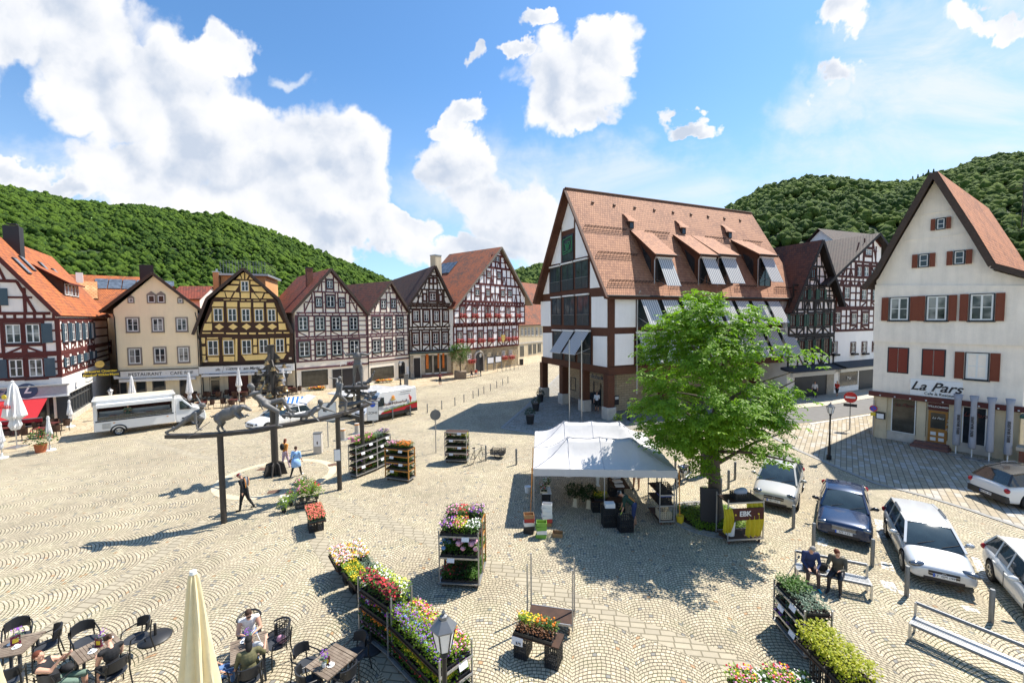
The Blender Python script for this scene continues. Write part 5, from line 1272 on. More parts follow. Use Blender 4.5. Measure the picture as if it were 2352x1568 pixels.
LF=Fac(h.f.world@Vector((2.6,2.4,0)),h.f.d,h.f.world)
a=LF.L(*ZV(912,465));b=LF.L(*ZV(955,555));mb=MB();mb.box(a[0],-.1,b[1],b[0],0,a[1]);o=h.put(mb,'notice_box','sign_dark',LF)
mb=MB();mb.box(a[0]+.05,-.11,a[1]-.35,b[0]-.05,-.101,a[1]-.1);h.put(mb,'notice','white_paint',LF,parent=o)
# ================================================================== right-hand timber houses
def right_house(label,A,B,eL,ap,eR,depth,wallm,timm,roofm,rows,gw,zs,lv,w,kw,group='half-timbered houses on the far right'):
 h=House('timber_house',label,'house',A,B,group,Z5)
 a,p,b=h.uz(*eL),h.uz(*ap),h.uz(*eR);ez=b[1] if eL is None else(b[1]+a[1])/2
 prof=clear_prof((min(a[0],p[0]-(b[0]-p[0])),ez),p,(b[0],ez),.0,h.W,ez,.2)
 q=h.under(prof,[0,p[0],h.W],.2)
 h.body([(0,0),(h.W,0),q[2],q[1],q[0]],depth,wallm);h.roof(prof,depth,roofm,trim='timber_black',y0=-.6)
 zb=[h.uz(*c_)[1] for c_ in zs];L=[];WW=[]
 for i,row in enumerate(rows):
  ws=[h.rect(r) for r in row];WW.append(ws);L+=h.storey(0,h.W,zb[2*i],zb[2*i+1],ws,w)
  if i+1<len(rows):
   for k in range(int(h.W/.8)):L.append(((.3+k*.8,zb[2*i+1]),(.3+k*.8,zb[2*i+2]),w))
 GW=[h.rect(r) for r in gw];lvz=[zb[-1]]+[h.uz(*c_)[1] for c_ in lv]+[p[1]-.5]
 L+=h.gable(q,lvz,w,GW,fancy=True,step=.8);L+=[((q[0][0]+.1,q[0][1]),(p[0],q[1][1]-.1)),((q[2][0]-.1,q[2][1]),(p[0],q[1][1]-.1))]
 h.bars(L,w,timm)
 for ws in WW:
  for r in ws:h.window(r,px=False,**kw)
 for r in GW:h.window(r,px=False,**{k:v for k,v in kw.items() if k!='shut'})
 return h,zb,p
kwb=dict(frame='timber_oxblood',sur='timber_black',sw=.06,glass='glass_dark',shut=('shutter_green','b'),shw=.32,nx=2,ny=2)
h,zb,p=right_house('black and white half-timbered house with green shutters right of the tree',(1806,915.5),(1912,903.5),(395,1340),(578,785),(765,1352),16,'plaster_pure','timber_black','tile_brown',
[],[(525,1020,560,1100)],[(700,1370)],[(560,1165),(560,1000)],.17,kwb)
Zq=h.tf;h.tf=Z7
rows=[[(178,15,215,88),(232,15,262,88),(300,12,328,85),(352,8,385,85),(405,5,435,82)],[(238,185,268,262),(292,182,320,250),(345,178,375,245),(396,172,428,262)]]
zz_=[h.uz(440,335)[1],h.uz(440,152)[1],h.uz(440,138)[1],h.uz(440,-75)[1]];L=[]
for i,row in enumerate(rows[::-1]):
 ws=[h.rect(r) for r in row];L+=h.storey(0,h.W,zz_[2*i],zz_[2*i+1],ws,.17)
 for r in ws:h.window(r,px=False,**kwb)
h.tf=Z5;ws=[h.rect(r) for r in[(448,1200,486,1278),(522,1200,556,1278),(595,1200,628,1276)]]
for r in ws:h.window(r,px=False,**kwb)
z5a,z5b=h.uz(700,1295)[1],h.uz(700,1185)[1]
L+=h.storey(.5,h.W-.2,zz_[3]+.1,h.uz(700,1170)[1],ws,.17)
h.bars(L,.17,'timber_black',proud=.05)
h.tf=Z7;zc=h.uz(400,350)[1];mb=MB();mb.prism([(-1,0,zc+.25),(-1,-1.2,zc-.15),(-1,-1.2,zc-.25),(-1,0,zc)],(h.W+1.2,0,0));h.put(mb,'canopy','slate')
mb=MB();zt2=h.uz(400,375)[1];mb.box(0.5,-.3,zt2-.45,h.W-.1,-.02,zt2+.25);o=h.put(mb,'sign_band','band_white')
mb=MB();mb.box(1.2,-.06,0,h.W-1.2,.02,zt2-.5);h.put(mb,'entrance','sign_dark');mb=MB();mb.box(h.W-1.2,-.12,0,h.W,.0,zt2-.46);h.put(mb,'pillar','stone')
kwr=dict(frame='white_paint',sur='timber_oxblood',sw=.08,glass='glass_curtain',nx=2,ny=2,fw=.06)
h,zb,p=right_house('oxblood and white half-timbered house with white ground storeys behind the no-entry sign',(1912,903.5),(2012,890),(740,1190),(1062,730),(1420,1190),14,'plaster_pure','timber_oxblood','tile_blackbrown',
[[(728,1395,770,1490),(868,1405,910,1490),(962,1402,1010,1490),(1100,1400,1140,1490)],[(808,1180,850,1272),(955,1200,995,1282),(1048,1200,1085,1285)]],[(988,853,1042,900),(918,1003,952,1082),(978,1005,1014,1082),(1038,1008,1074,1082)],[(900,1545),(900,1365),(900,1350),(900,1165)],[(900,1090),(1000,965)],.2,kwr)
h.tf=Z7
for r in[(452,192,482,262),(575,195,602,258),(648,192,675,255),(715,190,742,250)]:h.window(r,**kwr)
zc=h.uz(600,322)[1];mb=MB();mb.prism([(-.2,0,zc+.2),(-.2,-1.5,zc-.25),(-.2,-1.5,zc-.35),(-.2,0,zc-.05)],(h.W+4,0,0));h.put(mb,'canopy','slate')
mb=MB();mb.box(.3,-.6,zc-.9,h.W+3,-.02,zc-.5);h.put(mb,'sign_band','band_white')
h.window((495,372,620,478),nx=1,ny=1,frame='band_white',glass='glass_shop',name='shop_window');mb=MB();a=h.rect((628,362,740,500));mb.box(a[0],-.05,0,a[2]+3,0,a[3]);h.put(mb,'entrance','sign_dark')
u,z=h.uz(560,425);text('Mai',.5,'white_paint',facing(u,z,-.07),h.root)
for(x,y) in[(467,275),(590,270),(660,268)]:
 u,z=h.uz(x,y);mb=MB();mb.box(u-.5,-.35,z-.1,u+.5,-.05,z+.1);h.put(mb,'window_box','timber_black')
for(x,y,hh_) in[(675,835,0),]:pass
hb,ze,zr,sl2,ro=back_house('house','dark-roofed house rising behind the oxblood timber house',(1990,885),(2110,872),620,543,12,'tile_blackbrown','plaster_pure')
# roof windows + antennas
# ================================================================== La Pars building
h=House('restaurant_building','cream gabled restaurant building with rust-red shutters and a white script sign','restaurant',(2001,1001),(2342,1061),None,Z5);LP=h
aL,p,aR=h.uz(962,1192),h.uz(1600,218),h.uz(2360,1135)
ez=aL[1];DL=16
kL,kR=h.uz(1270,765),h.uz(1930,655);kz=(kL[1]+kR[1])/2
bL=h.uz(1080,1055);bR=h.uz(2200,1030)
zk1=(bL[1]+bR[1])/2
dk,db=p[0]-kL[0],min(p[0]-bL[0],p[0]-.12);print('LP',kL,bL,zk1,ez,p);prof=[(-.55,ez-.05),(p[0]-db,bL[1]-.15),(p[0]-dk,kL[1]-.15),(p[0],p[1]),(p[0]+dk,kL[1]-.15),(p[0]+db,bL[1]-.15),(h.W+.55,ez-.05)]
q=h.under(prof,[0.0,prof[1][0],prof[2][0],p[0],prof[4][0],min(prof[5][0],h.W-.02),h.W],.22)
h.body([(0,2.9),(h.W,2.9)]+q[::-1],DL,'plaster_lapars',y0=-.08)
h.roof(prof,DL,'tile_lapars',y0=-.75,trim='verge_brown',th=.2)
mb=MB();mb.box(.05,.02,0,h.W-.05,DL,2.95);h.put(mb,'ground_floor_wall','plaster_sand')
z6=lambda x,y:h.f.L(*Z6(x,y))
zband=(z6(240,745)[1]+z6(1500,905)[1])/2
mb=MB();mb.box(-.15,-.32,zband-.30,h.W+.15,-.001,zband+.02);o=h.put(mb,'cornice','trim_red')
mb=MB()
for k in range(9):mb.ball((.5+k*.78,-.36,zband-.2),.05,6,4)
h.put(mb,'festoon_bulbs','white_paint',parent=o)
for a,b in[((220,275),(1650,322))]:
 zz_=(z6(*a)[1]+z6(*b)[1])/2;h.body([(-.04,zz_),(h.W+.04,zz_),(h.W+.04,q[6][1]-.3),(-.04,q[0][1]-.3)],DL-.5,'plaster_lapars',name='upper_wall',y0=-.2)
F_=Fac(h.f.P-h.f.n*.2,h.f.d,h.f.world)
for r in[(1205,1268,1362,1458),(1520,1255,1690,1460),(1892,1238,2090,1460)]:
 h.window(h.rect(r,F_),F_,px=False,sur='slate',sw=.05,glass='glass_curtain',shut=('shutter_rust','b'),shw=.36,fw=.08,sill='slate')
for r in[(1605,590,1668,675),(1452,897,1525,1000),(1755,868,1835,975)]:
 h.window(h.rect(r,F_),Fac(h.f.P-h.f.n*.1,h.f.d,h.f.world),px=False,nx=1,ny=2,sur='slate',sw=.05,glass='glass_dark',shut=('shutter_rust','b'),shw=.2 if r[0]>1600 and r[1]<700 else.26,fw=.05)
for z_,in[(h.uz(1500,548)[1],),(h.uz(1500,755)[1],)]:
 s0,s1=h.span(prof,z_);mb=MB();mb.box(s0+.35,-.115,z_-.05,s1-.35,-.08,z_+.02);h.put(mb,'string_course','plaster_lapars')
h.tf=Z6
h.window((1120,392,1332,640),sur='slate',sw=.05,glass='glass_curtain',fw=.09,sill='slate',shut=('shutter_rust','b'),shw=.40,off=-.05)
for r in[(378,345,558,572),(708,362,912,600)]:
 r_=h.rect(r);mb=MB();m_=(r_[0]+r_[2])/2;mb.box(r_[0],-.14,r_[1],m_-.02,-.07,r_[3]);h.put(mb,'shutter','shutter_red');mb=MB();mb.box(m_+.02,-.14,r_[1],r_[2],-.07,r_[3]);h.put(mb,'shutter','shutter_red')
 mb=MB()
 for(a,b,c_,d) in[(r_[0]-.07,r_[1]-.07,r_[2]+.07,r_[1]),(r_[0]-.07,r_[3],r_[2]+.07,r_[3]+.07),(r_[0]-.07,r_[1],r_[0],r_[3]),(r_[2],r_[1],r_[2]+.07,r_[3])]:mb.box(a,-.11,b,c_,-.06,d)
 h.put(mb,'window_frame','slate')
a=z6(592,630);b=z6(1090,845);c_=z6(1095,680);d=z6(588,785);zb0,zt0=zband+.04,(a[1]+c_[1])/2
mb=MB();mb.box(a[0],-.16,zb0,c_[0],-.081,zt0);o=h.put(mb,'sign_board','panel_white')
um=(a[0]+c_[0])/2;text('La Pars',.80,'letter_purple' if False else 'sign_dark',facing(um-.02,zb0+(zt0-zb0)*.58,-.18),o,shear=.42,bold=.012,space=1.02);text('Cafe & Restaurant',.23,'sign_dark',facing(um+.33,zb0+.19,-.18),o)
# shop front
h.window((400,815,635,1160),nx=1,ny=1,frame='white_paint',glass='glass_shop',name='shop_window',fw=.05);h.window((1080,910,1318,1300),nx=1,ny=1,frame='white_paint',glass='glass_dark',name='shop_window',fw=.05)
u,z=z6(520,893);text('La Pars',.33,'trim_red',facing(u,z,-.07),h.root,shear=.4,bold=.006);u,z=z6(1215,990);text('La Pars',.36,'trim_red',facing(u,z,-.07),h.root,shear=.4,bold=.006)
wood('door_oak',(.38,.16,.03),c2=(.50,.25,.06))
r=h.rect((752,950,945,1265));mb=MB();mb.box(r[0],-.03,r[1],r[2],.02,r[3]);dr=h.put(mb,'door','door_oak')
mb=MB();mb.box(r[0]+.12,-.045,r[1]+(r[3]-r[1])*.47,r[2]-.12,-.031,r[3]-.12);h.put(mb,'pane','glass_shop',parent=dr)
mb=MB()
for i in(0,1):
 for j in(0,1):mb.box(r[0]+.13+i*.38,-.045,r[1]+.18+j*.36,r[0]+.13+i*.38+.26,-.031,r[1]+.18+j*.36+.22)
h.put(mb,'door_panel','white_paint',parent=dr)
text('La Pars',.19,'white_paint',facing((r[0]+r[2])/2,r[3]-.45,-.05),dr,shear=.4)
mb=MB();mb.box(r[0]-.02,-.07,r[3]+.04,r[2]+.02,0.01,zband-.32);o=h.put(mb,'sign_panel','trim_red');text('WILLKOMMEN',.16,'white_paint',facing((r[0]+r[2])/2,(r[3]+zband-.3)/2,-.085),o,bold=.003)
for x in[(640,905,735,1185),(945,945,1010,1240)]:
 r_=h.rect(x);mb=MB();mb.box(r_[0],-.08,r_[1],r_[2],-.03,r_[3]);o=h.put(mb,'menu_board','sign_dark')
 text('La Pars',.12,'letter_gold',facing((r_[0]+r_[2])/2,r_[3]-.15,-.09),o,shear=.4)
 text('Café und\nRestaurant\n\nitalienische\ntraditionelle\nKüche\n\norientalische\nhausgemachte\nGerichte',.085,'white_paint',facing((r_[0]+r_[2])/2,(r_[1]+r_[3])/2,-.09),o)
for a,b in[(250,355),(645,735),(955,1040),(1405,1500),(1580,1640)]:
 u0,u1=z6(a,1000)[0],z6(b,1000)[0];mb=MB();mb.box(u0,-.1,.55,u1,0.021,zband-.3);mb.box(u0-.04,-.14,.0,u1+.04,.02,.56);h.put(mb,'pilaster','plaster_sand')
for a,b in[(360,640),(1045,1400)]:
 u0,u1=z6(a,1000)[0],z6(b,1000)[0];mb=MB();mb.box(u0,-.07,.02,u1,.015,.62);h.put(mb,'plinth','pale_stone')
u0=z6(615,1300)[0];u1=z6(985,1300)[0]
mb=MB();mb.box(u0,-1.0,0,u1,-.02,.16);mb.box(u0+.1,-.62,.161,u1-.1,-.02,.33);h.put(mb,'steps','red_step')
r_=h.rect((262,955,348,1020));mb=MB();mb.box(r_[0],-.3,r_[1],r_[2],-.11,r_[3]);o=h.put(mb,'menu_case','black_metal');mb=MB();mb.box(r_[0]+.05,-.31,r_[1]+.04,r_[2]-.05,-.301,r_[3]-.1);h.put(mb,'notice','paper',parent=o)
# roof antenna
pt=h.f.world@Vector((h.W*.86,5.5,0));
ant=thing('roof_antenna','thin black aerial mast on the tiled roof of the restaurant building','antenna',(pt.x,pt.y,HT(pt,500)-.6))
mb=MB();zt_=HT(pt,398)-HT(pt,500)+.6;mb.cyl((0,0,0),(0,0,zt_),.035,.02,n=6);mb.build('mast','black_metal',ant)
mb=MB();
for k in range(4):mb.bar((-.8+k*.1,.3*k-.4,zt_-.5-k*.12),(.8-k*.1,.3*k-.4,zt_-.5-k*.12),.015,.015)
mb.bar((0,-.5,zt_-.45),(0,.7,zt_-.85),.02,.02);mb.build('aerial','black_metal',ant)
# small stone gateway at the right edge
pp=G(2343,1070);gt=thing('stone_gate','small brick and stone gate pier with green copper cap beside the restaurant','gate pier',(pp.x+.1,pp.y+.1,0),h.root.rotation_euler.z)
mb=MB();mb.box(0,-.7,0,1.6,0,1.0);mb.build('pier','red_brick',gt);mb=MB();mb.box(-.1,-.85,1.0,1.7,.05,1.2);mb.build('coping','stone',gt);mb=MB();mb.box(.1,0.1,0,1.6,.8,2.7);mb.build('gate_wall','plaster_sand',gt);mb=MB();mb.box(-.1,-.05,2.7,1.7,.95,2.85);mb.build('cap','shutter_green',gt)
# ================================================================== GENERATORS
def frame_px(pts,z=0.0):
 """centre, x-direction, lengths of a rectangle given by four photo corners at height z (order round the edge)"""
 P=[G(a,b,z) for a,b in pts];c=sum(P,Vector())/4;ex=((P[1]-P[0])+(P[2]-P[3]))/2;ey=((P[3]-P[0])+(P[2]-P[1]))/2
 return c,ex,ey,math.atan2(ex.y,ex.x)
 # ---- leaves and blossoms
def leafmat(name,c0,c1,trans=.25):
 m,t,b=newmat(name);oc=t.node('ShaderNodeTexCoord').outputs['Object']
 rnd=t.white(t.v('SCALE',t.v('FLOOR',t.v('SCALE',oc,scale=14.0)),scale=1.0))['Value']
 cc=t.mix(t.m('ADD',t.m('MULTIPLY',rnd,.5),t.m('MULTIPLY',t.noise(oc,2.2,3),.5)),tuple(c0)+(1,),tuple(c1)+(1,))
 t.put(b.inputs['Base Color'],cc);b.inputs['Roughness'].default_value=.5;b.inputs['Specular IOR Level'].default_value=.3
 tr=t.node('ShaderNodeBsdfTranslucent');t.put(tr.inputs[0],t.v('MULTIPLY',cc,(1.5,1.7,.8)))
 mx=t.node('ShaderNodeMixShader');mx.inputs[0].default_value=trans;t.l.new(b.outputs[0],mx.inputs[1]);t.l.new(tr.outputs[0],mx.inputs[2])
 t.l.new(mx.outputs[0],t.n['Material Output'].inputs[0]);return m
leafmat('leaf',(.03,.085,.012),(.10,.20,.03));leafmat('leaf_bright',(.10,.20,.02),(.28,.38,.03),.3);leafmat('leaf_yellow',(.22,.28,.02),(.50,.46,.03),.3)
leafmat('leaf_dark',(.012,.035,.012),(.035,.075,.02),.15);leafmat('leaf_tree',(.08,.19,.012),(.24,.37,.03),.38);leafmat('leaf_brown',(.14,.05,.025),(.24,.12,.05),.2);leafmat('leaf_grey',(.09,.15,.10),(.20,.27,.20),.2)
for n_,c_ in dict(b_red=(.55,.02,.03),b_pink=(.70,.16,.35),b_lpink=(.75,.38,.50),b_white=(.82,.80,.74),b_yellow=(.80,.55,.02),b_orange=(.78,.22,.015),b_purple=(.25,.06,.42),b_magenta=(.60,.05,.38),b_wine=(.22,.01,.03),b_blue=(.16,.28,.48),b_coral=(.75,.14,.10),b_lime=(.55,.62,.08)).items():plain(n_,c_,.7,var=.12,scale=20)
def leaves(mb,rg,box,n,size,up=.35,dome=0.0):
 x0,y0,z0,x1,y1,z1=box
 for _ in range(n):
  x,y=rg.uniform(x0,x1),rg.uniform(y0,y1);k=1-dome*(((x-(x0+x1)/2)/(x1-x0)*2)**2+((y-(y0+y1)/2)/(y1-y0)*2)**2)/2
  z=z0+(z1-z0)*(rg.random()**.7)*k;s_=size*rg.uniform(.6,1.3);a=rg.uniform(0,6.283)
  d=Vector((math.cos(a),math.sin(a),rg.uniform(-.5,.9))).normalized();e=Vector((-math.sin(a),math.cos(a),rg.uniform(-.4,.4)))
  p=Vector((x,y,z));mb.add([p,p+d*s_*.5+e*s_*.28,p+d*s_,p+d*s_*.5-e*s_*.28],[(0,1,2,3)])
def blooms(mb,rg,box,mats,n,size,top=.55,dome=0.0,ball=False):
 x0,y0,z0,x1,y1,z1=box
 for i in range(n):
  mb.mat(mats[rg.randrange(len(mats))]);x,y=rg.uniform(x0,x1),rg.uniform(y0,y1)
  k=1-dome*(((x-(x0+x1)/2)/(x1-x0)*2)**2+((y-(y0+y1)/2)/(y1-y0)*2)**2)/2
  z=z0+(z1-z0)*rg.uniform(top,1.08)*k;s_=size*rg.uniform(.7,1.3);p=Vector((x,y,z))
  if ball:mb.ball(p,(s_,s_,s_*.8),7,5)
  else:
   q=Vector((rg.uniform(-.6,.6),rg.uniform(-.9,.3),1)).to_track_quat('Z','Y')
   mb.add([p+q@Vector((s_*math.cos(k_*1.0472),s_*math.sin(k_*1.0472),.15*s_*(k_%2))) for k_ in range(6)],[(0,1,2,3,4,5)])
KIND={
'red':('red geraniums','leaf',['b_red'],60,.028,.24,0),'pink':('pink petunias','leaf',['b_pink','b_lpink'],70,.03,.24,0),'mixed':('mixed petunias','leaf',['b_white','b_magenta','b_purple','b_orange'],90,.028,.22,0),
'orange':('orange marigolds','leaf',['b_orange'],60,.035,.26,1),'yellow':('yellow marigolds','leaf_bright',['b_yellow'],90,.025,.24,0),'white':('white blossoms','leaf',['b_white'],70,.028,.24,0),
'impat':('orange and white impatiens','leaf_bright',['b_white','b_orange','b_lpink','b_white','b_yellow'],260,.026,.20,0),'purple':('purple verbena','leaf',['b_purple','b_lpink'],90,.026,.30,0),'hydra':('pink hydrangeas','leaf',['b_lpink'],11,.085,.36,1),
'hydrab':('blue hydrangeas','leaf',['b_blue'],10,.085,.36,1),'green':('green seedlings','leaf',[],0,0,.22,0),'herb':('leafy herb plants','leaf_grey',[],0,0,.26,0),'dark':('dark leafy plants','leaf_dark',['b_wine'],14,.03,.22,0),
'peony':('pink ball dahlias','leaf_bright',['b_pink'],14,.055,.34,1),'snap':('dark red snapdragons','leaf',['b_wine','b_wine','b_red'],190,.03,.46,0),'snapw':('cream snapdragons','leaf_bright',['b_white','b_lime'],150,.026,.44,0),'lpink':('pale pink gaura','leaf_bright',['b_lpink','b_white'],150,.022,.30,0),
'calib':('yellow and pink calibrachoa','leaf_bright',['b_yellow','b_lime','b_pink','b_red','b_lpink'],190,.022,.30,0),'bego':('coral begonias in green trays','leaf',['b_coral'],120,.022,.13,0),'yherb':('yellowing tomato seedlings','leaf_yellow',[],0,0,.44,0),'sedum':('bronze sedum','leaf_brown',[],0,0,.20,0),'lav':('violet lobelia','leaf_bright',['b_purple','b_blue','b_purple'],170,.017,.42,0),'kale':('grey-green kale seedlings','leaf_grey',[],0,0,.16,0)}
TRAYS={}
def tray(kind,M_,label,size=(.56,.36),group=None,boxm='dark_plastic',name='flower_tray',cat='flower tray'):
 words,lm,bl,nb,bs,hh,ball=KIND[kind];key=(kind,size,boxm)
 if key not in TRAYS:
  rg=random.Random(hash(kind)%1000 if False else sum(map(ord,kind)));w,d=size;area=w*d/.2
  base=MB();base.box(-w/2,-d/2,0,w/2,d/2,.012);
  for a in((-w/2,-d/2,w/2,-d/2+.012),(-w/2,d/2-.012,w/2,d/2),(-w/2,-d/2+.012,-w/2+.012,d/2-.012),(w/2-.012,-d/2+.012,w/2,d/2-.012)):base.box(a[0],a[1],.012,a[2],a[3],.075)
  nx,ny=max(1,int(w/.14)),max(1,int(d/.14));base.mat(boxm)
  base.mat('soil')
  for i in range(nx):
   for j in range(ny):base.cyl((-w/2+w*(i+.5)/nx,-d/2+d*(j+.5)/ny,.013),(-w/2+w*(i+.5)/nx,-d/2+d*(j+.5)/ny,.095),.045,.055,7)
  f=MB();bx=(-w/2-.03,-d/2-.03,.08,w/2+.03,d/2+.03,.08+hh)
  leaves(f,rg,bx,int((420 if hh>.2 else 300)*area),.075 if hh>.2 else.055);b_=MB()
  if nb:blooms(b_,rg,bx,bl,int(nb*area),bs,ball=bool(ball),top=.45 if hh>.3 else.6)
  base.ms=[boxm,'soil'];base.mi=[0 if k<30 else 1 for k in range(len(base.f))]
  TRAYS[key]=(base,f,b_,lm)
  r=thing(name,label,cat,(0,0,0));base.build('tray',None,r);f.build('foliage',lm,r)
  if nb:b_.build('blossoms',None,r)
  r['_first']=1;TRAYS[key]=r
  r.location,q,_=M_.decompose();r.rotation_euler=q.to_euler();
  if group:r['group']=group
  del r['_first'];return r
 src=TRAYS[key];loc,q,_=M_.decompose();r=copy_thing(src,loc,0,label);r.rotation_euler=q.to_euler()
 if group:r['group']=group
 elif 'group' in r:del r['group']
 return r
ORD=['top','second','third','fourth','fifth','sixth']
def crate(parent,x,y,z,w,d,h,m='dark_plastic',rz=0,name='crate'):
 """open slatted plastic crate"""
 mb=MB();c,s_=math.cos(rz),math.sin(rz)
 mb.box(-w/2,-d/2,0,w/2,d/2,.015)
 for zz_ in[.015+.01+k*(h-.05)/4 for k in range(5)]:
  for a in((-w/2,-d/2,w/2,-d/2+.015),(-w/2,d/2-.015,w/2,d/2),(-w/2,-d/2+.015,-w/2+.015,d/2-.015),(w/2-.015,-d/2+.015,w/2,d/2-.015)):mb.box(a[0],a[1],zz_,a[2],a[3],zz_+.022)
 n=6
 for i in range(n+1):
  for yy in(-d/2-.004,d/2-.012):xx=-w/2+(w-.02)*i/n;mb.box(xx,yy,.016,xx+.02,yy+.016,h)
 for i in range(n):
  for xx in(-w/2-.004,w/2-.012):yy=-d/2+(d-.02)*i/n;mb.box(xx,yy,.016,xx+.016,yy+.02,h)
 mb.xform(Matrix.Translation((x,y,z))@Matrix.Rotation(rz,4,'Z'));return mb.build(name,m,parent)
def flower_rack(label,desc,corner,ux,w,d,h,shelves,rows,wooden=False,top_open=True,tags=True,per=2):
 """Danish trolley: corner posts, wheeled base, shelves; rows[i] = kinds on shelf i (top first)"""
 rz=math.atan2(ux.y,ux.x);r=thing('flower_rack',label,'flower rack',corner,rz,'wheeled racks of flowers')
 pm='door_oak' if wooden else 'zinc';pt=.05 if wooden else.035
 for(x,y) in((0,0),(w,0),(0,d),(w,d)):
  mb=MB();mb.box(x-pt/2,y-pt/2,.14,x+pt/2,y+pt/2,h);mb.build('post',pm,r)
 mb=MB();mb.box(-.03,-.03,.13,w+.03,d+.03,.17);mb.build('base_frame','zinc',r)
 for(x,y) in((.1,.08),(w-.1,.08),(.1,d-.08),(w-.1,d-.08)):
  mb=MB();mb.cyl((x-.02,y,.06),(x+.02,y,.06),.06,n=10);mb.box(x-.03,y-.02,.08,x+.03,y+.02,.13);mb.build('wheel','rust_plate',r)
 W_=Matrix.Translation(corner)@Matrix.Rotation(rz,4,'Z')
 for i,z in enumerate(shelves):
  if z>.2:
   mb=MB();mb.mat('door_oak' if wooden else 'timber_brown').box(.0,.0,z-.03,w,d,z);mb.mat(pm);mb.box(-.02,-.025,z-.045,w+.02,.0,z+.012);mb.box(-.02,d,z-.045,w+.02,d+.025,z+.012);mb.build('shelf',None,r)
  ks=rows[i] if i<len(rows) else[]
  n=len(ks)
  for j,k in enumerate(ks):
   if not k:continue
   tw=(w-.04)/n-.02
   M_=W_@Matrix.Translation((.02+(w-.04)*(j+.5)/n,d/2,max(z,.17)+.004))
   pos=['left','right'] if n==2 else(['left','middle','right'] if n==3 else(['only'] if n==1 else['first','second','third','fourth']))
   kk=sorted(KIND).index(k)
   tray(k,M_,f"{pos[j]} tray of {KIND[k][0]} on the {ORD[i]} shelf of the {desc}",(round(tw,2),round(d-.06,2)),'trays of plants on the flower racks')
  if tags and z>.2 and i%1==0:
   for tx in([w*.3] if i%2 else[w*.68]):
    mb=MB();mb.obox((tx,-.05,z-.07),(.24,.006,.13),rx=R(-20));o=mb.build('price_card','paper',r)
 return r
 # ---- figures: tapered limbs fused into one skin, clothing as material zones, hair and bags as children
def pose(lean=0,head=(0,0),LA=(5,8,15),RA=(5,8,15),LL=(0,3,0),RL=(0,3,0),s=1.0,twist=0,side=0,LAi=0,RAi=0):
 J={};hip=Vector((0,0,0));cl,sl_=math.cos(R(lean)),math.sin(R(lean))
 up=Vector((math.sin(R(side)),sl_,cl)).normalized();rt=Vector((1,0,0));rt=(rt-up*rt.dot(up)).normalized();fw=up.cross(rt)
 J['pelvis']=hip;J['waist']=hip+up*.14;J['chest']=hip+up*.36;J['neck']=hip+up*.53
 hd=(up*math.cos(R(head[0]))+fw*math.sin(R(head[0]))).normalized();J['head']=J['neck']+hd*.165;J['hd']=hd;J['yaw']=head[1]
 J['fw']=fw;J['up']=up;J['rt']=rt
 for sd,A,Lg,ai in((-1,LA,LL,LAi),(1,RA,RL,RAi)):
  k='L' if sd<0 else 'R';rr=rt*sd
  sh=hip+up*.475+rr*.185;J['sh'+k]=sh
  def dr(p,a,inw=0):
   v=-up*math.cos(R(p))*math.cos(R(a))+fw*math.sin(R(p))*math.cos(R(a))+rr*math.sin(R(a));return(v-rr*math.sin(R(inw))).normalized()
  el=sh+dr(A[0],A[1])*.285;J['el'+k]=el;wr=el+dr(A[0]+A[2],A[1]*.4,ai)*.25;J['wr'+k]=wr
  J['hn'+k]=wr+(wr-el).normalized()*.10
  hp=hip+rt*sd*.09-Vector((0,0,.02));J['hp'+k]=hp
  def dl_(p,a):return Vector((sd*math.sin(R(a)),math.sin(R(p))*math.cos(R(a)),-math.cos(R(p))*math.cos(R(a))))
  kn=hp+dl_(Lg[0],Lg[1])*.44;J['kn'+k]=kn;an=kn+dl_(Lg[0]-Lg[2],Lg[1]*.4)*.42;J['an'+k]=an
  q=R(Lg[0]-Lg[2])*.5;J['to'+k]=an+Vector((sd*.02,math.cos(q)*.15,-.05+.15*math.sin(q)*.5))
 return J
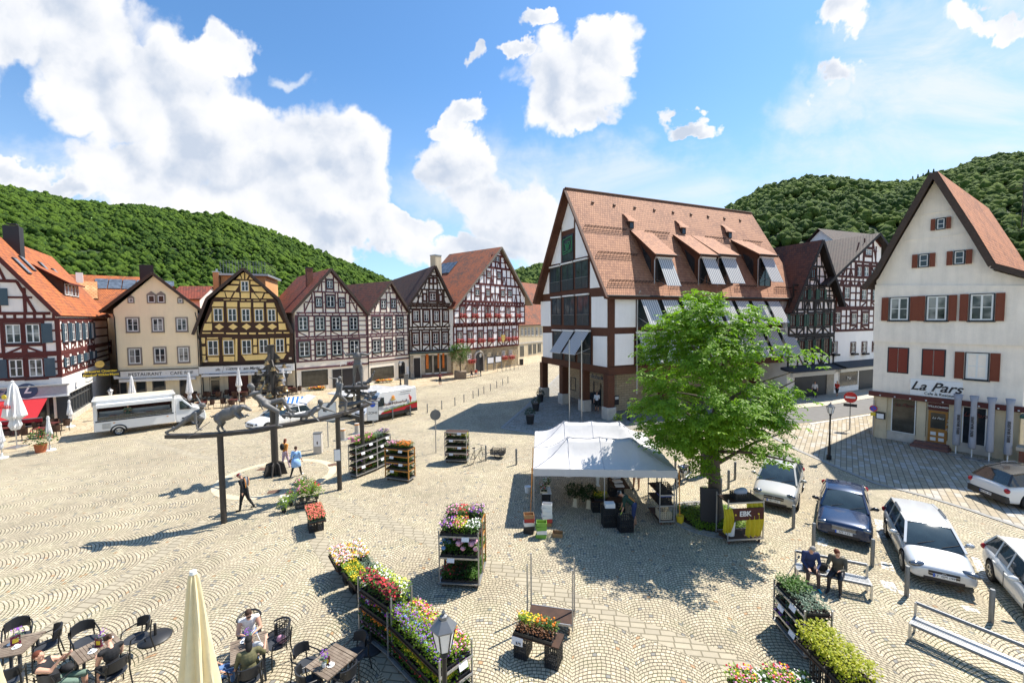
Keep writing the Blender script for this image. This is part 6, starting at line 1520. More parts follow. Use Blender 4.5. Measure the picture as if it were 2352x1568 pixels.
def figure(name,label,J,loc,rz,scale=1.0,wear=None,parent=None,cat='person',voxel=.017,stout=1.0,lift=None,matrix=None,hair=None,group=None,hands=True,hairlen=0.0,cap=None,face=True):
 """wear: dict zone -> material, zones head arm_up arm_lo hand torso hip thigh shin foot"""
 mb=MB();segs=[]
 def cap_(a,b,ra,rb,zone):
  a,b=Vector(a),Vector(b);n=4;pts=[a.lerp(b,i/n) for i in range(n+1)];rad=[ra+(rb-ra)*i/n for i in range(n+1)]
  mb.tube(pts,rad,9);mb.ball(a,ra,9,6);mb.ball(b,rb,9,6);segs.append((a,b,zone,(ra+rb)/2))
 g=stout;up,fw,rt=J['up'],J['fw'],J['rt']
 rot=Matrix((rt,fw,up)).transposed()
 mb.ball(J['chest']+fw*-.005,(.165*g,.115*g,.20),12,9,rot);mb.ball(J['waist'],(.14*g,.105*g,.16),12,8,rot);mb.ball(J['pelvis']+up*.02,(.165*g,.125*g,.14),12,8,rot)
 mb.ball(J['chest']+up*.10,(.17*g,.095,.09),10,7,rot)
 segs+=[(J['chest'],J['waist'],'torso',.13*g),(J['chest']+up*.09-rt*.12,J['chest']+up*.09+rt*.12,'torso',.07),(J['pelvis']-rt*.07,J['pelvis']+rt*.07,'hip',.11*g)]
 cap_(J['neck']-up*.03,J['neck']+J['hd']*.07,.058,.05,'head')
 q=J['hd'].cross(Vector(rt));yaw=Matrix.Rotation(R(J['yaw']),3,J['hd']);hfw=yaw@(J['hd'].cross(rt)*-1 if J['hd'].cross(rt).dot(fw)<0 else J['hd'].cross(rt));hrt=hfw.cross(J['hd'])
 hrot=Matrix((hrt,hfw,J['hd'])).transposed();H_=J['head']
 mb.ball(H_+J['hd']*.02-hfw*.005,(.074,.092,.105),12,9,hrot);mb.ball(H_-J['hd']*.055+hfw*.022,(.055,.062,.062),10,7,hrot)
 mb.ball(H_-J['hd']*.012+hfw*.098,(.014,.024,.024),6,5,hrot);segs.append((H_,H_+J['hd']*.05,'head',.08))
 for e in(-1,1):mb.ball(H_+hrt*.077*e,(.014,.022,.032),6,5,hrot)
 for k,sd in(('L',-1),('R',1)):
  cap_(J['neck']-up*.05+rt*sd*.06,J['sh'+k],.06,.062,'torso');cap_(J['sh'+k],J['el'+k],.062*g,.049,'arm_up');cap_(J['el'+k],J['wr'+k],.042,.027,'arm_lo')
  w,hnd=J['wr'+k],J['hn'+k];d=(hnd-w).normalized();s_=d.cross(fw if abs(d.dot(fw))<.9 else up).normalized();nrm=s_.cross(d).normalized()
  mb.ball(w+d*.045,(.036,.018,.05),8,6,Matrix((s_,nrm,d)).transposed());segs.append((w+d*.02,w+d*.15,'hand',.035))
  for i,(o,l) in enumerate(((-.028,.062),(-.010,.072),(.009,.067),(.027,.052))):
   b=w+d*.08+s_*o;m_=b+d*l*.55+nrm*.004*i;cap_(b,m_,.0105,.0095,'hand');cap_(m_,m_+(d*.8+nrm*.6).normalized()*l*.5,.0095,.008,'hand')
  b=w+d*.03-s_*.03;cap_(b,b+(d-s_*.9).normalized()*.055,.012,.009,'hand')
  cap_(J['hp'+k],J['kn'+k],.096*g,.068,'thigh');cap_(J['kn'+k],J['an'+k],.063,.044,'shin');mb.ball(J['kn'+k].lerp(J['an'+k],.28)-Vector((0,.012,0)),(.052,.055,.11),8,6)
  cap_(J['an'+k]-Vector((0,0,.03)),J['to'+k],.042,.034,'foot')
 me=bpy.data.meshes.new('t');me.from_pydata(mb.v,[],mb.f);ob=bpy.data.objects.new('t',me);COL.objects.link(ob)
 md=ob.modifiers.new('r','REMESH');md.mode='VOXEL';md.voxel_size=voxel;md.use_smooth_shade=True
 m2=ob.modifiers.new('s','SMOOTH');m2.factor=.5;m2.iterations=2
 dg=bpy.context.evaluated_depsgraph_get();nm=bpy.data.meshes.new_from_object(ob.evaluated_get(dg));bpy.data.objects.remove(ob)
 nm.name='body'
 base={'head':'skin','hand':'skin','arm_lo':'skin','arm_up':'skin','torso':'white_fabric','hip':'sign_dark','thigh':'sign_dark','shin':'sign_dark','foot':'rubber'};base.update(wear or{})
 ms=sorted(set(base.values()));nm.materials.clear()
 for m_ in ms:nm.materials.append(MAT[m_])
 n=len(nm.polygons);C_=np.zeros(n*3);nm.polygons.foreach_get('center',C_);C_=C_.reshape(-1,3);best=np.full(n,1e9);zi=np.zeros(n,int)
 for(a,b,zone,r_) in segs:
  a_,b_=np.array(a),np.array(b);ab=b_-a_;t_=np.clip(((C_-a_)@ab)/max(1e-9,ab@ab),0,1);dd_=np.linalg.norm(C_-(a_+t_[:,None]*ab),axis=1)-r_
  k_=dd_<best;best[k_]=dd_[k_];zi[k_]=ms.index(base[zone])
 nm.polygons.foreach_set('material_index',zi.astype(np.int32));nm.polygons.foreach_set('use_smooth',[True]*n)
 low=min(v.co.z for v in nm.vertices)
 root=thing(name,label,cat,(0,0,0),0,group) if parent is None else parent
 if parent is None:
  root.location=(loc[0],loc[1],loc[2]+(-low*scale if lift is None else lift));root.rotation_euler=(0,0,rz);root.scale=(scale,)*3
 bo=bpy.data.objects.new('body',nm);COL.objects.link(bo);bo.parent=root
 if matrix is not None:bo.matrix_local=matrix
 if hair:
  hb=MB();hb.ball(H_+J['hd']*.042-hfw*.020,(.082,.096,.096),12,8,hrot)
  if hairlen>0:hb.ball(H_-J['hd']*hairlen*.45-hfw*.06,(.075,.05,.06+hairlen*.6),10,7,hrot)
  if hairlen<0:hb.tube([H_+J['hd']*.06-hfw*.09,H_+J['hd']*.03-hfw*.16,H_-J['hd']*.06-hfw*.17],[.025,.035,.015],7)
  o=hb.build('hair',hair,root,smooth=True)
  if matrix is not None:o.matrix_local=matrix
 if face:
  eb=MB();
  for e in(-1,1):eb.ball(H_+J['hd']*.012+hfw*.086+hrt*.03*e,(.011,.007,.008),6,4,hrot)
  eb.ball(H_-J['hd']*.058+hfw*.081,(.022,.006,.006),6,4,hrot)
  if cat!='sculpture':o=eb.build('face','timber_oxblood',root)
 if cap:
  cb=MB();cb.ball(H_+J['hd']*.062-hfw*.01,(.088,.102,.075),12,8,hrot);cb.prism([H_+J['hd']*.065+hfw*a_+hrt*b_ for a_,b_ in((.07,-.07),(.17,-.05),(.18,0),(.17,.05),(.07,.07))],J['hd']*.012)
  cb.build('cap',cap,root,smooth=False)
 root['_H']=0;del root['_H']
 return root,J,(H_,hfw,hrt)
for n_,c_ in dict(c_black=(.012,.012,.014),c_orange=(.75,.30,.06),c_blue=(.30,.50,.80),c_navy=(.02,.035,.11),c_green=(.012,.045,.03),c_olive=(.13,.12,.055),c_greygreen=(.085,.080,.06),c_maroon=(.12,.012,.03),c_red=(.60,.04,.03),c_jeans=(.10,.19,.38),c_white=(.80,.79,.78),c_pattern=(.55,.42,.52),c_brown=(.08,.05,.045),c_teal=(.0,.30,.42),c_grey=(.25,.25,.26),hair_brown=(.045,.020,.010),hair_black=(.01,.008,.008),hair_grey=(.30,.28,.26),hair_auburn=(.13,.03,.012),hair_fair=(.42,.24,.10),c_capred=(.25,.02,.03),c_sage=(.15,.22,.17)).items():plain(n_,c_,.8,var=.12,scale=14,bump=.15)
# ---- cars
def subd(vs,fs,name,mats,mi,levels,cut=None):
 me=bpy.data.meshes.new(name);me.from_pydata(vs,[],fs);me.polygons.foreach_set('material_index',mi)
 for m_ in mats:me.materials.append(MAT[m_])
 ob=bpy.data.objects.new('t',me);COL.objects.link(ob)
 if levels:md=ob.modifiers.new('s','SUBSURF');md.levels=levels;md.render_levels=levels
 cu=None
 if cut:
  cm=bpy.data.meshes.new('c');cm.from_pydata(cut.v,[],cut.f);cu=bpy.data.objects.new('c',cm);cm.materials.append(MAT['rubber']);COL.objects.link(cu)
  b=ob.modifiers.new('b','BOOLEAN');b.object=cu;b.operation='DIFFERENCE';b.solver='EXACT'
 dg=bpy.context.evaluated_depsgraph_get();nm=bpy.data.meshes.new_from_object(ob.evaluated_get(dg));bpy.data.objects.remove(ob)
 if cu:bpy.data.objects.remove(cu)
 nm.name=name;nm.polygons.foreach_set('use_smooth',[True]*len(nm.polygons))
 try:nm.set_sharp_from_angle(angle=R(35))
 except Exception:pass
 return nm
def wheel_parts(root,x,y,r,w,sd,spokes=10,rim='alloy'):
 mb=MB();prof=[(r*.62,-w/2),(r*.93,-w/2),(r,-w*.36),(r,w*.36),(r*.93,w/2),(r*.62,w/2)]
 n=26;vs=[];fs=[]
 for i in range(n):
  a=2*math.pi*i/n
  for(q,t_) in prof:vs.append((x+t_,y+q*math.cos(a),r+q*math.sin(a)))
 m_=len(prof)
 for i in range(n):
  for k in range(m_-1):fs.append((i*m_+k,i*m_+k+1,((i+1)%n)*m_+k+1,((i+1)%n)*m_+k))
 mb.add(vs,fs);o=mb.build('wheel','rubber',root,smooth='auto')
 rb=MB().mat('sign_dark');rb.cyl((x-.02*sd,y,r),(x+.02*sd,y,r),r*.63,n=22);rb.mat(rim)
 X=x+sd*w*.40;rb.tube([(X,y+r*.60*math.cos(2*math.pi*i/22),r+r*.60*math.sin(2*math.pi*i/22)) for i in range(22)],.022,5,closed=True);rb.cyl((X-.03*sd,y,r),(X+.01*sd,y,r),r*.14,n=10)
 for i in range(spokes):a=2*math.pi*i/spokes;rb.bar((X-.01*sd,y+r*.1*math.cos(a),r+r*.1*math.sin(a)),(X-.005*sd,y+r*.6*math.cos(a),r+r*.6*math.sin(a)),.05 if spokes<8 else.034,.03,(1,0,0))
 rb.build('rim',None,o,smooth=False)
def paint(name,col,flake=0.3):
 m,t,b=newmat(name);b.inputs['Base Color'].default_value=tuple(col)+(1,);b.inputs['Metallic'].default_value=flake;b.inputs['Roughness'].default_value=.25
 b.inputs['Coat Weight'].default_value=.7;b.inputs['Coat Roughness'].default_value=.03;return m
paint('paint_silver',(.62,.63,.64),.25);paint('paint_greige',(.50,.48,.43),.25);paint('paint_blue',(.004,.022,.075),.3);paint('paint_white',(.78,.78,.77),0.0);paint('paint_black',(.010,.010,.012),0.0);paint('paint_vanwhite',(.74,.74,.73),0.0)
glassy('car_glass',(.018,.028,.032),.04,1.0);plain('lamp_clear',(.20,.21,.23),.1,.8,var=.5,scale=18);plain('lamp_red',(.35,.01,.015),.2,var=0);plain('plate',(.80,.80,.80),.5,var=0);plain('plate_blue',(.02,.10,.55),.5,var=0)
def car(name,label,P,head,L,W,H,body,green,paintm,plate=None,belt=.92,r=.32,ax=(.85,.85),roof=None,mirror=None,grille='bar',cladding=None,cat='car',spokes=10,tw=.80,roofm=None,rails=False,tail=False,lampw=.2,lampz=.62,logo=True):
 """body: (y from front, top height, half-width factor); green: (y, top height, half-width factor of the roof). front faces -Y"""
 h_=Vector((head[0],head[1],0)).normalized();rz=math.atan2(h_.y,h_.x)+math.pi/2
 ctr=Vector((P.x,P.y,0))-h_*L/2;root=thing(name,label,cat,(ctr.x,ctr.y,0),rz,'vehicles parked on the square')
 hw=W/2;vs=[];n=12
 for(y,zt_,k) in body:
  w=hw*k;y=y-L/2;zl=.20 if.3<y+L/2<L-.3 else.28
  ring=[(0,zt_+.03),(w*.55,zt_+.022),(w*.86,zt_-.01),(w*.97,zt_-.12),(w,zt_*.60),(w*.985,.34),(w*.93,zl),(w*.5,zl-.02),(0,zl-.02)]
  full=ring+[(-a,b) for a,b in ring[-2:0:-1]]
  vs+=[(a,y,b) for a,b in full]
 m_=16;S_=len(body);fs=[];
 for i in range(S_-1):
  for k in range(m_):fs.append((i*m_+k,(i+1)*m_+k,(i+1)*m_+(k+1)%m_,i*m_+(k+1)%m_))
 fs+=[tuple(range(m_)),tuple((S_-1)*m_+k for k in range(m_-1,-1,-1))]
 cut=MB();fy,ry=-L/2+ax[0],L/2-ax[1]
 for yy in(fy,ry):
  for sd in(-1,1):cut.cyl((sd*(hw-.30),yy,r+.01),(sd*(hw+.3),yy,r+.01),r+.055,n=26)
 nm=subd(vs,fs,'body',[paintm,'rubber'],[0]*len(fs),2,cut);bo=bpy.data.objects.new('body',nm);COL.objects.link(bo);bo.parent=root
 # greenhouse
 vs=[];mi=[];fs=[];gl=[(y-L/2,zt_,k) for(y,zt_,k) in green];S_=len(gl)
 for i,(y,zt_,k) in enumerate(gl):
  wb=hw*.90;zb=belt-.04;wt=hw*k;e=(i in(0,S_-1))
  if e:zt_=zb+.02;wt=wb*.96
  vs+=[(-wb,y,zb),(-(wt+(wb-wt)*.0),y,zt_),(-wt*.5,y,zt_+(.0 if e else.035)),(0,y,zt_+(.0 if e else.045)),(wt*.5,y,zt_+(.0 if e else.035)),(wt,y,zt_),(wb,y,zb)]
 for i in range(S_-1):
  for k in range(6):
   fs.append((i*7+k,(i+1)*7+k,(i+1)*7+k+1,i*7+k+1));side=k in(0,5);end=(i==0 or i==S_-2)
   mi.append(1 if(side or end) else 0)
 nm=subd(vs,fs,'cabin',[roofm or paintm,'car_glass'],mi,0);nm.polygons.foreach_set('use_smooth',[True]*len(nm.polygons))
 co=bpy.data.objects.new('cabin',nm);COL.objects.link(co);co.parent=root
 pb=MB();V=vs
 for i in range(S_-1):
  for k in(1,5):
   pb.bar(V[i*7+k],V[(i+1)*7+k],.07,.05)
 for i in range(2,S_-2):
  for k,kk in((0,1),(6,5)):
   if i in(range(2,S_-2)):pb.bar(V[i*7+k],V[i*7+kk],.06,.03,(1,0,0))
 pb.bar(V[7+1],V[7+5],.04,.05);pb.build('pillars',roofm if roofm else paintm,root)
 if rails:
  for sd in(1,5):
   rb=MB();a,b=Vector(V[2*7+sd]),Vector(V[(S_-3)*7+sd]);rb.tube([a+Vector((0,0,.02)),a+Vector((0,.1,.08)),b+Vector((0,-.1,.08)),b+Vector((0,0,.02))],.022,6);rb.build('roof_rail','grey_metal',root)
 for yy in(fy,ry):
  for sd in(-1,1):wheel_parts(root,sd*(hw-.10),yy,r,.20,sd,spokes)
 zt0=body[1][1];f0=-L/2
 for sd in(-1,1):
  mb=MB();mb.ball((sd*hw*.70,f0+.13+.10*0,lampz),(lampw,.11,.085),12,8,Matrix.Rotation(-sd*R(24),3,'Z'));mb.build('headlight','lamp_clear',root,smooth=True)
  mb=MB();mb.ball((sd*(hw*.84),L/2-.10,.80),(.14,.10,.11),10,7,Matrix.Rotation(sd*R(30),3,'Z'));mb.build('tail_light','lamp_red',root,smooth=True)
  mb=MB();gy=gl[1][0] if mirror is None else mirror-L/2
  mb.ball((sd*(hw+.10),gy-.25,belt+.08),(.12,.07,.075),10,7);mb.bar((sd*(hw-.06),gy-.22,belt),(sd*(hw+.06),gy-.24,belt+.04),.05,.04);mb.build('wing_mirror',paintm if paintm!='paint_blue' else 'paint_black',root,smooth=True)
  mb=MB()
  for i in range(2,S_-2):yv=gl[i][0];mb.box(sd*(hw*1.0-.004),yv-.006,.30,sd*(hw+.004),yv+.006,belt-.14)
  mb.build('door_gap','rubber',root)
  for i in range(2,min(S_-2,4)):mb=MB();yv=gl[i][0];mb.box(sd*(hw*.985),yv-.24,belt-.19,sd*(hw*.985+.035),yv-.08,belt-.155);mb.build('door_handle',paintm,root)
 mb=MB();zg=body[1][1]-.12;mb.box(-hw*.42,f0-.012,zg-.10,hw*.42,f0+.1,zg+.05);o=mb.build('grille','sign_dark',root,bevel=.01)
 mb=MB()
 if grille=='slats':
  for k in range(5):mb.box(-hw*.40,f0-.022,zg-.085+k*.028,hw*.40,f0-.013,zg-.075+k*.028)
  mb.tube([(-hw*.42,f0-.015,zg-.10),(hw*.42,f0-.015,zg-.10),(hw*.42,f0-.015,zg+.05),(-hw*.42,f0-.015,zg+.05)],.012,5,closed=True);mb.box(-.006,f0-.026,zg-.1,.006,f0-.012,zg+.05)
 else:mb.box(-hw*.40,f0-.022,zg-.03,hw*.40,f0-.013,zg-.015)
 if logo:mb.tube([(.055*math.cos(k*.5236),f0-.024,zg-.02+.055*math.sin(k*.5236)) for k in range(12)],.007,4,closed=True)
 mb.build('trim','alloy',o)
 mb=MB();mb.box(-hw*.55,f0-.005,.27,hw*.55,f0+.12,.36);mb.build('air_intake','sign_dark',root)
 for(yy,s2) in((f0-.03,1),(L/2+.03,-1)):
  mb=MB();mb.mat('plate').box(-.26,yy-.008,.40,.26,yy+.008,.51);mb.mat('plate_blue').box(-.26 if s2>0 else.21,yy-.0125*s2-.002,.402,-.215 if s2>0 else.258,yy-.0085*s2+.002,.508);o=mb.build('number_plate',None,root)
  if plate:text(plate,.095,'sign_dark',(Matrix.Translation((.022,yy-.012,.455))@Matrix.Rotation(R(90),4,'X')) if s2>0 else(Matrix.Translation((-.022,yy+.012,.455))@Matrix.Rotation(R(180),4,'Z')@Matrix.Rotation(R(90),4,'X')),o,ext=.002)
 mb=MB();a,b=Vector(V[0*7+2]),Vector(V[7+2]);
 for sx in(-.35,.15):mb.bar((sx*hw*1.4,gl[0][0]+.03,belt+.02),(sx*hw*1.4+.45,gl[0][0]+.22,belt+.13),.015,.015)
 mb.build('wiper','rubber',root)
 if cladding:
  mb=MB();mb.box(-hw*1.01,fy+.45,.20,-hw*.97,ry-.45,.40);mb.box(hw*.97,fy+.45,.20,hw*1.01,ry-.45,.40);mb.box(-hw*.92,L/2-.18,.26,hw*.92,L/2+.025,.56);mb.build('cladding',cladding,root,bevel=.02)
 return root
 # ---- street lamp, bollards, parasols
def lamp(P,h,label,s=1.0,tint='white_fabric'):
 r=thing('street_lamp',label,'street lamp',(P.x,P.y,0),.3,'old-style lantern street lamps')
 mb=MB();mb.lathe([(.13*s,0),(.13*s,.25),(.085*s,.3),(.085*s,.75),(.055*s,.85),(.05*s,h*.45),(.06*s,h*.46),(.045*s,h*.47),(.042*s,h-.75*s),(.07*s,h-.72*s),(.05*s,h-.66*s),(.10*s,h-.62*s)],n=12);mb.build('post','black_metal',r,smooth='auto')
 mb=MB();z0,z1=h-.60*s,h-.22*s;mb.lathe([(.12*s,z0),(.20*s,z1)],n=6);o=mb.build('lantern_glass',tint if tint else 'glass_dark',r)
 mb=MB()
 for k in range(6):a=2*math.pi*k/6;mb.bar((.122*s*math.cos(a),.122*s*math.sin(a),z0),(.204*s*math.cos(a),.204*s*math.sin(a),z1),.018*s,.018*s)
 mb.build('lantern_frame','black_metal',o)
 mb=MB();mb.lathe([(.235*s,z1),(.235*s,z1+.02*s),(.10*s,z1+.15*s),(.08*s,z1+.15*s),(.07*s,z1+.20*s),(.02*s,z1+.22*s),(.035*s,z1+.26*s),(.0,z1+.32*s)],n=6);mb.build('lantern_roof','grey_metal',r)
 return r
def bollard(P,label,h=.85,r_=.05,group='slim steel bollards',m='grey_metal'):
 mb=MB();mb.lathe([(r_,0),(r_,h-.02),(r_*.85,h),(0,h)],n=12);
 o=mb.build('bollard',m,smooth='auto',loc=(P.x,P.y,0));return tag(o,label,'bollard',group)
def parasol(P,h,label,m='white_fabric',rad=.26,low=.42,base='slab',name='closed_parasol',folds=9,top=None,tilt=0,group='closed parasols',knot=True,rz=0):
 r=thing(name,label,'parasol',(P.x,P.y,0),rz,group)
 mb=MB();mb.cyl((0,0,.05),(0,0,h),.025+.01*(rad>.2),n=10);mb.build('pole','steel',r,smooth='auto')
 rg=random.Random(int(P.x*10));z0=h*low
 f=lambda k,n,i:1+.26*math.sin(k/n*2*math.pi*folds+i*.35)+.10*math.sin(k/n*6.28*2+i)
 prof=[(.05,h-.02),(.07,h-.1)]+[(rad*(.25+.75*t_**.8),h-.1-(h-.1-z0)*t_) for t_ in[.12,.3,.5,.7,.85,1.0]]
 if knot:prof=prof[:-1]+[(rad*.95,z0+.12*h*.5),(rad*.42,z0),(rad*.62,z0-.08*h),(rad*.35,z0-.15*h)]
 else:prof+=[(rad*.9,z0-.02)]
 mb=MB();mb.lathe(prof,n=54,rfun=f);mb.build('canopy',m,r,smooth='auto')
 mb=MB();mb.cyl((0,0,h-.02),(0,0,h+.04),.06+.04*(rad>.3),.05,12);mb.build('finial','white_paint',r)
 mb=MB()
 if base=='slab':mb.box(-.42,-.42,0,.42,.42,.07)
 elif base:mb.lathe([(base,0),(base,.05),(base*.85,.08),(.05,.1),(.05,.35)],n=24)
 if base:mb.build('base','zinc' if base=='slab' else 'white_paint',r,smooth='auto')
 return r
 # ================================================================== PLACEMENTS
ZB=zt(650,2250,.3614);ZA=zt(0,2250,.3067);ZC=zt(1900,2150,.3706);ZD=zt(1250,2000,.4661);ZE=zt(3550,2300,.481);ZF=zt(2850,2200,.3386);ZG=zt(2050,1650,.3507);ZT=zt(2500,1850,.4464);ZR=zt(3150,1800,.4145);ZS=zt(2700,1750,.3507)
# ---- tree with its board
TP=G(1641,1190);tree=thing('chestnut_tree','leafy horse chestnut tree growing from a grass circle beside the market tents','tree',(TP.x,TP.y,0))
rg=random.Random(11);mb=MB()
mb.tube([(0,0,-.1),(0,0,.15),(.02,0,.6),(.0,.05,1.6),(-.05,.05,2.6),(0,.1,3.6),(.05,.1,5.2),(.1,.1,7.4)],[.52,.40,.30,.25,.23,.19,.12,.04],12)
TC=Vector((-.2,.4,5.3));tips=[]
for i in range(16):
 a=i*2.4+rg.uniform(-.3,.3);z=2.3+i*.30;el=R(rg.uniform(8,40)) if i<10 else R(50);l=rg.uniform(2.6,3.7) if i<9 else rg.uniform(1.4,2.2)
 p=Vector((0,.05,z));P=[p]
 for k in range(4):p=p+Vector((math.cos(a)*math.cos(el),math.sin(a)*math.cos(el),math.sin(el)+(.1 if k<2 else-.12)))*l/4;a+=rg.uniform(-.25,.25);P.append(p)
 mb.tube(P,[.09,.07,.05,.035,.018],6);tips.append(P)
wood('bark',(.07,.05,.035),c2=(.16,.125,.09));mb.build('trunk','bark',tree,smooth='auto')
def crown_r(d):
 """outline of the crown read off the photo: wide low skirt, narrower double top"""
 return 1+.34*mnoise.noise(d*2.0+Vector((5,2,1)))+.26*mnoise.noise(d*4.3)
mb=MB();nl=0;clumps=[]
for i in range(205):
 d=Vector((rg.gauss(0,1),rg.gauss(0,1),rg.gauss(0,1))).normalized();rr=rg.uniform(.45,1.0)**.6*crown_r(d)
 ax_=Vector((3.05,3.0,4.65 if d.z>0 else 2.8));tp=1-.28*max(0,d.z)**1.5
 c_=TC+Vector((d.x*ax_.x*rr*tp,d.y*ax_.y*rr*tp,d.z*ax_.z*rr));clumps.append((c_,rg.uniform(.42,.78),d))
for(c_,cr,dd_) in clumps:
 for k in range(int(34*cr/.6)):
  o=Vector((rg.gauss(0,.5),rg.gauss(0,.5),rg.gauss(0,.26)))*cr;p=c_+o;p.z-=.25*(o.x**2+o.y**2)/cr
  ax2=Vector((rg.uniform(-.55,.55)+dd_.x*.45,rg.uniform(-.55,.55)+dd_.y*.45,1)).normalized();q=ax2.to_track_quat('Z','Y');a0=rg.uniform(0,6.28);s_=rg.uniform(.13,.23)
  for j in range(6):
   a=a0+j*.98;u=q@Vector((math.cos(a),math.sin(a),-.18));v=q@Vector((-math.sin(a),math.cos(a),0));b=len(mb.v)
   mb.v+=[tuple(p+u*s_*.1),tuple(p+u*s_*.66+v*s_*.24),tuple(p+u*s_-ax2*s_*.14),tuple(p+u*s_*.66-v*s_*.24)];mb.f.append((b,b+1,b+2,b+3));mb.mi.append(0)
mb.build('crown','leaf_tree',tree);print('leaf faces',len(mb.f))
mb=MB();mb.obox((0,0,.72),(.72,.06,1.5),rx=R(-12));tag(mb.build('board','sign_dark',loc=(TP.x-.42,TP.y-.42,0),rz=-.3,bevel=.01),'dark brown board leaning against the foot of the chestnut trunk','board')
mb=MB();leaves(mb,rg,(-1.25,-1.05,0,1.1,1.1,.14),3200,.10);tag(mb.build('grass','leaf_bright',loc=(TP.x,TP.y,0)),'rough grass growing round the foot of the chestnut tree','grass',kind='stuff')
mb=MB();mb.poly([(TP.x+1.35*math.cos(k*.2618)-.1,TP.y+1.25*math.sin(k*.2618),.006) for k in range(24)]);mb.build('ground','soil')['kind']='structure'
mb=MB()
for k in range(46):
 for r_ in(1.45,1.72):a=k*.1366+r_;mb.obox((TP.x-.1+r_*math.cos(a),TP.y+r_*.95*math.sin(a),.012),(.22,.17,.03),rz=a+1.57)
mb.build('kerb','kerb_stone')['kind']='structure'
# ---- bell tower and the curved beam of figures
P2=G(633,1089);bt=thing('bell_tower','dark steel column hung with bronze bells inside the stone ring','carillon',(P2.x,P2.y,0),0)
bh=HT(P2,793);mb=MB();mb.cyl((0,0,0),(0,0,bh),.18,.17,20);mb.cyl((0,0,bh),(0,0,bh+.03),.215,n=20);mb.build('column','beam_metal',bt,smooth='auto')
for k in range(8):
 a=k*math.pi/4+.2;c_,s_=math.cos(a),math.sin(a);mb=MB();q=Vector((-s_,c_,0))*.025
 mb.prism([Vector((c_*.18,s_*.18,0))-q,Vector((c_*.62,s_*.62,0))-q,Vector((c_*.46,s_*.46,.62))-q,Vector((c_*.20,s_*.20,.72))-q],q*2);mb.build('fin','rust_dark',bt)
rgb=random.Random(4);zb0,zb1=HT(P2,938),HT(P2,830)
for k in range(22):
 t_=k/21;z=zb0+(zb1-zb0+.1)*t_+rgb.uniform(-.08,.08);a=k*1.9+rgb.uniform(-.3,.3);s_=.25-.12*t_;l=.50+.30*(k%2)-.2*t_
 c_,q_=math.cos(a),math.sin(a);mb=MB();mb.bar((c_*.1,q_*.1,z+s_*1.5),(c_*(l+.12),q_*(l+.12),z+s_*1.5),.07,.07);mb.prism([(c_*.18-q_*.03,q_*.18+c_*.03,z+s_*1.5),(c_*.5-q_*.03,q_*.5+c_*.03,z+s_*1.5),(c_*.18-q_*.03,q_*.18+c_*.03,z+s_*1.5+.35)],(q_*.06,-c_*.06,0));ar=mb.build('bell_arm','beam_metal',bt)
 mb=MB();mb.lathe([(s_,0),(s_*.98,.03),(s_*.72,s_*.35),(s_*.60,s_*.8),(s_*.50,s_*1.15),(s_*.2,s_*1.35),(.0,s_*1.38)],(c_*l,q_*l,z),16);mb.cyl((c_*l,q_*l,z+s_*1.3),(c_*l,q_*l,z+s_*1.55),.03,n=6);mb.build('bell','bronze',bt,smooth='auto')
BZ=3.90;BP=[G(x,y,BZ) for x,y in[(383,997),(445,996.5),(505,993),(570,986),(632,976),(675,969.5),(717,962),(748,956),(775,949.5),(805,940),(830,931),(847,923)]]
P1,P3=BP[2],BP[8];
sc_=thing('sculpture_beam','long curved dark steel beam on posts carrying grey sculpted figures','sculpture',(P1.x,P1.y,0));O1=Vector((P1.x,P1.y,0))
mb=MB();wdt=.36
L_=[];Rr_=[]
for i,p in enumerate(BP):
 d=(BP[min(i+1,len(BP)-1)]-BP[max(i-1,0)]).normalized();n_=Vector((-d.y,d.x,0));w_=wdt*(.5 if i else.35);L_.append(p+n_*w_-O1);Rr_.append(p-n_*w_-O1)
for i in range(len(BP)-1):
 vs=[Rr_[i],Rr_[i+1],L_[i+1],L_[i]];dn_=Vector((0,0,-.15));mb.add([v for v in vs]+[v+dn_ for v in vs],[(0,1,2,3),(7,6,5,4),(0,4,5,1),(2,6,7,3)]+([(3,7,4,0)] if i==0 else[])+([(1,5,6,2)] if i==len(BP)-2 else[]))
mb.build('beam','beam_metal',sc_)
P4=BP[-2]
for p in(P1,P3,P4):mb=MB();q=Vector((p.x,p.y,0))-O1;mb.cyl(q,q+Vector((0,0,BZ-.15)),.115,n=18);mb.build('post','beam_metal',sc_,smooth='auto')
mb=MB();q=Vector((P3.x,P3.y,0))-O1;mb.obox(q+Vector((.02,-.2,1.85)),(.34,.03,.62),rz=.15);o=mb.build('plaque','sign_dark',sc_);mb=MB();mb.obox(q+Vector((.02,-.222,1.85)),(.29,.012,.56),rz=.15);mb.build('notice','paper',o)
SW={k:'sculpt' for k in('head','hand','arm_lo','arm_up','torso','hip','thigh','shin','foot')}
def beam_pt(t_):
 i=min(int(t_),len(BP)-2);return BP[i].lerp(BP[i+1],t_-i)
def statue(label,J,t_,rz,s,lift=0.0,hair='sculpt',z=None,**kw):
 p=beam_pt(t_);r,J,hd_=figure('figure_sculpture',label,J,(p.x,p.y,BZ+lift),rz,s,SW,cat='sculpture',hair=hair,group='grey figures on the curved beam',voxel=.02,**kw);return r,J,hd_
bd=-.02
r,J,_=statue('grey sculpted man in a hat lunging at the left end of the beam',pose(lean=58,head=(-35,0),LA=(-100,15,5),RA=(60,5,10),LL=(88,6,120),RL=(-50,4,18)),.82,R(-88),1.12,hair=None)
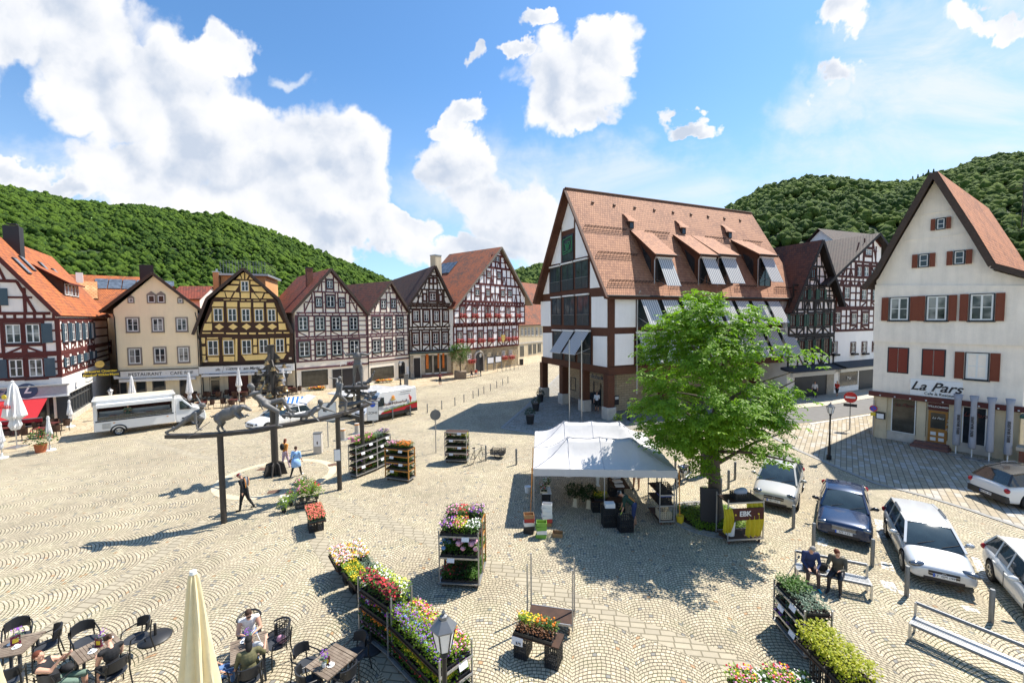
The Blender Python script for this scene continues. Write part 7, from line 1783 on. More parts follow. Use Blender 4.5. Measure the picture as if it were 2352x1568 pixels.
mb=MB();mb.ball(J['head']+J['hd']*.08,(.10,.10,.085),10,6);mb.cyl(J['head']+J['hd']*.05,J['head']+J['hd']*.06,.135,n=14);mb.build('hat','sculpt',r);mb=MB();a=J['hnR'];mb.cyl(a+Vector((0,.45,.3)),a+Vector((0,-.45,-.35)),.012,n=5);mb.build('stick','sculpt',r)
statue('grey sculpted man leaning back with one knee raised, above the white estate car',pose(lean=-48,head=(38,0),LA=(-60,25,30),RA=(55,5,50),LL=(105,8,75),RL=(62,4,66)),3.7,R(-86),1.42)
r,J,_=statue('grey sculpted woman lying on her front and reaching out along the beam',pose(lean=62,head=(-55,0),LA=(125,10,5),RA=(20,20,95),LL=(-82,6,25),RL=(-88,4,8)),5.75,R(-84),1.25)
statue('grey sculpted man striding away with one arm raised to his head',pose(lean=10,LA=(150,30,115),RA=(-20,15,25),LL=(-35,14,20),RL=(42,10,55)),8.1,R(-30),1.12)
mb=MB();p=beam_pt(10.1);pl=(p.x,p.y,BZ)
statue('lowest grey sculpted body of the heap right on the beam',pose(lean=82,head=(-40,0),LA=(160,10,5),RA=(150,20,20),LL=(-85,4,15),RL=(-80,8,8)),9.6,R(-80),1.05)
statue('grey sculpted body sprawled face down in the middle of the heap',pose(lean=80,head=(10,0),LA=(120,10,50),RA=(60,25,70),LL=(-70,8,40),RL=(-85,8,20)),9.9,R(95),1.0,lift=.28)
statue('grey sculpted figure tumbling with legs kicked up beside the strongman',pose(lean=95,head=(20,0),LA=(90,20,30),RA=(60,25,40),LL=(-110,8,50),RL=(-135,8,20)),10.6,R(80),.98,lift=.5)
r,J,_=statue('grey sculpted strongman standing on top of the heap, flexing both raised arms',pose(lean=-4,LA=(15,80,120),RA=(15,80,120),LL=(8,10,6),RL=(-6,9,4)),9.75,R(8),1.22,lift=1.12,stout=1.15)
mb=MB();mb.box(-.75,-.35,-.16,.55,.35,0);mb.box(-.1,-.1,-1.12,.1,.1,-.16);mb.xform(Matrix.Scale(1/1.22,4));o=mb.build('plinth','beam_metal',r);o.location.z=min(v.co.z for v in r.children[0].data.vertices)
# ram
p=beam_pt(2.3);ram=thing('ram_sculpture','grey sculpted ram leaping on its hind legs on the curved beam','sculpture',(p.x,p.y,BZ),R(2))
mb=MB();mb.ball((0,0,.66),(.40,.20,.23),14,10,Matrix.Rotation(-.35,3,'Y'));mb.ball((-.28,0,.52),(.22,.20,.22));mb.ball((.30,0,.80),(.20,.17,.20));mb.tube([(.38,0,.84),(.55,0,.92),(.62,0,.90)],[.14,.11,.09],8);mb.ball((.70,0,.86),(.15,.085,.085),10,7,Matrix.Rotation(.5,3,'Y'));mb.ball((.82,0,.79),(.06,.05,.05))
for s_ in(-1,1):
 mb.tube([(-.30,.11*s_,.50),(-.22,.12*s_,.30),(-.32,.12*s_,.16),(-.24,.12*s_,.02),(-.18,.12*s_,.0)],[.12,.07,.045,.035,.035],7);mb.tube([(.32,.10*s_,.70),(.50,.11*s_,.52),(.66,.11*s_,.60),(.70,.11*s_,.54)],[.09,.055,.038,.035],7);mb.tube([(.64,.07*s_,.93),(.58,.14*s_,.95),(.56,.16*s_,.86),(.64,.15*s_,.83)],[.04,.035,.028,.012],6)
mb.tube([(-.46,0,.60),(-.58,0,.56),(-.66,0,.60)],[.05,.035,.015],6)
me=bpy.data.meshes.new('t');me.from_pydata(mb.v,[],mb.f);ob=bpy.data.objects.new('t',me);COL.objects.link(ob);md=ob.modifiers.new('r','REMESH');md.mode='VOXEL';md.voxel_size=.02
dg=bpy.context.evaluated_depsgraph_get();nm=bpy.data.meshes.new_from_object(ob.evaluated_get(dg));bpy.data.objects.remove(ob);nm.materials.clear();nm.materials.append(MAT['sculpt']);nm.polygons.foreach_set('use_smooth',[True]*len(nm.polygons));nm.name='body'
o=bpy.data.objects.new('body',nm);COL.objects.link(o);o.parent=ram;ram.scale=(1.15,)*3
# ---- cars
def hd(a):return(-math.sin(R(a)),-math.cos(R(a)))
BODY=[(0,.60,.80),(.04,.68,.90),(.30,.76,.985),(.9,.86,1),(1.25,.92,1),(2.2,.95,1),(3.2,.97,1),(3.9,.96,.98),(4.2,.92,.93),(4.26,.80,.86)]
car('parked_car','silver grey people carrier parked behind the yellow-draped trolley',G(1776,1172),hd(38),4.34,1.80,1.58,[(0,.62,.78),(.05,.72,.9),(.32,.84,.98),(.85,.96,1),(1.15,1.0,1),(2.2,1.02,1),(3.4,1.02,1),(4.0,.98,.97),(4.28,.92,.92),(4.34,.8,.85)],
[(.95,1.0,.9),(1.75,1.52,.68),(2.5,1.57,.70),(3.3,1.55,.69),(3.95,1.42,.66),(4.22,1.0,.85)],'paint_greige','RT 1912',belt=1.0,lampz=.74,spokes=10)
car('parked_car','dark blue classic saloon with tilted sunroof and upright chrome grille',G(1937,1249),hd(38),4.65,1.74,1.42,[(0,.62,.90),(.04,.72,.95),(.3,.80,.99),(1.2,.88,1),(1.5,.90,1),(2.4,.92,1),(3.6,.92,1),(4.2,.92,.98),(4.6,.88,.93),(4.65,.7,.9)],
[(1.25,.9,.9),(1.95,1.36,.68),(2.6,1.41,.70),(3.2,1.39,.69),(4.05,.95,.85)],'paint_blue','NT  I 22',belt=.90,grille='slats',lampz=.66,lampw=.24,spokes=6)
_c=bpy.context.scene.objects[-1]
car('parked_car','silver estate car with long roof and small upright aerial, second from the right',G(2167,1356),hd(32),4.29,1.71,1.42,[(0,.56,.78),(.05,.64,.9),(.35,.74,.98),(1.0,.86,1),(1.25,.90,1),(2.3,.93,1),(3.5,.95,1),(4.0,.95,.98),(4.25,.9,.93),(4.29,.6,.88)],
[(1.0,.9,.9),(1.75,1.37,.68),(2.4,1.42,.70),(3.3,1.42,.70),(3.95,1.38,.68),(4.2,.98,.85)],'paint_silver','RT  GM 1999',belt=.92,lampz=.64,lampw=.25,rails=True,spokes=7)
c_=G(2165,1357);q=Vector((c_.x+hd(32)[0]*-1.9,c_.y-hd(32)[1]*1.9,0))
c2=car('parked_car','white compact SUV with black roof parked on the slabs before the restaurant',Vector((21.6+4.6,18.85,0)),(1,-.08),4.48,1.86,1.62,[(0,.66,.8),(.05,.78,.9),(.35,.9,.98),(1.1,1.0,1),(1.35,1.04,1),(2.3,1.06,1),(3.5,1.08,1),(4.1,1.06,.98),(4.42,1.0,.92),(4.48,.7,.86)],
[(1.1,1.04,.9),(1.9,1.56,.68),(2.6,1.62,.70),(3.3,1.60,.68),(4.0,1.46,.64),(4.35,1.08,.82)],'paint_white','MÜ SW 109',belt=1.06,r=.36,ax=(.9,.95),roofm='paint_black',cladding='dark_plastic',lampz=.82,rails=True)
c3=Vector((16.15,12.95,0));hh_=Vector((-.52,-.857,0));fr_=c3+hh_*(4.2-.85)
car('parked_car','white hatchback cut off by the right edge beside the silver estate car',fr_,(-.52,-.857),4.2,1.76,1.46,BODY[:-2]+[(4.16,.92,.93),(4.2,.8,.86)],[(1.0,.92,.9),(1.75,1.40,.68),(2.4,1.46,.70),(3.2,1.44,.69),(3.8,1.34,.66),(4.1,.98,.85)],'paint_white',None,belt=.94,spokes=5)
a,b=G(575,992),G(706,962);dv=(a-b)
car('parked_car','white estate car with roof bars and open tailgate behind the sculptures',a,(dv.x,dv.y),4.77,1.83,1.5,[(0,.60,.80),(.04,.70,.9),(.35,.80,.985),(1.1,.92,1),(1.4,.95,1),(2.5,.98,1),(3.8,1.0,1),(4.4,.98,.98),(4.7,.92,.93),(4.77,.7,.88)],
[(1.2,.95,.9),(1.95,1.42,.68),(2.7,1.48,.70),(3.6,1.47,.70),(4.3,1.42,.68),(4.65,1.0,.85)],'paint_white','RT EH 55',belt=.97,rails=True)
cw=[o for o in scene.objects if o.get('label','').startswith('white estate car with roof bars')][0]
mb=MB();mb.mat('paint_white').prism([(-.62,2.0,1.48),(.62,2.0,1.48),(.62,2.95,1.98),(-.62,2.95,1.98)],(0,-.02,.05));mb.mat('car_glass').prism([(-.5,2.15,1.52),(.5,2.15,1.52),(.5,2.6,1.76),(-.5,2.6,1.76)],(0,-.02,.08));mb.build('tailgate',None,cw)
mb=MB();
for y in(-.4,.9):mb.bar((-.72,y,1.60),(.72,y,1.60),.09,.05)
mb.build('roof_bar','sign_dark',cw)
# food truck and delivery van: box bodies with cab
def boxy(name,label,A,B,L,W,H,paintm,cat='van'):
 """A rear, B front ground pixels of the near side; local +x runs from rear to front along that near side, y away"""
 a,b=G(*A),G(*B);d=(b-a).normalized();r=thing(name,label,cat,(a.x,a.y,0),math.atan2(d.y,d.x),'vehicles parked on the square');return r
def van_profile(L,H,nose=1.15,hood=1.15,scr=.75):
 return[(0,.32),(0,H-.15),(.08,H),(L-nose-scr,H),(L-nose-scr+.25,H-.06),(L-nose,H*.5+.45),(L-nose*.35,hood-.08),(L-.06,hood-.35),(L,.55),(L-.05,.30)]
def van_body(r,x0,prof,W,m,lower=None,gx=None):
 mb=MB();nn=len(prof)
 ins=lambda z:.0 if z<1.2 else.10*(z-1.2)
 P0=[(x0+x,ins(z),z) for x,z in prof];P1_=[(x0+x,W-ins(z),z) for x,z in prof]
 cut=MB();mb.add(P0+P1_,[tuple(range(nn))[::-1] if False else tuple(range(nn-1,-1,-1)),tuple(range(nn,2*nn))]+[(i,(i+1)%nn,nn+(i+1)%nn,nn+i) for i in range(nn)])
 return mb
r=boxy('food_truck','white food truck with long lit serving hatch parked by the alley',(217,1007),(470,972),6.6,2.2,2.9,'paint_vanwhite','food truck')
mb=MB();XB=4.75;mb.mat('paint_vanwhite');mb.box(0,0,.45,XB,2.2,1.25);mb.box(0,0,1.25,.22,2.2,2.75);mb.box(XB-.2,0,1.25,XB,2.2,2.75);mb.box(.22,2.1,1.25,XB-.2,2.2,2.75);mb.box(0,0,2.45,XB,2.2,2.76);mb.box(-.06,-.06,2.70,XB+.06,2.26,2.82);mb.build('body',None,r,bevel=.03)
mb=MB();mb.box(.1,.1,2.821,XB-.1,2.1,2.84);mb.build('roof','plaster_sand',r)
mb=MB();mb.prism([(.2,-.01,2.50),(XB-.15,-.01,2.50),(XB-.15,-.40,2.44),(.2,-.40,2.44)],(0,0,.05));mb.box(.2,-.42,2.26,XB-.15,-.40,2.48);mb.build('awning','paint_vanwhite',r)
mb=MB();mb.mat('timber_oxblood').box(.22,1.98,1.3,XB-.2,2.09,2.44);mb.mat('white_paint');mb.box(.22,.02,1.25,XB-.2,.75,1.32);
for k in range(8):mb.mat(['paint_vanwhite','red_cloth','plaster_sand','leaf_brown'][k%4]).box(.35+k*.52,.25,1.32,.75+k*.52,.7,1.46)
mb.mat('steel');mb.box(.25,1.5,1.25,XB-.25,1.97,1.7);mb.build('counter',None,r)
mb=MB();mb.box(.22,-.012,1.27,XB-.2,.0,1.55);mb.build('counter_glass','car_glass',r)
plain('lamp_lit',(1,.9,.7),.5,var=0);MAT['lamp_lit'].node_tree.nodes['Principled BSDF'].inputs['Emission Color'].default_value=(1,.85,.6,1);MAT['lamp_lit'].node_tree.nodes['Principled BSDF'].inputs['Emission Strength'].default_value=2.5
for k in range(5):mb=MB();mb.cyl((.7+k*.85,.4,2.44),(.7+k*.85,.4,2.40),.06,n=8);mb.build('spotlight','lamp_lit',r)
mb=van_body(r,XB-2.9+.02,[(2.9,.40),(2.9,2.35),(3.1,2.40),(3.35,2.36),(3.95,1.62),(4.7,1.30),(4.85,1.05),(4.9,.55),(4.85,.30)],2.05,'paint_vanwhite');mb.build('cab','paint_vanwhite',r,bevel=.04)
mb=MB();x0=XB-2.9;mb.prism([(x0+3.2,.05,1.42),(x0+3.95,.05,1.38),(x0+3.75,.07,1.66),(x0+3.38,.10,2.1),(x0+3.2,.10,2.1)],(0,-.055,0));mb.prism([(x0+3.42,.12,2.29),(x0+3.42,1.95,2.29),(x0+3.98,2.0,1.62),(x0+3.98,.1,1.62)],(.05,0,.03));mb.build('cab_glass','car_glass',r)
for x in(1.35,x0+4.15):
 for sd,y in((-1,.12),(1,2.0)):wheel_parts(r,0,0,.34,.22,sd,8);
 ws=[o for o in scene.objects if o.parent==r and o.name.startswith('wheel')][-2:]
 for o,y in zip(ws,(.10,2.02)):o.matrix_local=Matrix.Translation((x,y,0))@Matrix.Rotation(R(90),4,'Z')
 mb=MB();mb.tube([(x+.46*math.cos(t_),-.01,.34+.46*math.sin(t_)) for t_ in[math.pi*i/12 for i in range(13)]],.05,5);mb.build('wheel_arch','dark_plastic',r)
mb=MB();
for k in range(7):mb.box(.45,-.02,.62+k*.06,.92,-.002,.65+k*.06)
mb.build('vent','zinc',r);mb=MB();mb.box(.1,-.012,1.15,XB-.1,-.002,1.24);mb.build('trim','slate',r)
for x in(1.05,4.2):mb=MB();mb.box(x,-.015,.98,x+.12,-.002,1.03);mb.build('side_marker','c_orange',r)
mb=MB();mb.ball((XB+.85,-.15,1.55),(.08,.06,.16),8,6);mb.build('wing_mirror','dark_plastic',r);mb=MB();mb.ball((x0+4.72,.2,1.0),(.16,.14,.14),8,6);mb.build('headlight','lamp_clear',r)
mb=MB();mb.box(x0+3.3,-.01,.62,x0+3.9,.0,.74);mb.build('side_strip','dark_plastic',r)
tw=r.matrix_world if False else Matrix.Translation(r.location)@Matrix.Rotation(r.rotation_euler.z,4,'Z')
pv=tw@Vector((1.9,1.15,.48));figure('person','vendor in pale apron standing behind the counter inside the food truck',pose(lean=4,LA=(35,8,80),RA=(35,8,80),LAi=30,RAi=30),pv,r.rotation_euler.z+R(180),.95,dict(torso='c_sage',arm_up='c_sage',hip='c_sage'),hair='hair_brown')
# delivery van
a,b=G(938.3,954),G(860.8,971);d=(a-b).normalized();W_=2.0;L_v=5.4;st=b-d*.95
nrm=Vector((-d.y,d.x,0));o_=a+d*1.0
r=thing('delivery_van','white delivery van with red lower stripe, painted grass and a hen farm logo','van',(o_.x,o_.y,0),math.atan2(-d.y,-d.x),'vehicles parked on the square')
# local: x toward the nose, near side is y = 0 and the body lies on the negative-y side
prof=van_profile(L_v,2.5,nose=1.15,hood=1.25,scr=.75)
mb=van_body(r,0,prof,W_,'paint_vanwhite');mb.xform(Matrix.Scale(-1,4,(0,1,0)));mb.f=[tuple(reversed(f)) for f in mb.f];mb.build('body','paint_vanwhite',r,bevel=.05)
mb=MB();mb.box(.02,.004,.32,L_v-1.0,.02,.62);mb.build('side_trim','dark_plastic',r);mb=MB();mb.mat('red_cloth').prism([(.03,.005,.62),(L_v-1.55,.005,.62),(L_v-1.75,.005,.78),(.03,.005,1.12)],(0,.012,0));mb.build('red_stripe','c_red',r)
rgv=random.Random(2);mb=MB().mat('leaf_bright')
for k in range(170):
 x=.05+(L_v-1.9)*k/170;z=1.12-.36*k/170;hgt=rgv.uniform(.06,.20);mb.add([(x-.02,.022,z-.03),(x+.03,.022,z-.03),(x+rgv.uniform(-.05,.05),.022,z+hgt)],[(0,1,2)])
mb.build('grass_stripe','leaf_bright',r)
mb=MB();mb.prism([(L_v-1.95,.0-.03,1.30),(L_v-1.25,-.03,1.30),(L_v-1.45,-.06,1.75),(L_v-1.75,-.10,2.0),(L_v-1.95,-.10,2.0)],(0,.06,0));mb.prism([(L_v-1.72,-.18,2.36),(L_v-1.72,-1.82,2.36),(L_v-1.12,-1.9,1.68),(L_v-1.12,-.12,1.68)],(.05,0,.04));mb.build('cab_glass','car_glass',r)
mb=MB();mb.box(L_v-.12,-1.9,.30,L_v+.04,-.1,.62);mb.box(L_v-.06,-1.4,.66,L_v+.01,-.6,.80);mb.build('bumper','dark_plastic',r,bevel=.03)
for y in(-.30,-1.70):mb=MB();mb.ball((L_v-.22,y,.95),(.2,.2,.13),10,7);mb.build('headlight','lamp_clear',r,smooth=True)
for x in(1.0,1.0+(a-b).length):
 for sd,y in((1,-.12),(-1,-1.88)):
  wheel_parts(r,0,0,.34,.22,sd,8);o=[q_ for q_ in scene.objects if q_.parent==r and q_.name.startswith('wheel')][-1];o.matrix_local=Matrix.Translation((x,y,0))@Matrix.Rotation(R(90),4,'Z')
 mb=MB();mb.tube([(x+.44*math.cos(t_),.012,.34+.44*math.sin(t_)) for t_ in[math.pi*i/12 for i in range(13)]],.05,5);mb.build('wheel_arch','dark_plastic',r)
FV=lambda x,z,y=-.10:Matrix.Translation((x,y,z))@Matrix.Rotation(R(180),4,'Z')@Matrix.Rotation(R(90),4,'X')
text('Radis Hühnerhof',.34,'timber_oxblood',FV(2.35,1.38,.03),r,bold=.006);text('www.radis-huehnerhof.de',.11,'sign_dark',FV(1.2,2.2,-.06),r);text('Hühnerhof',.22,'timber_oxblood',FV(4.2,2.0,-.02),r)
mb=MB();mb.ball((2.55,-.02,1.85),(.17,.045,.2),12,8);mb.mat('x') if False else None;mb.build('egg_logo','c_orange',r);mb=MB();mb.ball((2.55,.0,1.68),(.28,.03,.07),10,6);mb.build('nest_logo','shield_gold',r)
mb=MB();mb.ball((.75,.01,1.55),(.13,.03,.2),8,6);mb.ball((.88,.01,1.78),(.06,.025,.13),8,6);mb.ball((.75,.012,1.3),(.05,.02,.15),8,6);mb.build('hen_logo','c_red',r)
# sales trailer between the sculptures and the van
p=G(779,956);q=G(812,962);ex=(q-p).normalized();r=thing('sales_trailer','white roofed market sales trailer with glass counter front, beside the delivery van','trailer',(p.x,p.y,0),math.atan2(ex.y,ex.x))
mb=MB();w_=2.1;mb.box(0,0,.3,w_,.08,1.0);mb.box(0,0,.3,.08,4.6,2.0);mb.box(w_-.08,0,.3,w_,4.6,2.0);mb.box(0,4.5,.3,w_,4.6,2.0);mb.build('body','plaster_sand',r);mb=MB();mb.box(.08,.02,1.0,w_-.08,.06,1.95);mb.build('counter_glass','glass_shop',r);mb=MB();mb.box(-.9,-.5,2.0,w_+.1,4.9,2.12);mb.build('roof','paint_vanwhite',r,bevel=.03)
mb=MB();mb.box(.3,-.2,0,.45,4.5,.3);mb.box(w_-.45,.3,0,w_-.3,4.5,.3);mb.build('chassis','dark_plastic',r)
# blue striped stall
stripes('canopy_stripe',(.75,.76,.78),(.03,.16,.50),2.6,0);p=G(668,940);r=thing('market_stall','small market stall with blue and white striped canopy behind the white estate car','market stall',(p.x,p.y,0),R(18))
zc=HT(p,922);mb=MB();mb.mat('canopy_stripe').add([(-1.6,-1,zc),(1.6,-1,zc),(1.6,0,zc+.45),(-1.6,0,zc+.45),(1.6,1,zc),(-1.6,1,zc),(-1.6,-1.03,zc-.28),(1.6,-1.03,zc-.28)],[(0,1,2,3),(3,2,4,5),(6,7,1,0)]);mb.build('canopy',None,r)
for x in(-1.5,1.5):
 for y in(-.9,.9):mb=MB();mb.cyl((x,y,0),(x,y,zc),.025,n=6);mb.build('post','steel',r)
mb=MB();mb.box(-1.4,-.7,.75,1.4,.3,.8);mb.box(-1.4,-.68,.05,1.4,-.66,.75);mb.build('counter','white_paint',r)
# ---- market tents
FR=G(1554.6,1198);FL=G(1225.5,1190.5);ex=(FR-FL);TW=ex.length;ex.normalize();ey=Vector((-ex.y,ex.x,0));rzT=math.atan2(ex.y,ex.x)
plain('tent_fabric',(.60,.585,.58),.8,var=.04,bump=.5,bscale=2.2)
MAT['tent_fabric'].node_tree.nodes['Principled BSDF'].inputs['Subsurface Weight'].default_value=0
def tent(label,O,y_off,spans):
 r=thing('market_tent',label,'market tent',tuple(O+ey*y_off),rzT,'white folding market tents')
 mb=MB();w_,d_,ze_,zp,zv=TW,3.0,2.18,3.15,1.88
 nx,ny=40,16;vs=[];fs=[]
 def hgt(x,y):
  fx=min(x,w_-x)/(w_*.26);fy=min(y,d_-y)/(d_/2);t_=min(1,min(fx,fy));e=ze_+(zp-ze_)*t_
  sag=.17*math.sin(math.pi*min(1,t_))+(.05*math.sin(math.pi*min(1,fy))*abs(math.sin(math.pi*x/w_*2)) if fx>1 else 0)
  ridge_dip=.07*abs(math.sin(math.pi*(x-w_*.26)/(w_*.48)*2)) if fx>1 and fy>.9 else 0
  return e-sag-ridge_dip+.012*math.sin(x*9+y*13)
 for j in range(ny+1):
  for i in range(nx+1):x,y=w_*i/nx,d_*j/ny;vs.append((x,y,hgt(x,y)))
 fs=[(j*(nx+1)+i,j*(nx+1)+i+1,(j+1)*(nx+1)+i+1,(j+1)*(nx+1)+i) for j in range(ny) for i in range(nx)]
 mb.add(vs,fs);mb.build('roof_fabric','tent_fabric',r,smooth=True)
 mb=MB()
 for(x0,y0,x1,y1) in((0,-.01,w_,-.01),(w_+.01,0,w_+.01,d_),(0,d_+.01,w_,d_+.01),(-.01,0,-.01,d_)):
  n=24;a=Vector((x0,y0,0));b=Vector((x1,y1,0));nn_=Vector((y1-y0,x0-x1,0)).normalized();P=[a.lerp(b,i/n)+nn_*.012*math.sin(i*1.3) for i in range(n+1)]
  mb.add([(p.x,p.y,ze_+.01) for p in P]+[(p.x+nn_.x*.01,p.y+nn_.y*.01,zv) for p in P],[(i,i+1,n+2+i,n+1+i) for i in range(n)])
 mb.build('valance','tent_fabric',r,smooth=True)
 mb=MB();xr=w_*.26
 for a_,b_ in(((0,0),(xr,d_/2)),((0,d_),(xr,d_/2)),((w_,0),(w_-xr,d_/2)),((w_,d_),(w_-xr,d_/2)),((xr,0),(xr,d_/2)),((w_/2,0),(w_/2,d_/2)),((w_-xr,0),(w_-xr,d_/2)),((xr,d_/2),(w_-xr,d_/2))):mb.tube([(a_[0]+(b_[0]-a_[0])*k/14,a_[1]+(b_[1]-a_[1])*k/14,hgt(a_[0]+(b_[0]-a_[0])*k/14,a_[1]+(b_[1]-a_[1])*k/14)+.004) for k in range(15)],.012,4)
 mb.build('seam','grey_fabric',r)
 for x in(0.02,w_/2,w_-.02):
  for y in(0.02,d_-.02):mb=MB();mb.box(x-.02,y-.02,0,x+.02,y+.02,ze_);mb.box(x-.06,y-.06,0,x+.06,y+.06,.015);mb.build('leg','zinc',r)
 for y in(.05,d_-.05):
  mb=MB()
  for k in range(4):x0=w_*k/4;x1=w_*(k+1)/4;mb.bar((x0,y,ze_-.05),(x1,y,ze_-.35),.02,.03);mb.bar((x0,y,ze_-.35),(x1,y,ze_-.05),.02,.03)
  mb.build('truss','zinc',r)
 return r
tent('white folding tent over the florist, partly shaded by the chestnut tree, nearest the crates',FL,0,4);tent('white folding tent standing behind and joined to the front florist tent',FL,3.06,4)
def TL(x,y,z=0):v=FL+ex*x+ey*y;return Vector((v.x,v.y,z))
for(x,y,lb) in((TW+.12,.0,'orange strap holding a bucket of ballast at the right front tent leg'),(-.12,.1,'orange strap at the left front leg of the florist tent'),(-.12,2.9,'orange strap at the left rear leg of the front tent')):
 mb=MB();p=TL(x,y);mb.bar((0,0,.25),(-.06 if x>1 else.06,0,2.2),.035,.01,(0,1,0));tag(mb.build('strap','c_orange',loc=p),lb,'strap')
mb=MB();mb.lathe([(.13,0),(.16,.28),(.165,.3),(.14,.27),(.0,.26)],n=18);tag(mb.build('bucket','letter_gold',loc=TL(TW+.12,-.02)),'yellow bucket hanging weight at the foot of the right tent leg','bucket')
mb=MB();mb.lathe([(.13,0),(.16,.28),(.165,.3),(.14,.27),(.0,.26)],n=18);tag(mb.build('bucket','white_paint',loc=G(1212,1130)),'white bucket tied to the left side of the tents','bucket')
# things under the tents
def low_table(label,c,ex_,ey_,h,top='timber_brown',legs=2,name='display_table',group='crate-legged display tables'):
 rz=math.atan2(ex_.y,ex_.x);r=thing(name,label,'display table',(c.x,c.y,0),rz,group);w,d=ex_.length,ey_.length
 mb=MB();mb.box(-w/2,-d/2,h-.03,w/2,d/2,h);mb.build('table_top',top,r)
 for k in range(legs):x=-w/2+.2+(w-.4)*k/(legs-1);crate(r,x,0,0,.34,min(d-.05,.55),h-.03,name='crate_leg')
 return r
p=TL(.55,1.35);low_table('narrow white-topped table with crate legs at the left side under the tent',p,Vector((.42,0,0)),Vector((0,1.1,0)),.78,'white_paint',2)
for(x,y,z,k,lb) in[(.45,.95,.78,'red','wooden box of red roses standing on the white-topped table'),(.6,1.75,.78,'white','wooden box of white flowers at the back of the white-topped table')]:
 tray(k,Matrix.Translation(TL(x,y,z)),lb,(.3,.26),None,'plaster_sand')
for(x,y,lb) in[(1.15,1.3,'cream plastic vase box holding dark foliage, left of the pair'),(1.75,1.15,'cream plastic vase box holding dark foliage, right of the pair')]:
 r=thing('flower_vase',lb,'plant container',TL(x+.75,y),.2);mb=MB();mb.lathe([(.17,0),(.14,.05),(.13,.38),(.17,.42)],n=4);mb.build('container','plaster_sand',r);f=MB();leaves(f,rg,(-.4,-.35,.4,.4,.35,1.05),700,.11,dome=.4);f.build('foliage','leaf_dark',r)
low_table('dark low table holding yellow marigolds in the middle of the tent',TL(3.3,.95),Vector((1.5,0,0)),Vector((0,.5,0)),.5);tray('yellow',Matrix.Translation(TL(2.95,.95,.502)),'tray of yellow marigolds on the dark low table under the tent',(.5,.36))
low_table('sales table covered with paper bags behind the bending florist',TL(3.95,2.7),Vector((.75,.0,0)),Vector((0,2.4,0)),.8)
for k in range(4):mb=MB();mb.box(-.2,-.14,0,.2,.14,.04+.02*k);tag(mb.build('paper_stack','paper',loc=TL(3.95,1.75+k*.5,.802),rz=.2*k),['front stack of white wrapping paper on the sales table','second stack of white paper on the sales table','third paper stack on the sales table, from the front','rearmost paper stack on the sales table'][k],'paper')
r=thing('tall_vase','white pedestal vase standing on a cream box under the tent','vase',TL(3.0,2.1));mb=MB();mb.lathe([(.2,0),(.15,.05),(.13,.62),(.17,.66)],n=4);mb.build('pedestal','plaster_sand',r);mb=MB();mb.lathe([(.12,.66),(.06,.75),(.09,1.1),(.05,1.15)],n=14);mb.build('vase','white_paint',r)
cg='black plastic crates by the florist'
crt=thing('crate_stack','tall stack of black plastic crates with a white box in front of the florist','crates',TL(3.15,-.45),.05,cg)
for k in range(3):crate(crt,0,0,k*.27,.6,.42,.26)
mb=MB();mb.box(-.2,-.15,.0,.2,.15,.18);tag(mb.build('white_box','white_paint',loc=TL(3.15,-.45,.79)),'white styrofoam box on the black crates before the florist','box')
crt=thing('crate_stack','shorter stack of black crates standing at the florist\'s feet','crates',TL(3.72,-.85),.12,cg);crate(crt,0,0,0,.55,.4,.3);crate(crt,0,0,.3,.55,.4,.3)
# fruit cartons left of the tent
plain('carton',(.38,.22,.10),.85,var=.1);plain('carton_green',(.20,.42,.06),.7,var=.1);plain('carton_red',(.45,.05,.04),.7,var=.1)
CN=0
for(px,py,n,ms) in[((1215,1222),0,5,['dark_plastic','dark_plastic','white_paint','carton_red','carton']),((1243,1232),0,4,['carton_green','white_paint','carton_green','carton_green']),((1256,1205),0,6,['carton','carton_red','white_paint','white_paint','white_paint','white_paint']),((1281,1230),0,1,['carton'])]:
 p=G(*px)
 for k in range(n):
  mb=MB();w_,d_,h_=.40,.30,.15;mb.mat(ms[k]);mb.box(-w_/2,-d_/2,0,w_/2,d_/2,.015)
  for a_ in((-w_/2,-d_/2,w_/2,-d_/2+.012),(-w_/2,d_/2-.012,w_/2,d_/2),(-w_/2,-d_/2+.012,-w_/2+.012,d_/2-.012),(w_/2-.012,-d_/2+.012,w_/2,d_/2-.012)):mb.box(a_[0],a_[1],.016,a_[2],a_[3],h_)
  mb.mat('carton').box(-w_/2+.013,-d_/2+.013,.016,w_/2-.013,d_/2-.013,.02)
  st_=['front left','front right','rear'][CN] if CN<3 else ''
  o=mb.build('fruit_carton',None,loc=(p.x+.02*(k%2),p.y,k*.155),rz=.08*((k*7)%5-2))
  tag(o,'brown fruit carton lying alone on the cobbles right of the stacks' if CN==3 else f"{ms[k].replace('carton_','').replace('dark_plastic','black').replace('white_paint','white').replace('carton','brown')} fruit carton, number {k+1} from the ground in the {st_} stack",'carton','fruit cartons stacked left of the tent')
 CN+=1
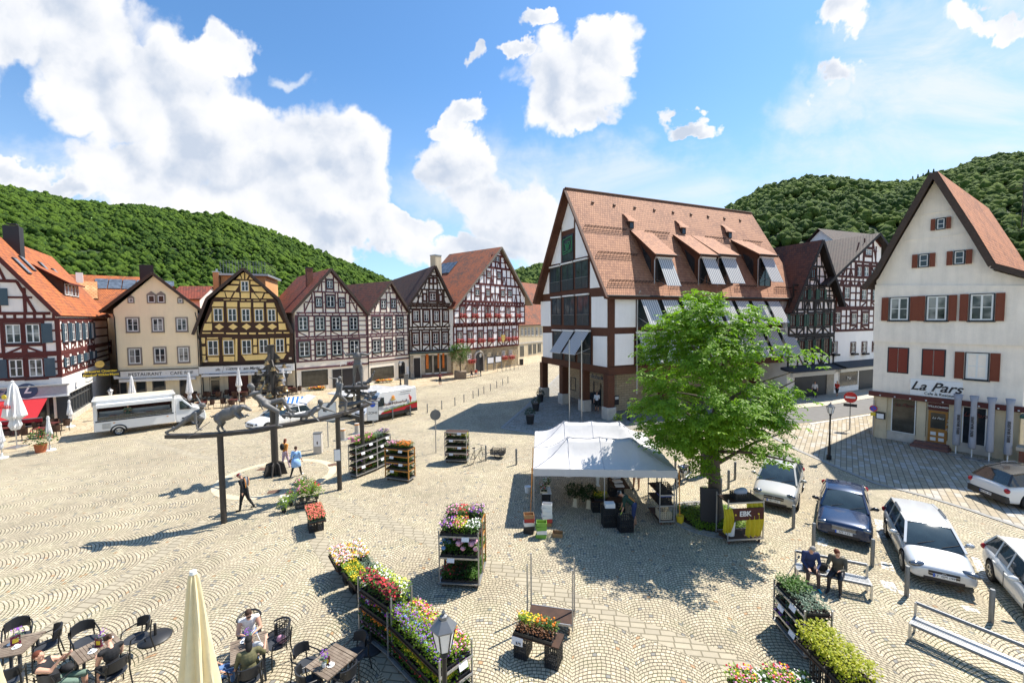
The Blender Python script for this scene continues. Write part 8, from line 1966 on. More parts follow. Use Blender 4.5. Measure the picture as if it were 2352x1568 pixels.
 # equipment rack in the tent and the yellow-draped trolley
def trolley(label,corner,ux,w,d,h,shelves,name='trolley',grp='bare metal trolleys'):
 rz=math.atan2(ux.y,ux.x);r=thing(name,label,'trolley',corner,rz,grp)
 for(x,y) in((0,0),(w,0),(0,d),(w,d)):
  mb=MB();mb.box(x-.018,y-.018,.14,x+.018,y+.018,h);mb.build('post','zinc',r)
 for z in shelves:mb=MB();mb.mat('timber_brown').box(0,0,z-.03,w,d,z);mb.mat('zinc').box(-.02,-.025,z-.05,w+.02,0,z+.01);mb.box(-.02,d,z-.05,w+.02,d+.025,z+.01);mb.build('shelf',None,r)
 for(x,y) in((.1,.08),(w-.1,.08),(.1,d-.08),(w-.1,d-.08)):mb=MB();mb.cyl((x-.02,y,.06),(x+.02,y,.06),.06,n=10);mb.box(x-.02,y-.02,.08,x+.02,y+.02,.14);mb.build('wheel','rust_plate',r)
 return r,Matrix.Translation(corner)@Matrix.Rotation(rz,4,'Z')
c_=G(1515,1207);r,W_=trolley('metal trolley loaded with crates and vase boxes under the right end of the tent',c_,Vector((1,.05,0)),.6,1.3,1.8,(.2,.85,1.3))
for(z,m_,lb) in((.2,'plaster_sand','cream vase box on the lowest shelf of the tent trolley'),(.85,'dark_plastic','grey crate on the middle shelf of the tent trolley'),(1.3,'dark_plastic','black crate on the top shelf of the tent trolley')):
 q=W_@Vector((.3,.35,z));t2=thing('storage_crate',lb,'crate',q,0);crate(t2,0,0,0,.5,.5,.32,m_)
q=W_@Vector((.3,.3,1.17));mb=MB();mb.box(-.24,-.2,0,.24,.2,.09);tag(mb.build('lid','plate_blue',loc=q),'blue plastic lid on the crate in the tent trolley','lid')
c_=G(1671,1251);cr=G(1752,1246);r,W_=trolley('wheeled trolley draped with yellow cloths and a lettered brown board beside the tree',c_,cr-c_,(cr-c_).length,.75,1.75,(.2,1.62));TWd=(cr-c_).length
mb=MB();mb.box(.02,-.07,.95,TWd-.02,-.03,1.42);o=mb.build('board','timber_oxblood',r,bevel=.02);text('EBK',.27,'white_paint',facing(TWd*.45,1.2,-.075),o,bold=.006)
for x in(.25,TWd-.25):mb=MB();mb.cyl((x,-.09,1.18),(x,-.07,1.18),.035,n=10);mb.build('knob','letter_gold',o)
plain('cloth_yellow',(.50,.42,.012),.7,var=.15,scale=4,bump=.4,bscale=5)
for(lb,x0,x1,y0,z0,z1) in[('yellow rain cloth hanging inside the right half of the trolley',TWd*.52,TWd-.03,.12,.25,1.58),('yellow rain cloth hanging over the left post of the trolley',-.28,.08,-.06,.55,1.45)]:
 n=14;V_=[];rows_=8
 for j in range(rows_+1):
  for i in range(n+1):u_=x0+(x1-x0)*i/n;z_=z0+(z1-z0)*j/rows_+.04*math.sin(i*1.7)*(j==0);V_.append((u_,y0-.06+.05*math.sin(i*1.5+j*.5)-(.1*math.sin(j/rows_*3.1)),z_))
 mb=MB();mb.add(V_,[(j*(n+1)+i,j*(n+1)+i+1,(j+1)*(n+1)+i+1,(j+1)*(n+1)+i) for j in range(rows_) for i in range(n)]);tag(mb.build('cloth','cloth_yellow',smooth=True,loc=W_.translation,rz=W_.to_euler().z),lb,'cloth')
q=W_@Vector((.32,.35,.2));mb=MB();mb.lathe([(.15,0),(.18,.55),(.19,.56)],n=16);mb.cyl((0,0,.54),(0,0,.56),.18,n=16);tag(mb.build('bucket','white_paint',loc=q),'stack of white buckets on the trolley floor beside the yellow cloth','bucket')
q=W_@Vector((TWd*.5,.35,1.625));t2=thing('storage_crate','black crate with folded grey tarpaulin on top of the yellow-draped trolley','crate',q,W_.to_euler().z);crate(t2,0,0,0,.62,.42,.24);mb=MB();mb.ball((0,0,.24),(.27,.17,.14),12,7);mb.ball((.1,.03,.28),(.2,.14,.12),10,6);mb.build('tarpaulin','grey_fabric',t2,smooth=True)
# empty trolley and flower bench in front
c_,ex_,ey_,rz=frame_px([ZC(570,865),ZC(1050,945),ZC(1060,780),ZC(590,720)],.32)
W2=ex_.length;D2_=ey_.length;cor=c_-ex_/2-ey_/2;cor.z=0
trolley('empty wheeled trolley with bare posts in the middle of the square',cor,ex_,W2,D2_,1.85,(.32,))
c_,ex_,ey_,rz=frame_px([ZC(412,1040),ZC(900,1195),ZC(965,1035),ZC(470,900)],.62)
low_table('crate-legged table of marigolds and sedum in front of the empty trolley',c_,ex_,ey_,.62);W_=Matrix.Translation((c_.x,c_.y,.622))@Matrix.Rotation(rz,4,'Z');w_,d_=ex_.length,ey_.length
for(x,y,k,lb) in[(-.26,.25,'yellow','tray of yellow marigolds at the back left of the marigold table'),(.16,.25,'orange','tray of orange marigolds at the back right of the marigold table'),(-.27,-.24,'sedum','tray of bronze sedum at the front left of the marigold table'),(.15,-.24,'sedum','tray of bronze sedum at the front right of the marigold table')]:
 tray(k,W_@Matrix.Translation((x*w_,y*d_,0)),lb,(round(w_*.40,2),round(d_*.46,2)))
mb=MB();mb.obox((0,0,-.1),(.3,.008,.19),rx=R(-12));o=tag(mb.build('price_card','paper',loc=W_@Vector((-w_*.38,-d_/2-.03,-.02)),rz=rz),'white price card hanging from the front of the marigold table','price card');text('3,75',.08,'sign_dark',facing(.04,-.13,-.03),o)
# ================================================================== RACKS, BENCHES, CAFE, PEOPLE, SIGNS
def rack_px(label,desc,fl,fr,w,d,h,shelves,rows,**kw):
 a=G(*fl);b=G(*fr);return flower_rack(label,desc,a,(b-a).normalized(),w or(b-a).length,d,h,shelves,rows,**kw)
S5=(1.72,1.36,1.0,.6,.17)
rack_px('metal flower rack topped with pink dahlias, left of the three by the sculpture','left sculpture rack',(819.5,1099),(867,1080),None,.62,1.8,S5,[['peony','peony'],['white','dark'],['red','pink'],['purple','lpink'],['red','red']])
rack_px('metal flower rack between the dahlia rack and the wooden rack','middle sculpture rack',(868,1079),(900,1063),1.2,.6,1.8,S5,[['herb','purple'],['white','green'],['dark','lpink'],['green','green'],['herb','green']])
rack_px('pale wooden flower rack with orange marigolds on top','pale wooden rack',(886,1102),(939,1109),None,.62,1.76,S5,[['pink','orange'],['green','dark'],['dark','green'],['purple','mixed'],['yellow','dark']],wooden=True)
rack_px('dark metal flower rack with bare top shelf beside the parked bicycle','rack by the bicycle',(1022,1062),(1072,1064),None,.6,1.85,(1.85,1.42,1.0,.6,.18),[[None],['red','white','yellow'],['dark','dark'],['green','orange'],['pink','pink']])
rack_px('flower rack of petunias and hydrangeas in the middle of the square','hydrangea rack',(1010,1348),(1100,1353),None,.62,1.85,(1.7,1.0,.17),[['purple','calib','white'],['hydrab','hydra','hydra'],['red','dark','green']])
c_=G(1010,1348);e_=(G(1100,1353)-c_);q=Vector((-e_.y,e_.x,0)).normalized()*.72
flower_rack('wooden flower rack topped with geraniums, standing behind the hydrangea rack','geranium rack',c_+q,e_.normalized(),e_.length,.6,1.85,(1.85,1.3,.8,.17),[['pink','red','purple'],['yellow','dark'],['orange','green'],['green','green']],wooden=True)
def rack_poly(label,desc,a,b,c,*r,**kw):
 a,b,c=G(*a),G(*b),G(*c);flower_rack(label,desc,a,(b-a).normalized(),(b-a).length,(c-b).length,*r,**kw)
rack_poly('diagonal flower rack crowned with dark red snapdragons','snapdragon rack',(902,1523),(948,1488),(905,1415),1.7,(1.28,.85,.45,.17),[['snap','snapw'],['mixed','white'],['orange','purple'],['pink','dark']])
rack_poly('diagonal flower rack of calibrachoa and violet lobelia next to the street lamp','lobelia rack',(1012,1650),(1085,1590),(958,1478),1.3,(.92,.5,.17),[['lav','calib'],['yellow','lav'],['red','dark']])
flower_rack('herb rack with young pepper plants by the occupied bench','pepper rack',Vector((7.25,11.5,0)),Vector((-.03,-1,0)),1.3,.66,1.3,(1.15,.8,.45,.17),[['green','kale'],['herb','green'],['herb','dark'],['purple','green']])
c_,ex_,ey_,rz=frame_px([(1872,1582),(1948,1576),(1958,1480),(1886,1486)],.72)
low_table('display table covered with yellowing tomato seedlings beside the herb rack',c_,ex_,ey_,.75);W_=Matrix.Translation((c_.x,c_.y,.752))@Matrix.Rotation(rz,4,'Z')
for k in range(3):tray('yherb',W_@Matrix.Translation((0,ey_.length*(k-1)*.32,0)),['front','middle','rear'][k]+' tray of yellowing tomato seedlings on the seedling table',(round(ex_.length*.95,2),round(ey_.length*.3,2)))
for i,(x,y) in enumerate([(1705,1568),(1745,1572),(1790,1566),(1835,1575)]):tray('white' if i%2 else 'calib',Matrix.Translation(G(x,y+12,.22)),['leftmost','second','third','rightmost'][i]+' pot tray of cosmos flowers along the bottom edge of the view',(.5,.4))
# long diagonal table of impatiens and the begonia table
for i,(pts,kinds,lb) in enumerate([([(770,1283),(792,1318),(832,1277),(810,1243)],['impat'],'crate-legged table of orange and white impatiens at the far end of the row'),([(797,1322),(832,1358),(866,1320),(838,1283)],['yellow','kale'],'crate-legged table of yellow tagetes and kale in the middle of the row'),([(834,1362),(866,1408),(896,1378),(870,1326)],['lpink','kale'],'crate-legged table of pale pink gaura next to the snapdragon rack'),([(720,1201),(757,1191),(729,1163),(692,1170)],['bego'],'crate-legged table of coral begonias in green trays')]):
 c_,ex_,ey_,rz=frame_px(pts,.62);low_table(lb,c_,ex_,ey_,.60);W_=Matrix.Translation((c_.x,c_.y,.604))@Matrix.Rotation(rz,4,'Z');n=len(kinds)
 for j,k in enumerate(kinds):
  for m_ in range(2):tray(k,W_@Matrix.Translation((ex_.length*(m_-.5)*.5,ey_.length*((j+.5)/n-.5),0)),f"{['left','right'][m_]} tray of {KIND[k][0]} on the {['far','middle','near','begonia'][i]} diagonal table",(round(ex_.length*.48,2),round(ey_.length/n*.95,2)),boxm='trim_green' if k=='bego' else 'dark_plastic')
cpos=[(652,1176,'white'),(668,1160,'wine'),(688,1150,'pink'),(700,1142,'white'),(716,1150,'wine'),(708,1166,'pink'),(728,1162,'red'),(694,1168,'pink')]
for i,(x,y,c) in enumerate(cpos):
 p=G(x,y);z0=0 if i<2 else.35;r=thing('potted_cosmos',f"potted cosmos with {c} flowers, {['farthest left','second from the left','third from the left','at the back of the group','at the back right','in the front middle','farthest right','beside the table corner'][i]}",'potted plant',(p.x,p.y,z0),i,'potted cosmos beside the begonia table')
 mb=MB();mb.lathe([(.08,0),(.11,.2),(.10,.2),(.0,.19)],n=12);mb.build('pot','dark_plastic',r);f=MB();leaves(f,rg,(-.22,-.22,.2,.22,.22,.75),420,.07,dome=.7);f.build('foliage','leaf_bright',r)
 f=MB();blooms(f,rg,(-.22,-.22,.3,.22,.22,.82),['b_'+c],16,.035,dome=.7);f.build('blossoms',None,r)
crt=thing('crate_stack','black crates carrying the potted cosmos beside the begonia table','crates',G(704,1160),.5);crate(crt,0,0,0,.9,.6,.34)
# benches
def bench(label,A,B,back=True,group='steel park benches'):
 a,b=A,B;d=(b-a);L_=d.length;r=thing('park_bench',label,'bench',(a.x,a.y,0),math.atan2(d.y,d.x),group)
 mb=MB()
 for k in range(6):mb.box(0,.06+k*.07,.43,L_,.105+k*.07,.45)
 mb.build('seat','steel',r)
 mb=MB();mb.cyl((0,.02,.42),(L_,.02,.42),.045,n=10);mb.build('front_rail','grey_metal',r,smooth='auto')
 if back:mb=MB();mb.cyl((0,.52,.80),(L_,.52,.80),.05,n=10);mb.build('back_rail','grey_metal',r,smooth='auto')
 for x in(0,L_):mb=MB();mb.bar((x,.0,.0),(x,.02,.45),.05,.10);mb.bar((x,.45,0),(x,.5,.82),.05,.08,(0,1,0));mb.bar((x,.0,.42),(x,.47,.42),.05,.05);mb.build('end_frame','steel',r)
 return r
BA,BB=G(1831,1338),G(2001,1376)
bench('steel park bench on which the couple sits beside the parked cars',BA,BB);bench('empty steel park bench at the lower right, beside the silver estate car',G(2089,1468),G(2352,1588))
bench('low bench beside the planter tree before the town hall',G(1070,870),G(1104,864),False)
# people -------------------------------------------------------------
def person(label,J,px,face_to,s=1.0,wear=None,z=0.0,**kw):
 P=G(*px) if isinstance(px,tuple) else px;f=(G(*face_to) if isinstance(face_to,tuple) else face_to)-P;rz=math.atan2(f.y,f.x)-math.pi/2
 return figure('person',label,J,(P.x,P.y,z),rz,s,wear,**kw)
r,J,_=person('man in red cap and black and orange motorcycle jacket walking left',pose(lean=8,head=(32,0),LA=(-12,6,18),RA=(10,8,22),LL=(13,3,5),RL=(-13,4,20)),(563,1171),(380,1178),1.0,{k:'c_black' for k in('torso','arm_up','arm_lo','hip','thigh','shin')},hair='hair_grey',cap='c_capred',voxel=.014,stout=1.3)
mb=MB();mb.ball(J['chest']-J['fw']*.16,(.15,.07,.24),10,8);mb.build('jacket_panel','c_grey',r,smooth=True)
for e in(-1,1):mb=MB();mb.tube([J['chest']-J['fw']*.17+J['rt']*.13*e+J['up']*.2,J['chest']-J['fw']*.2+J['rt']*.14*e,J['chest']-J['fw']*.15+J['rt']*.12*e-J['up']*.24],.022,5);mb.build('orange_stripe','c_orange',r)
r,J,_=person('woman in orange shirt and patterned trousers with a black backpack',pose(lean=4,LA=(15,8,25),RA=(-10,8,20),LL=(-8,3,6),RL=(14,3,6)),(656,1074),(760,1040),.97,dict(torso='c_orange',arm_up='c_orange',hip='c_pattern',thigh='c_pattern',shin='c_pattern',foot='skin'),hair='hair_auburn',hairlen=.1,voxel=.014,stout=1.15)
mb=MB();mb.ball(J['chest']-J['fw']*.20,(.15,.11,.21),10,8);mb.build('backpack','c_black',r,smooth=True)
r,J,_=person('woman in light blue tunic and black trousers with a shoulder bag, walking away',pose(lean=3,LA=(-15,10,18),RA=(12,10,18),LL=(-20,4,12),RL=(22,4,6)),(681,1094),(760,1040),.98,dict(torso='c_blue',arm_up='c_blue',hip='c_blue',thigh='c_black',shin='c_black',foot='c_white'),hair='hair_brown',voxel=.014,stout=1.35)
mb=MB();mb.lathe([(.19,.16),(.235,-.05),(.26,-.30),(.25,-.31)],J['pelvis'],16);mb.build('tunic','c_blue',r,smooth=True);mb=MB();mb.ball(J['pelvis']-J['rt']*.3,(.07,.14,.12),8,6);mb.tube([J['pelvis']-J['rt']*.28,J['chest']-J['fw']*.17,J['shR']+J['up']*.05],.014,5);mb.build('shoulder_bag','c_black',r)
r,J,_=person('florist in dark green shirt, blue shorts and green gloves bending over crates',pose(lean=52,head=(5,0),LA=(62,6,8),RA=(58,6,12),LL=(6,6,8),RL=(-4,8,6)),TL(4.12,-.55),TL(2.9,-.45),1.0,dict(torso='c_green',arm_up='c_green',hip='c_navy',thigh='c_navy',shin='skin_tan',arm_lo='skin_tan',head='skin_tan',hand='b_lime',foot='c_black'),hair='hair_grey',cap='c_black',voxel=.014,stout=1.15)
for e in(-1,1):mb=MB();mb.tube([J['waist']-J['fw']*.12+J['rt']*.07*e-J['up']*.1,J['chest']-J['fw']*.125+J['rt']*.08*e,J['shL' if e<0 else 'shR']-J['rt']*.08*e+J['up']*.065],.014,5);mb.build('brace','c_orange',r)
person('customer in shorts half hidden behind the tent at the sales table',pose(RL=(8,3,4)),TL(5.1,3.4),TL(4,2),.97,dict(torso='c_white',thigh='skin',shin='skin',hip='c_grey'),hair='hair_brown')
W_T=dict(torso='c_white',arm_up='c_white',hip='c_black',thigh='c_black',shin='skin_tan',foot='c_black')
person('bearded man in white T-shirt and black shorts outside the bank entrance',pose(LA=(25,10,70),RA=(0,12,10),LL=(10,3,4),RL=(-8,3,6)),(1371,944),(1340,1000),1.02,W_T,hair='hair_auburn',stout=1.12)
person('dark-haired pedestrian by the bank wall, partly behind the tree',pose(RL=(10,3,6),LL=(-10,3,6)),(1444,965),(1500,975),.97,dict(torso='c_sage',arm_up='c_sage'),hair='hair_black')
person('pedestrian in dark red T-shirt, black shorts and cap looking at a phone',pose(head=(35,0),LA=(35,8,70),RA=(35,8,70),LAi=25,RAi=25,LL=(10,4,4),RL=(-6,4,6)),(1011,886),(960,930),1.0,dict(torso='c_maroon',arm_up='c_maroon',hip='c_black',thigh='c_black',shin='skin',foot='c_white'),cap='c_black',hair='hair_brown')
person('woman in red top and black shorts walking along the road by the shops',pose(LA=(20,8,40),RA=(-15,8,30),LL=(22,3,6),RL=(-20,3,20)),(1922,911),(1830,925),.97,dict(torso='c_red',arm_up='c_red',hip='c_black',thigh='c_black',shin='skin',foot='c_black'),hair='hair_fair',hairlen=.08)
person('person in a white shirt inside the arcade of the black timber house',pose(),(1871,914),(1871,980),.98,dict(torso='c_white',arm_up='c_white'),hair='hair_brown')
SIT=dict(LL=(84,6,84),RL=(84,6,84))
def seated(label,P,to,lean=0,sz=.45,**kw):
 po={k:kw.pop(k) for k in('head','LA','RA','LL','RL','LAi','RAi') if k in kw};J=pose(lean=lean,**{**SIT,**po});s=kw.pop('s',.98);f=to-P;rz=math.atan2(f.y,f.x)-math.pi/2
 return figure('person',label,J,(P.x,P.y,sz+.10),rz,s,kw.pop('wear',None),lift=0,**kw)
bd_=(BB-BA).normalized();bn=Vector((-bd_.y,bd_.x,0));u_=BA+bn*.25+bd_*.35;v_=BA+bn*.25+bd_*1.05
r,J,_=seated('grey-haired man in navy jacket and turquoise shoes sitting on the bench',u_,u_-bn+bd_*.1,14,head=(25,-40),LA=(35,8,45),RA=(30,12,50),LAi=35,RAi=30,wear=dict(torso='c_navy',arm_up='c_navy',arm_lo='c_navy',hip='c_brown',thigh='c_brown',shin='c_brown',foot='c_teal'),hair='hair_grey',voxel=.013,stout=1.15)
r,J,_=seated('person in grey-green blazer and black trousers rummaging in a handbag on the bench',v_+bd_*.05,v_-bn-bd_*.35,10,head=(22,35),LA=(35,10,70),RA=(40,10,65),LAi=30,RAi=30,wear=dict(torso='c_greygreen',arm_up='c_greygreen',arm_lo='c_greygreen',foot='c_black'),hair='hair_auburn',voxel=.013,stout=1.12)
mb=MB();mb.ball((0,0,.13),(.17,.10,.15),10,7);mb.tube([(-.1,0,.2),(-.06,0,.34),(.06,0,.34),(.1,0,.2)],.012,5);q=(u_+v_)/2;tag(mb.build('handbag','c_black',loc=(q.x,q.y,.45),smooth=True),'black handbag standing on the bench between the two sitters','handbag')
p=G(1785,1357);q=u_-bd_*.28;mb=MB();mb.cyl((0,0,0),(q.x-p.x,q.y-p.y,.75),.014,n=6);mb.cyl(Vector((q.x-p.x,q.y-p.y,.75))*.96,(q.x-p.x,q.y-p.y,.79),.03,n=6);tag(mb.build('walking_stick','grey_metal',loc=(p.x,p.y,.01)),'grey walking pole leaning against the left end of the bench','walking stick')
for i,(x,y) in enumerate([(1083,866),(1093,864)]):P=G(x,y+1);seated(['person in a dark vest on the planter bench, left of two','person in a red top bending forward on the planter bench'][i],P+Vector((0,.2,0)),P+Vector((.3,-2,0)),20+15*i,wear=dict(torso=['c_brown','c_red'][i],arm_up='skin',thigh=['c_black','c_grey'][i],shin='skin',foot='c_white'),hair=['hair_brown','hair_black'][i],voxel=.022,LA=(35,8,60),RA=(35,8,60))
# cafe tables and chairs in front
wood('teak_grey',(.17,.125,.09),c2=(.30,.24,.18),grain=(1.0,1.0,1.0))
def chair_near(label,wicker=False):
 r=thing('cafe_chair',label,'chair',(0,0,0),0,'dark cafe chairs round the wooden tables');w=.25
 mb=MB();mb.lathe([(.0,.44),(.20,.445),(.245,.455),(.25,.47),(.235,.475),(.19,.462),(0,.458)],n=24);mb.build('seat','slate',r,smooth='auto')
 for sx in(-1,1):
  mb=MB();mb.tube([(sx*.25,.23,0),(sx*.24,.22,.45),(sx*.25,.19,.62),(sx*.26,.08,.66),(sx*.26,-.16,.68),(sx*.24,-.24,.74)],.016,7);mb.build('arm','black_metal',r,smooth='auto');mb=MB();mb.tube([(sx*.24,-.30,0),(sx*.22,-.22,.45),(sx*.21,-.25,.72),(sx*.19,-.28,.84)],.016,7);mb.build('leg','black_metal',r,smooth='auto')
 V_=[];n=14
 for j in range(4):
  for i in range(n+1):a=math.pi*(1.12+.76*i/n);z=.62+.27*j/3-.05*abs(i/n-.5)*2*(j/3);V_.append((.25*math.cos(a),-.04+.25*math.sin(a)-.03*j/3,z))
 m2=[(x*.93,y*.93+.01,z) for x,y,z in V_];o=len(V_);mb=MB()
 if wicker:
  for j in range(8):
   z=.50+j*.055;mb.tube([(.26*math.cos(math.pi*(1.0+1.0*i/14)),-.02+.27*math.sin(math.pi*(1.0+1.0*i/14)),z+.05*math.sin(i/14*3.14)) for i in range(15)],.009,5)
  for i in range(15):a=math.pi*(1.0+i/14);mb.bar((.26*math.cos(a),-.02+.27*math.sin(a),.46),(.26*math.cos(a),-.02+.27*math.sin(a),.90+.04*math.sin(i/14*3.14)),.012,.012)
  mb.tube([(.27*math.cos(math.pi*(1.0+i/14)),-.02+.28*math.sin(math.pi*(1.0+i/14)),.90+.05*math.sin(i/14*3.14)) for i in range(15)],.022,7)
 else:
  f=[(j*(n+1)+i,j*(n+1)+i+1,(j+1)*(n+1)+i+1,(j+1)*(n+1)+i) for j in range(3) for i in range(n)];mb.add(V_+m2,f+[tuple(o+k for k in reversed(q)) for q in f]+[(3*(n+1)+i,3*(n+1)+i+1,o+3*(n+1)+i+1,o+3*(n+1)+i) for i in range(n)])
 mb.build('backrest','dark_plastic',r,smooth='auto');return r
def face(P,T):return math.atan2(T.y-P.y,T.x-P.x)-math.pi/2
T_={}
for k,(pts,lb) in enumerate([([ZA(-120,1240),ZA(415,1150),ZA(475,912),ZA(-30,1010)],'slatted wooden cafe table at the far left edge'),([ZA(910,1185),ZA(1070,1350),ZA(1560,1010),ZA(1460,890)],'slatted wooden cafe table where the woman with the phone sits'),([ZB(740,1140),ZB(1170,975),ZB(1155,740),ZB(755,880)],'slatted wooden cafe table between the two women'),([ZB(1590,1150),ZB(1840,1310),ZB(2145,1000),ZB(1905,880)],'unoccupied slatted wooden cafe table near the flower racks')]):
 c_,ex_,ey_,rz=frame_px(pts,.75);T_[k]=(c_,ex_,ey_,rz);w,d=ex_.length,ey_.length;r=thing('cafe_table',lb,'table',(c_.x,c_.y,0),rz,'slatted wooden cafe tables')
 n=9;mb=MB();L1=max(w,d)
 for i in range(n):
  if d>w:y=-d/2+.1+(d-.2)*i/n;mb.box(-w/2+.0,y,.72,w/2,y+(d-.2)/n-.008,.75)
  else:x=-w/2+.1+(w-.2)*i/n;mb.box(x,-d/2,.72,x+(w-.2)/n-.008,d/2,.75)
 if d>w:mb.box(-w/2,-d/2,.719,w/2,-d/2+.09,.752);mb.box(-w/2,d/2-.09,.719,w/2,d/2,.752)
 else:mb.box(-w/2,-d/2,.719,-w/2+.09,d/2,.752);mb.box(w/2-.09,-d/2,.719,w/2,d/2,.752)
 mb.build('table_top','teak_grey',r)
 for sx in(-1,1):
  for sy in(-1,1):mb=MB();mb.bar((sx*(w/2-.08),sy*(d/2-.08),0),(sx*(w/2-.12),sy*(d/2-.12),.72),.05,.05);mb.build('leg','slate',r)
 W_=Matrix.Translation((c_.x,c_.y,.752))@Matrix.Rotation(rz,4,'Z');lo=max(w,d)*.5;ax2=Vector((1,0,0)) if w>d else Vector((0,1,0));tn=lb.split('table ')[1]
 q=W_@(ax2*lo*(.1 if k!=3 else-.35));mb=MB();mb.mat('letter_purple').box(-.09,-.03,0,.09,.03,.015);mb.obox((0,0,.11),(.17,.012,.20));mb.mat('letter_gold').obox((0,-.008,.09),(.10,.006,.10));tag(mb.build('menu_stand',None,loc=q,rz=rz+.5),'purple drinks menu stand on the table '+tn,'menu stand','menu stands on the cafe tables')
 r2=thing('lavender_pot','small pot of lavender on the table '+tn,'potted plant',W_@(ax2*lo*(.28 if k!=3 else-.5)),0,'lavender pots on the cafe tables');mb=MB();mb.lathe([(.04,0),(.055,.09),(0,.085)],n=10);mb.build('pot','white_paint',r2);f=MB();leaves(f,rg,(-.07,-.07,.08,.07,.07,.24),60,.06);f.build('foliage','leaf_grey',r2);f=MB();blooms(f,rg,(-.08,-.08,.1,.08,.08,.34),['b_purple'],22,.014);f.build('blossoms',None,r2)
 for m_ in range(2 if k<3 else 1):
  q=W_@(ax2*lo*(-.45+.9*m_*(1 if k else.5))+Vector((.1*(-1)**m_,.08,0)));mb=MB();mb.lathe([(.0,.0),(.06,.004),(.085,.012),(.05,.012),(.03,.014),(.038,.06),(.033,.06),(.0,.03)],n=16);tag(mb.build('cup','white_paint',loc=q,smooth='auto'),['white cup on the left half of the table ','white cup on the right half of the table '][m_]+tn,'cup','cups on the cafe tables')
C0=chair_near('x');CW=chair_near('x',True);first={id(C0):1,id(CW):1}
def put_chair(src,P,T,lb):
 rz=face(P,T)
 if first.pop(id(src),None):src.location=(P.x,P.y,0);src.rotation_euler=(0,0,rz);src['label']=lb;return src
 return copy_thing(src,(P.x,P.y,0),rz,lb)
g=lambda f,x,y,z=.45:G(*f(x,y),z)
tc=[T_[k][0] for k in range(4)]
wS=g(ZA,1480,1430);mS=g(ZA,740,1570);w1=g(ZB,965,800);w2=g(ZB,965,1270)
for src,P,T,lb in[(C0,g(ZA,230,985),tc[0],'empty dark chair behind the table at the far left edge'),(C0,g(ZA,600,1080),tc[0],'empty dark chair right of the table at the far left edge'),(C0,g(ZA,1110,1030),tc[1],'empty dark chair behind the phone woman\'s table'),(C0,g(ZA,1770,985),tc[1],'empty dark chair beside the round black parasol foot'),(C0,wS,tc[1],'dark chair under the woman in black'),(C0,mS,tc[1]-Vector((.3,0,0)),'dark chair under the curly-haired man'),(C0,g(ZA,110,1540),tc[0],'dark chair at the bottom left corner'),
(CW,w1,tc[2],'black wicker armchair under the woman in white'),(CW,g(ZB,1275,895),tc[2],'black wicker armchair with a pink bag on it'),(C0,w2,tc[2],'dark chair under the woman in olive'),(C0,g(ZB,570,1290),tc[2],'dark chair behind the big cream parasol'),(C0,g(ZB,1600,1130),tc[3],'empty dark chair left of the unoccupied table'),(C0,g(ZB,2130,1020),tc[3],'empty dark chair right of the unoccupied table'),(C0,g(ZB,2010,1290),tc[3],'empty dark chair in front of the unoccupied table'),(C0,g(ZB,1640,1330),tc[3],'dark chair at the bottom edge before the unoccupied table')]:put_chair(src,P,T,lb)
def at0(P):return Vector((P.x,P.y,0))
def sk(*z):return{k:'skin' for k in z}
r,J,_=seated('woman in black with a ponytail looking down at her phone',at0(wS),at0(tc[1]),8,head=(40,0),LA=(30,6,65),RA=(30,6,60),LAi=20,RAi=20,wear=dict(torso='c_black',arm_up='skin',hip='c_black',thigh='c_black',shin='skin',foot='c_black'),hair='hair_brown',hairlen=-.1,voxel=.012)
mb=MB();q=(J['hnL']+J['hnR'])/2;mb.obox(q+Vector((0,.03,.02)),(.08,.02,.15),rx=-.6);mb.build('phone','c_black',r)
r,J,_=seated('curly-haired man in black vest and blue sunglasses leaning back in his chair',at0(mS),at0(mS)+Vector((1,.35,0)),-28,head=(18,-10),LA=(30,20,80),RA=(55,15,60),LAi=40,RAi=20,wear=dict(torso='c_black',hip='c_sage',thigh='c_sage',shin='skin'),hair='hair_auburn',voxel=.012,stout=1.1)
mb=MB();mb.ball((0,0,.1),(.16,.10,.09),10,6);tag(mb.build('bag','c_black',loc=G(*ZA(880,1420),.6),smooth=True),'black bag with strap on the lap of the curly-haired man','bag')
r,J,(hp_,hf,hr)=seated('woman in white sleeveless top and sunglasses leaning on her crossed arms',at0(w1),at0(tc[2]),18,head=(18,10),LA=(42,14,75),RA=(42,14,75),LAi=50,RAi=50,wear=dict(torso='c_white',hip='c_jeans',thigh='c_jeans',shin='c_jeans'),hair='hair_brown',voxel=.012)
mb=MB();mb.ball(hp_+J['hd']*.014+hf*.088,(.065,.02,.022),10,6);mb.build('sunglasses','c_black',r)
r,J,_=seated('dark-haired woman in olive T-shirt seen from behind, holding a phone',at0(w2),at0(tc[2]),10,head=(12,10),LA=(20,15,30),RA=(40,25,100),wear=dict(torso='c_olive',arm_up='c_olive',hip='c_olive',thigh='c_olive',shin='c_olive'),hair='hair_black',hairlen=.16,voxel=.012,stout=1.08)
seated('person in blue jeans mostly hidden behind the big cream parasol',at0(g(ZB,560,1290)),at0(tc[2]),-5,wear=dict(torso='c_navy',arm_up='c_navy',hip='c_jeans',thigh='c_jeans',shin='c_jeans'),hair='hair_brown',LA=(10,8,30),RA=(10,8,30))
mb=MB();mb.ball((0,0,.11),(.15,.05,.12),10,7);mb.tube([(-.1,0,.15),(0,0,.42),(.1,0,.15)],.01,5);tag(mb.build('handbag','white_paint',loc=W_.translation*0+T_[2][0]+Vector((.28,-.12,.0)),smooth=True),'white handbag on the table between the two women','handbag')
mb=MB();mb.ball((0,0,.09),(.13,.07,.11),10,6);tag(mb.build('bag','b_lpink',loc=G(*ZB(1320,880),.48),smooth=True),'pink bag lying on the black wicker armchair','bag')
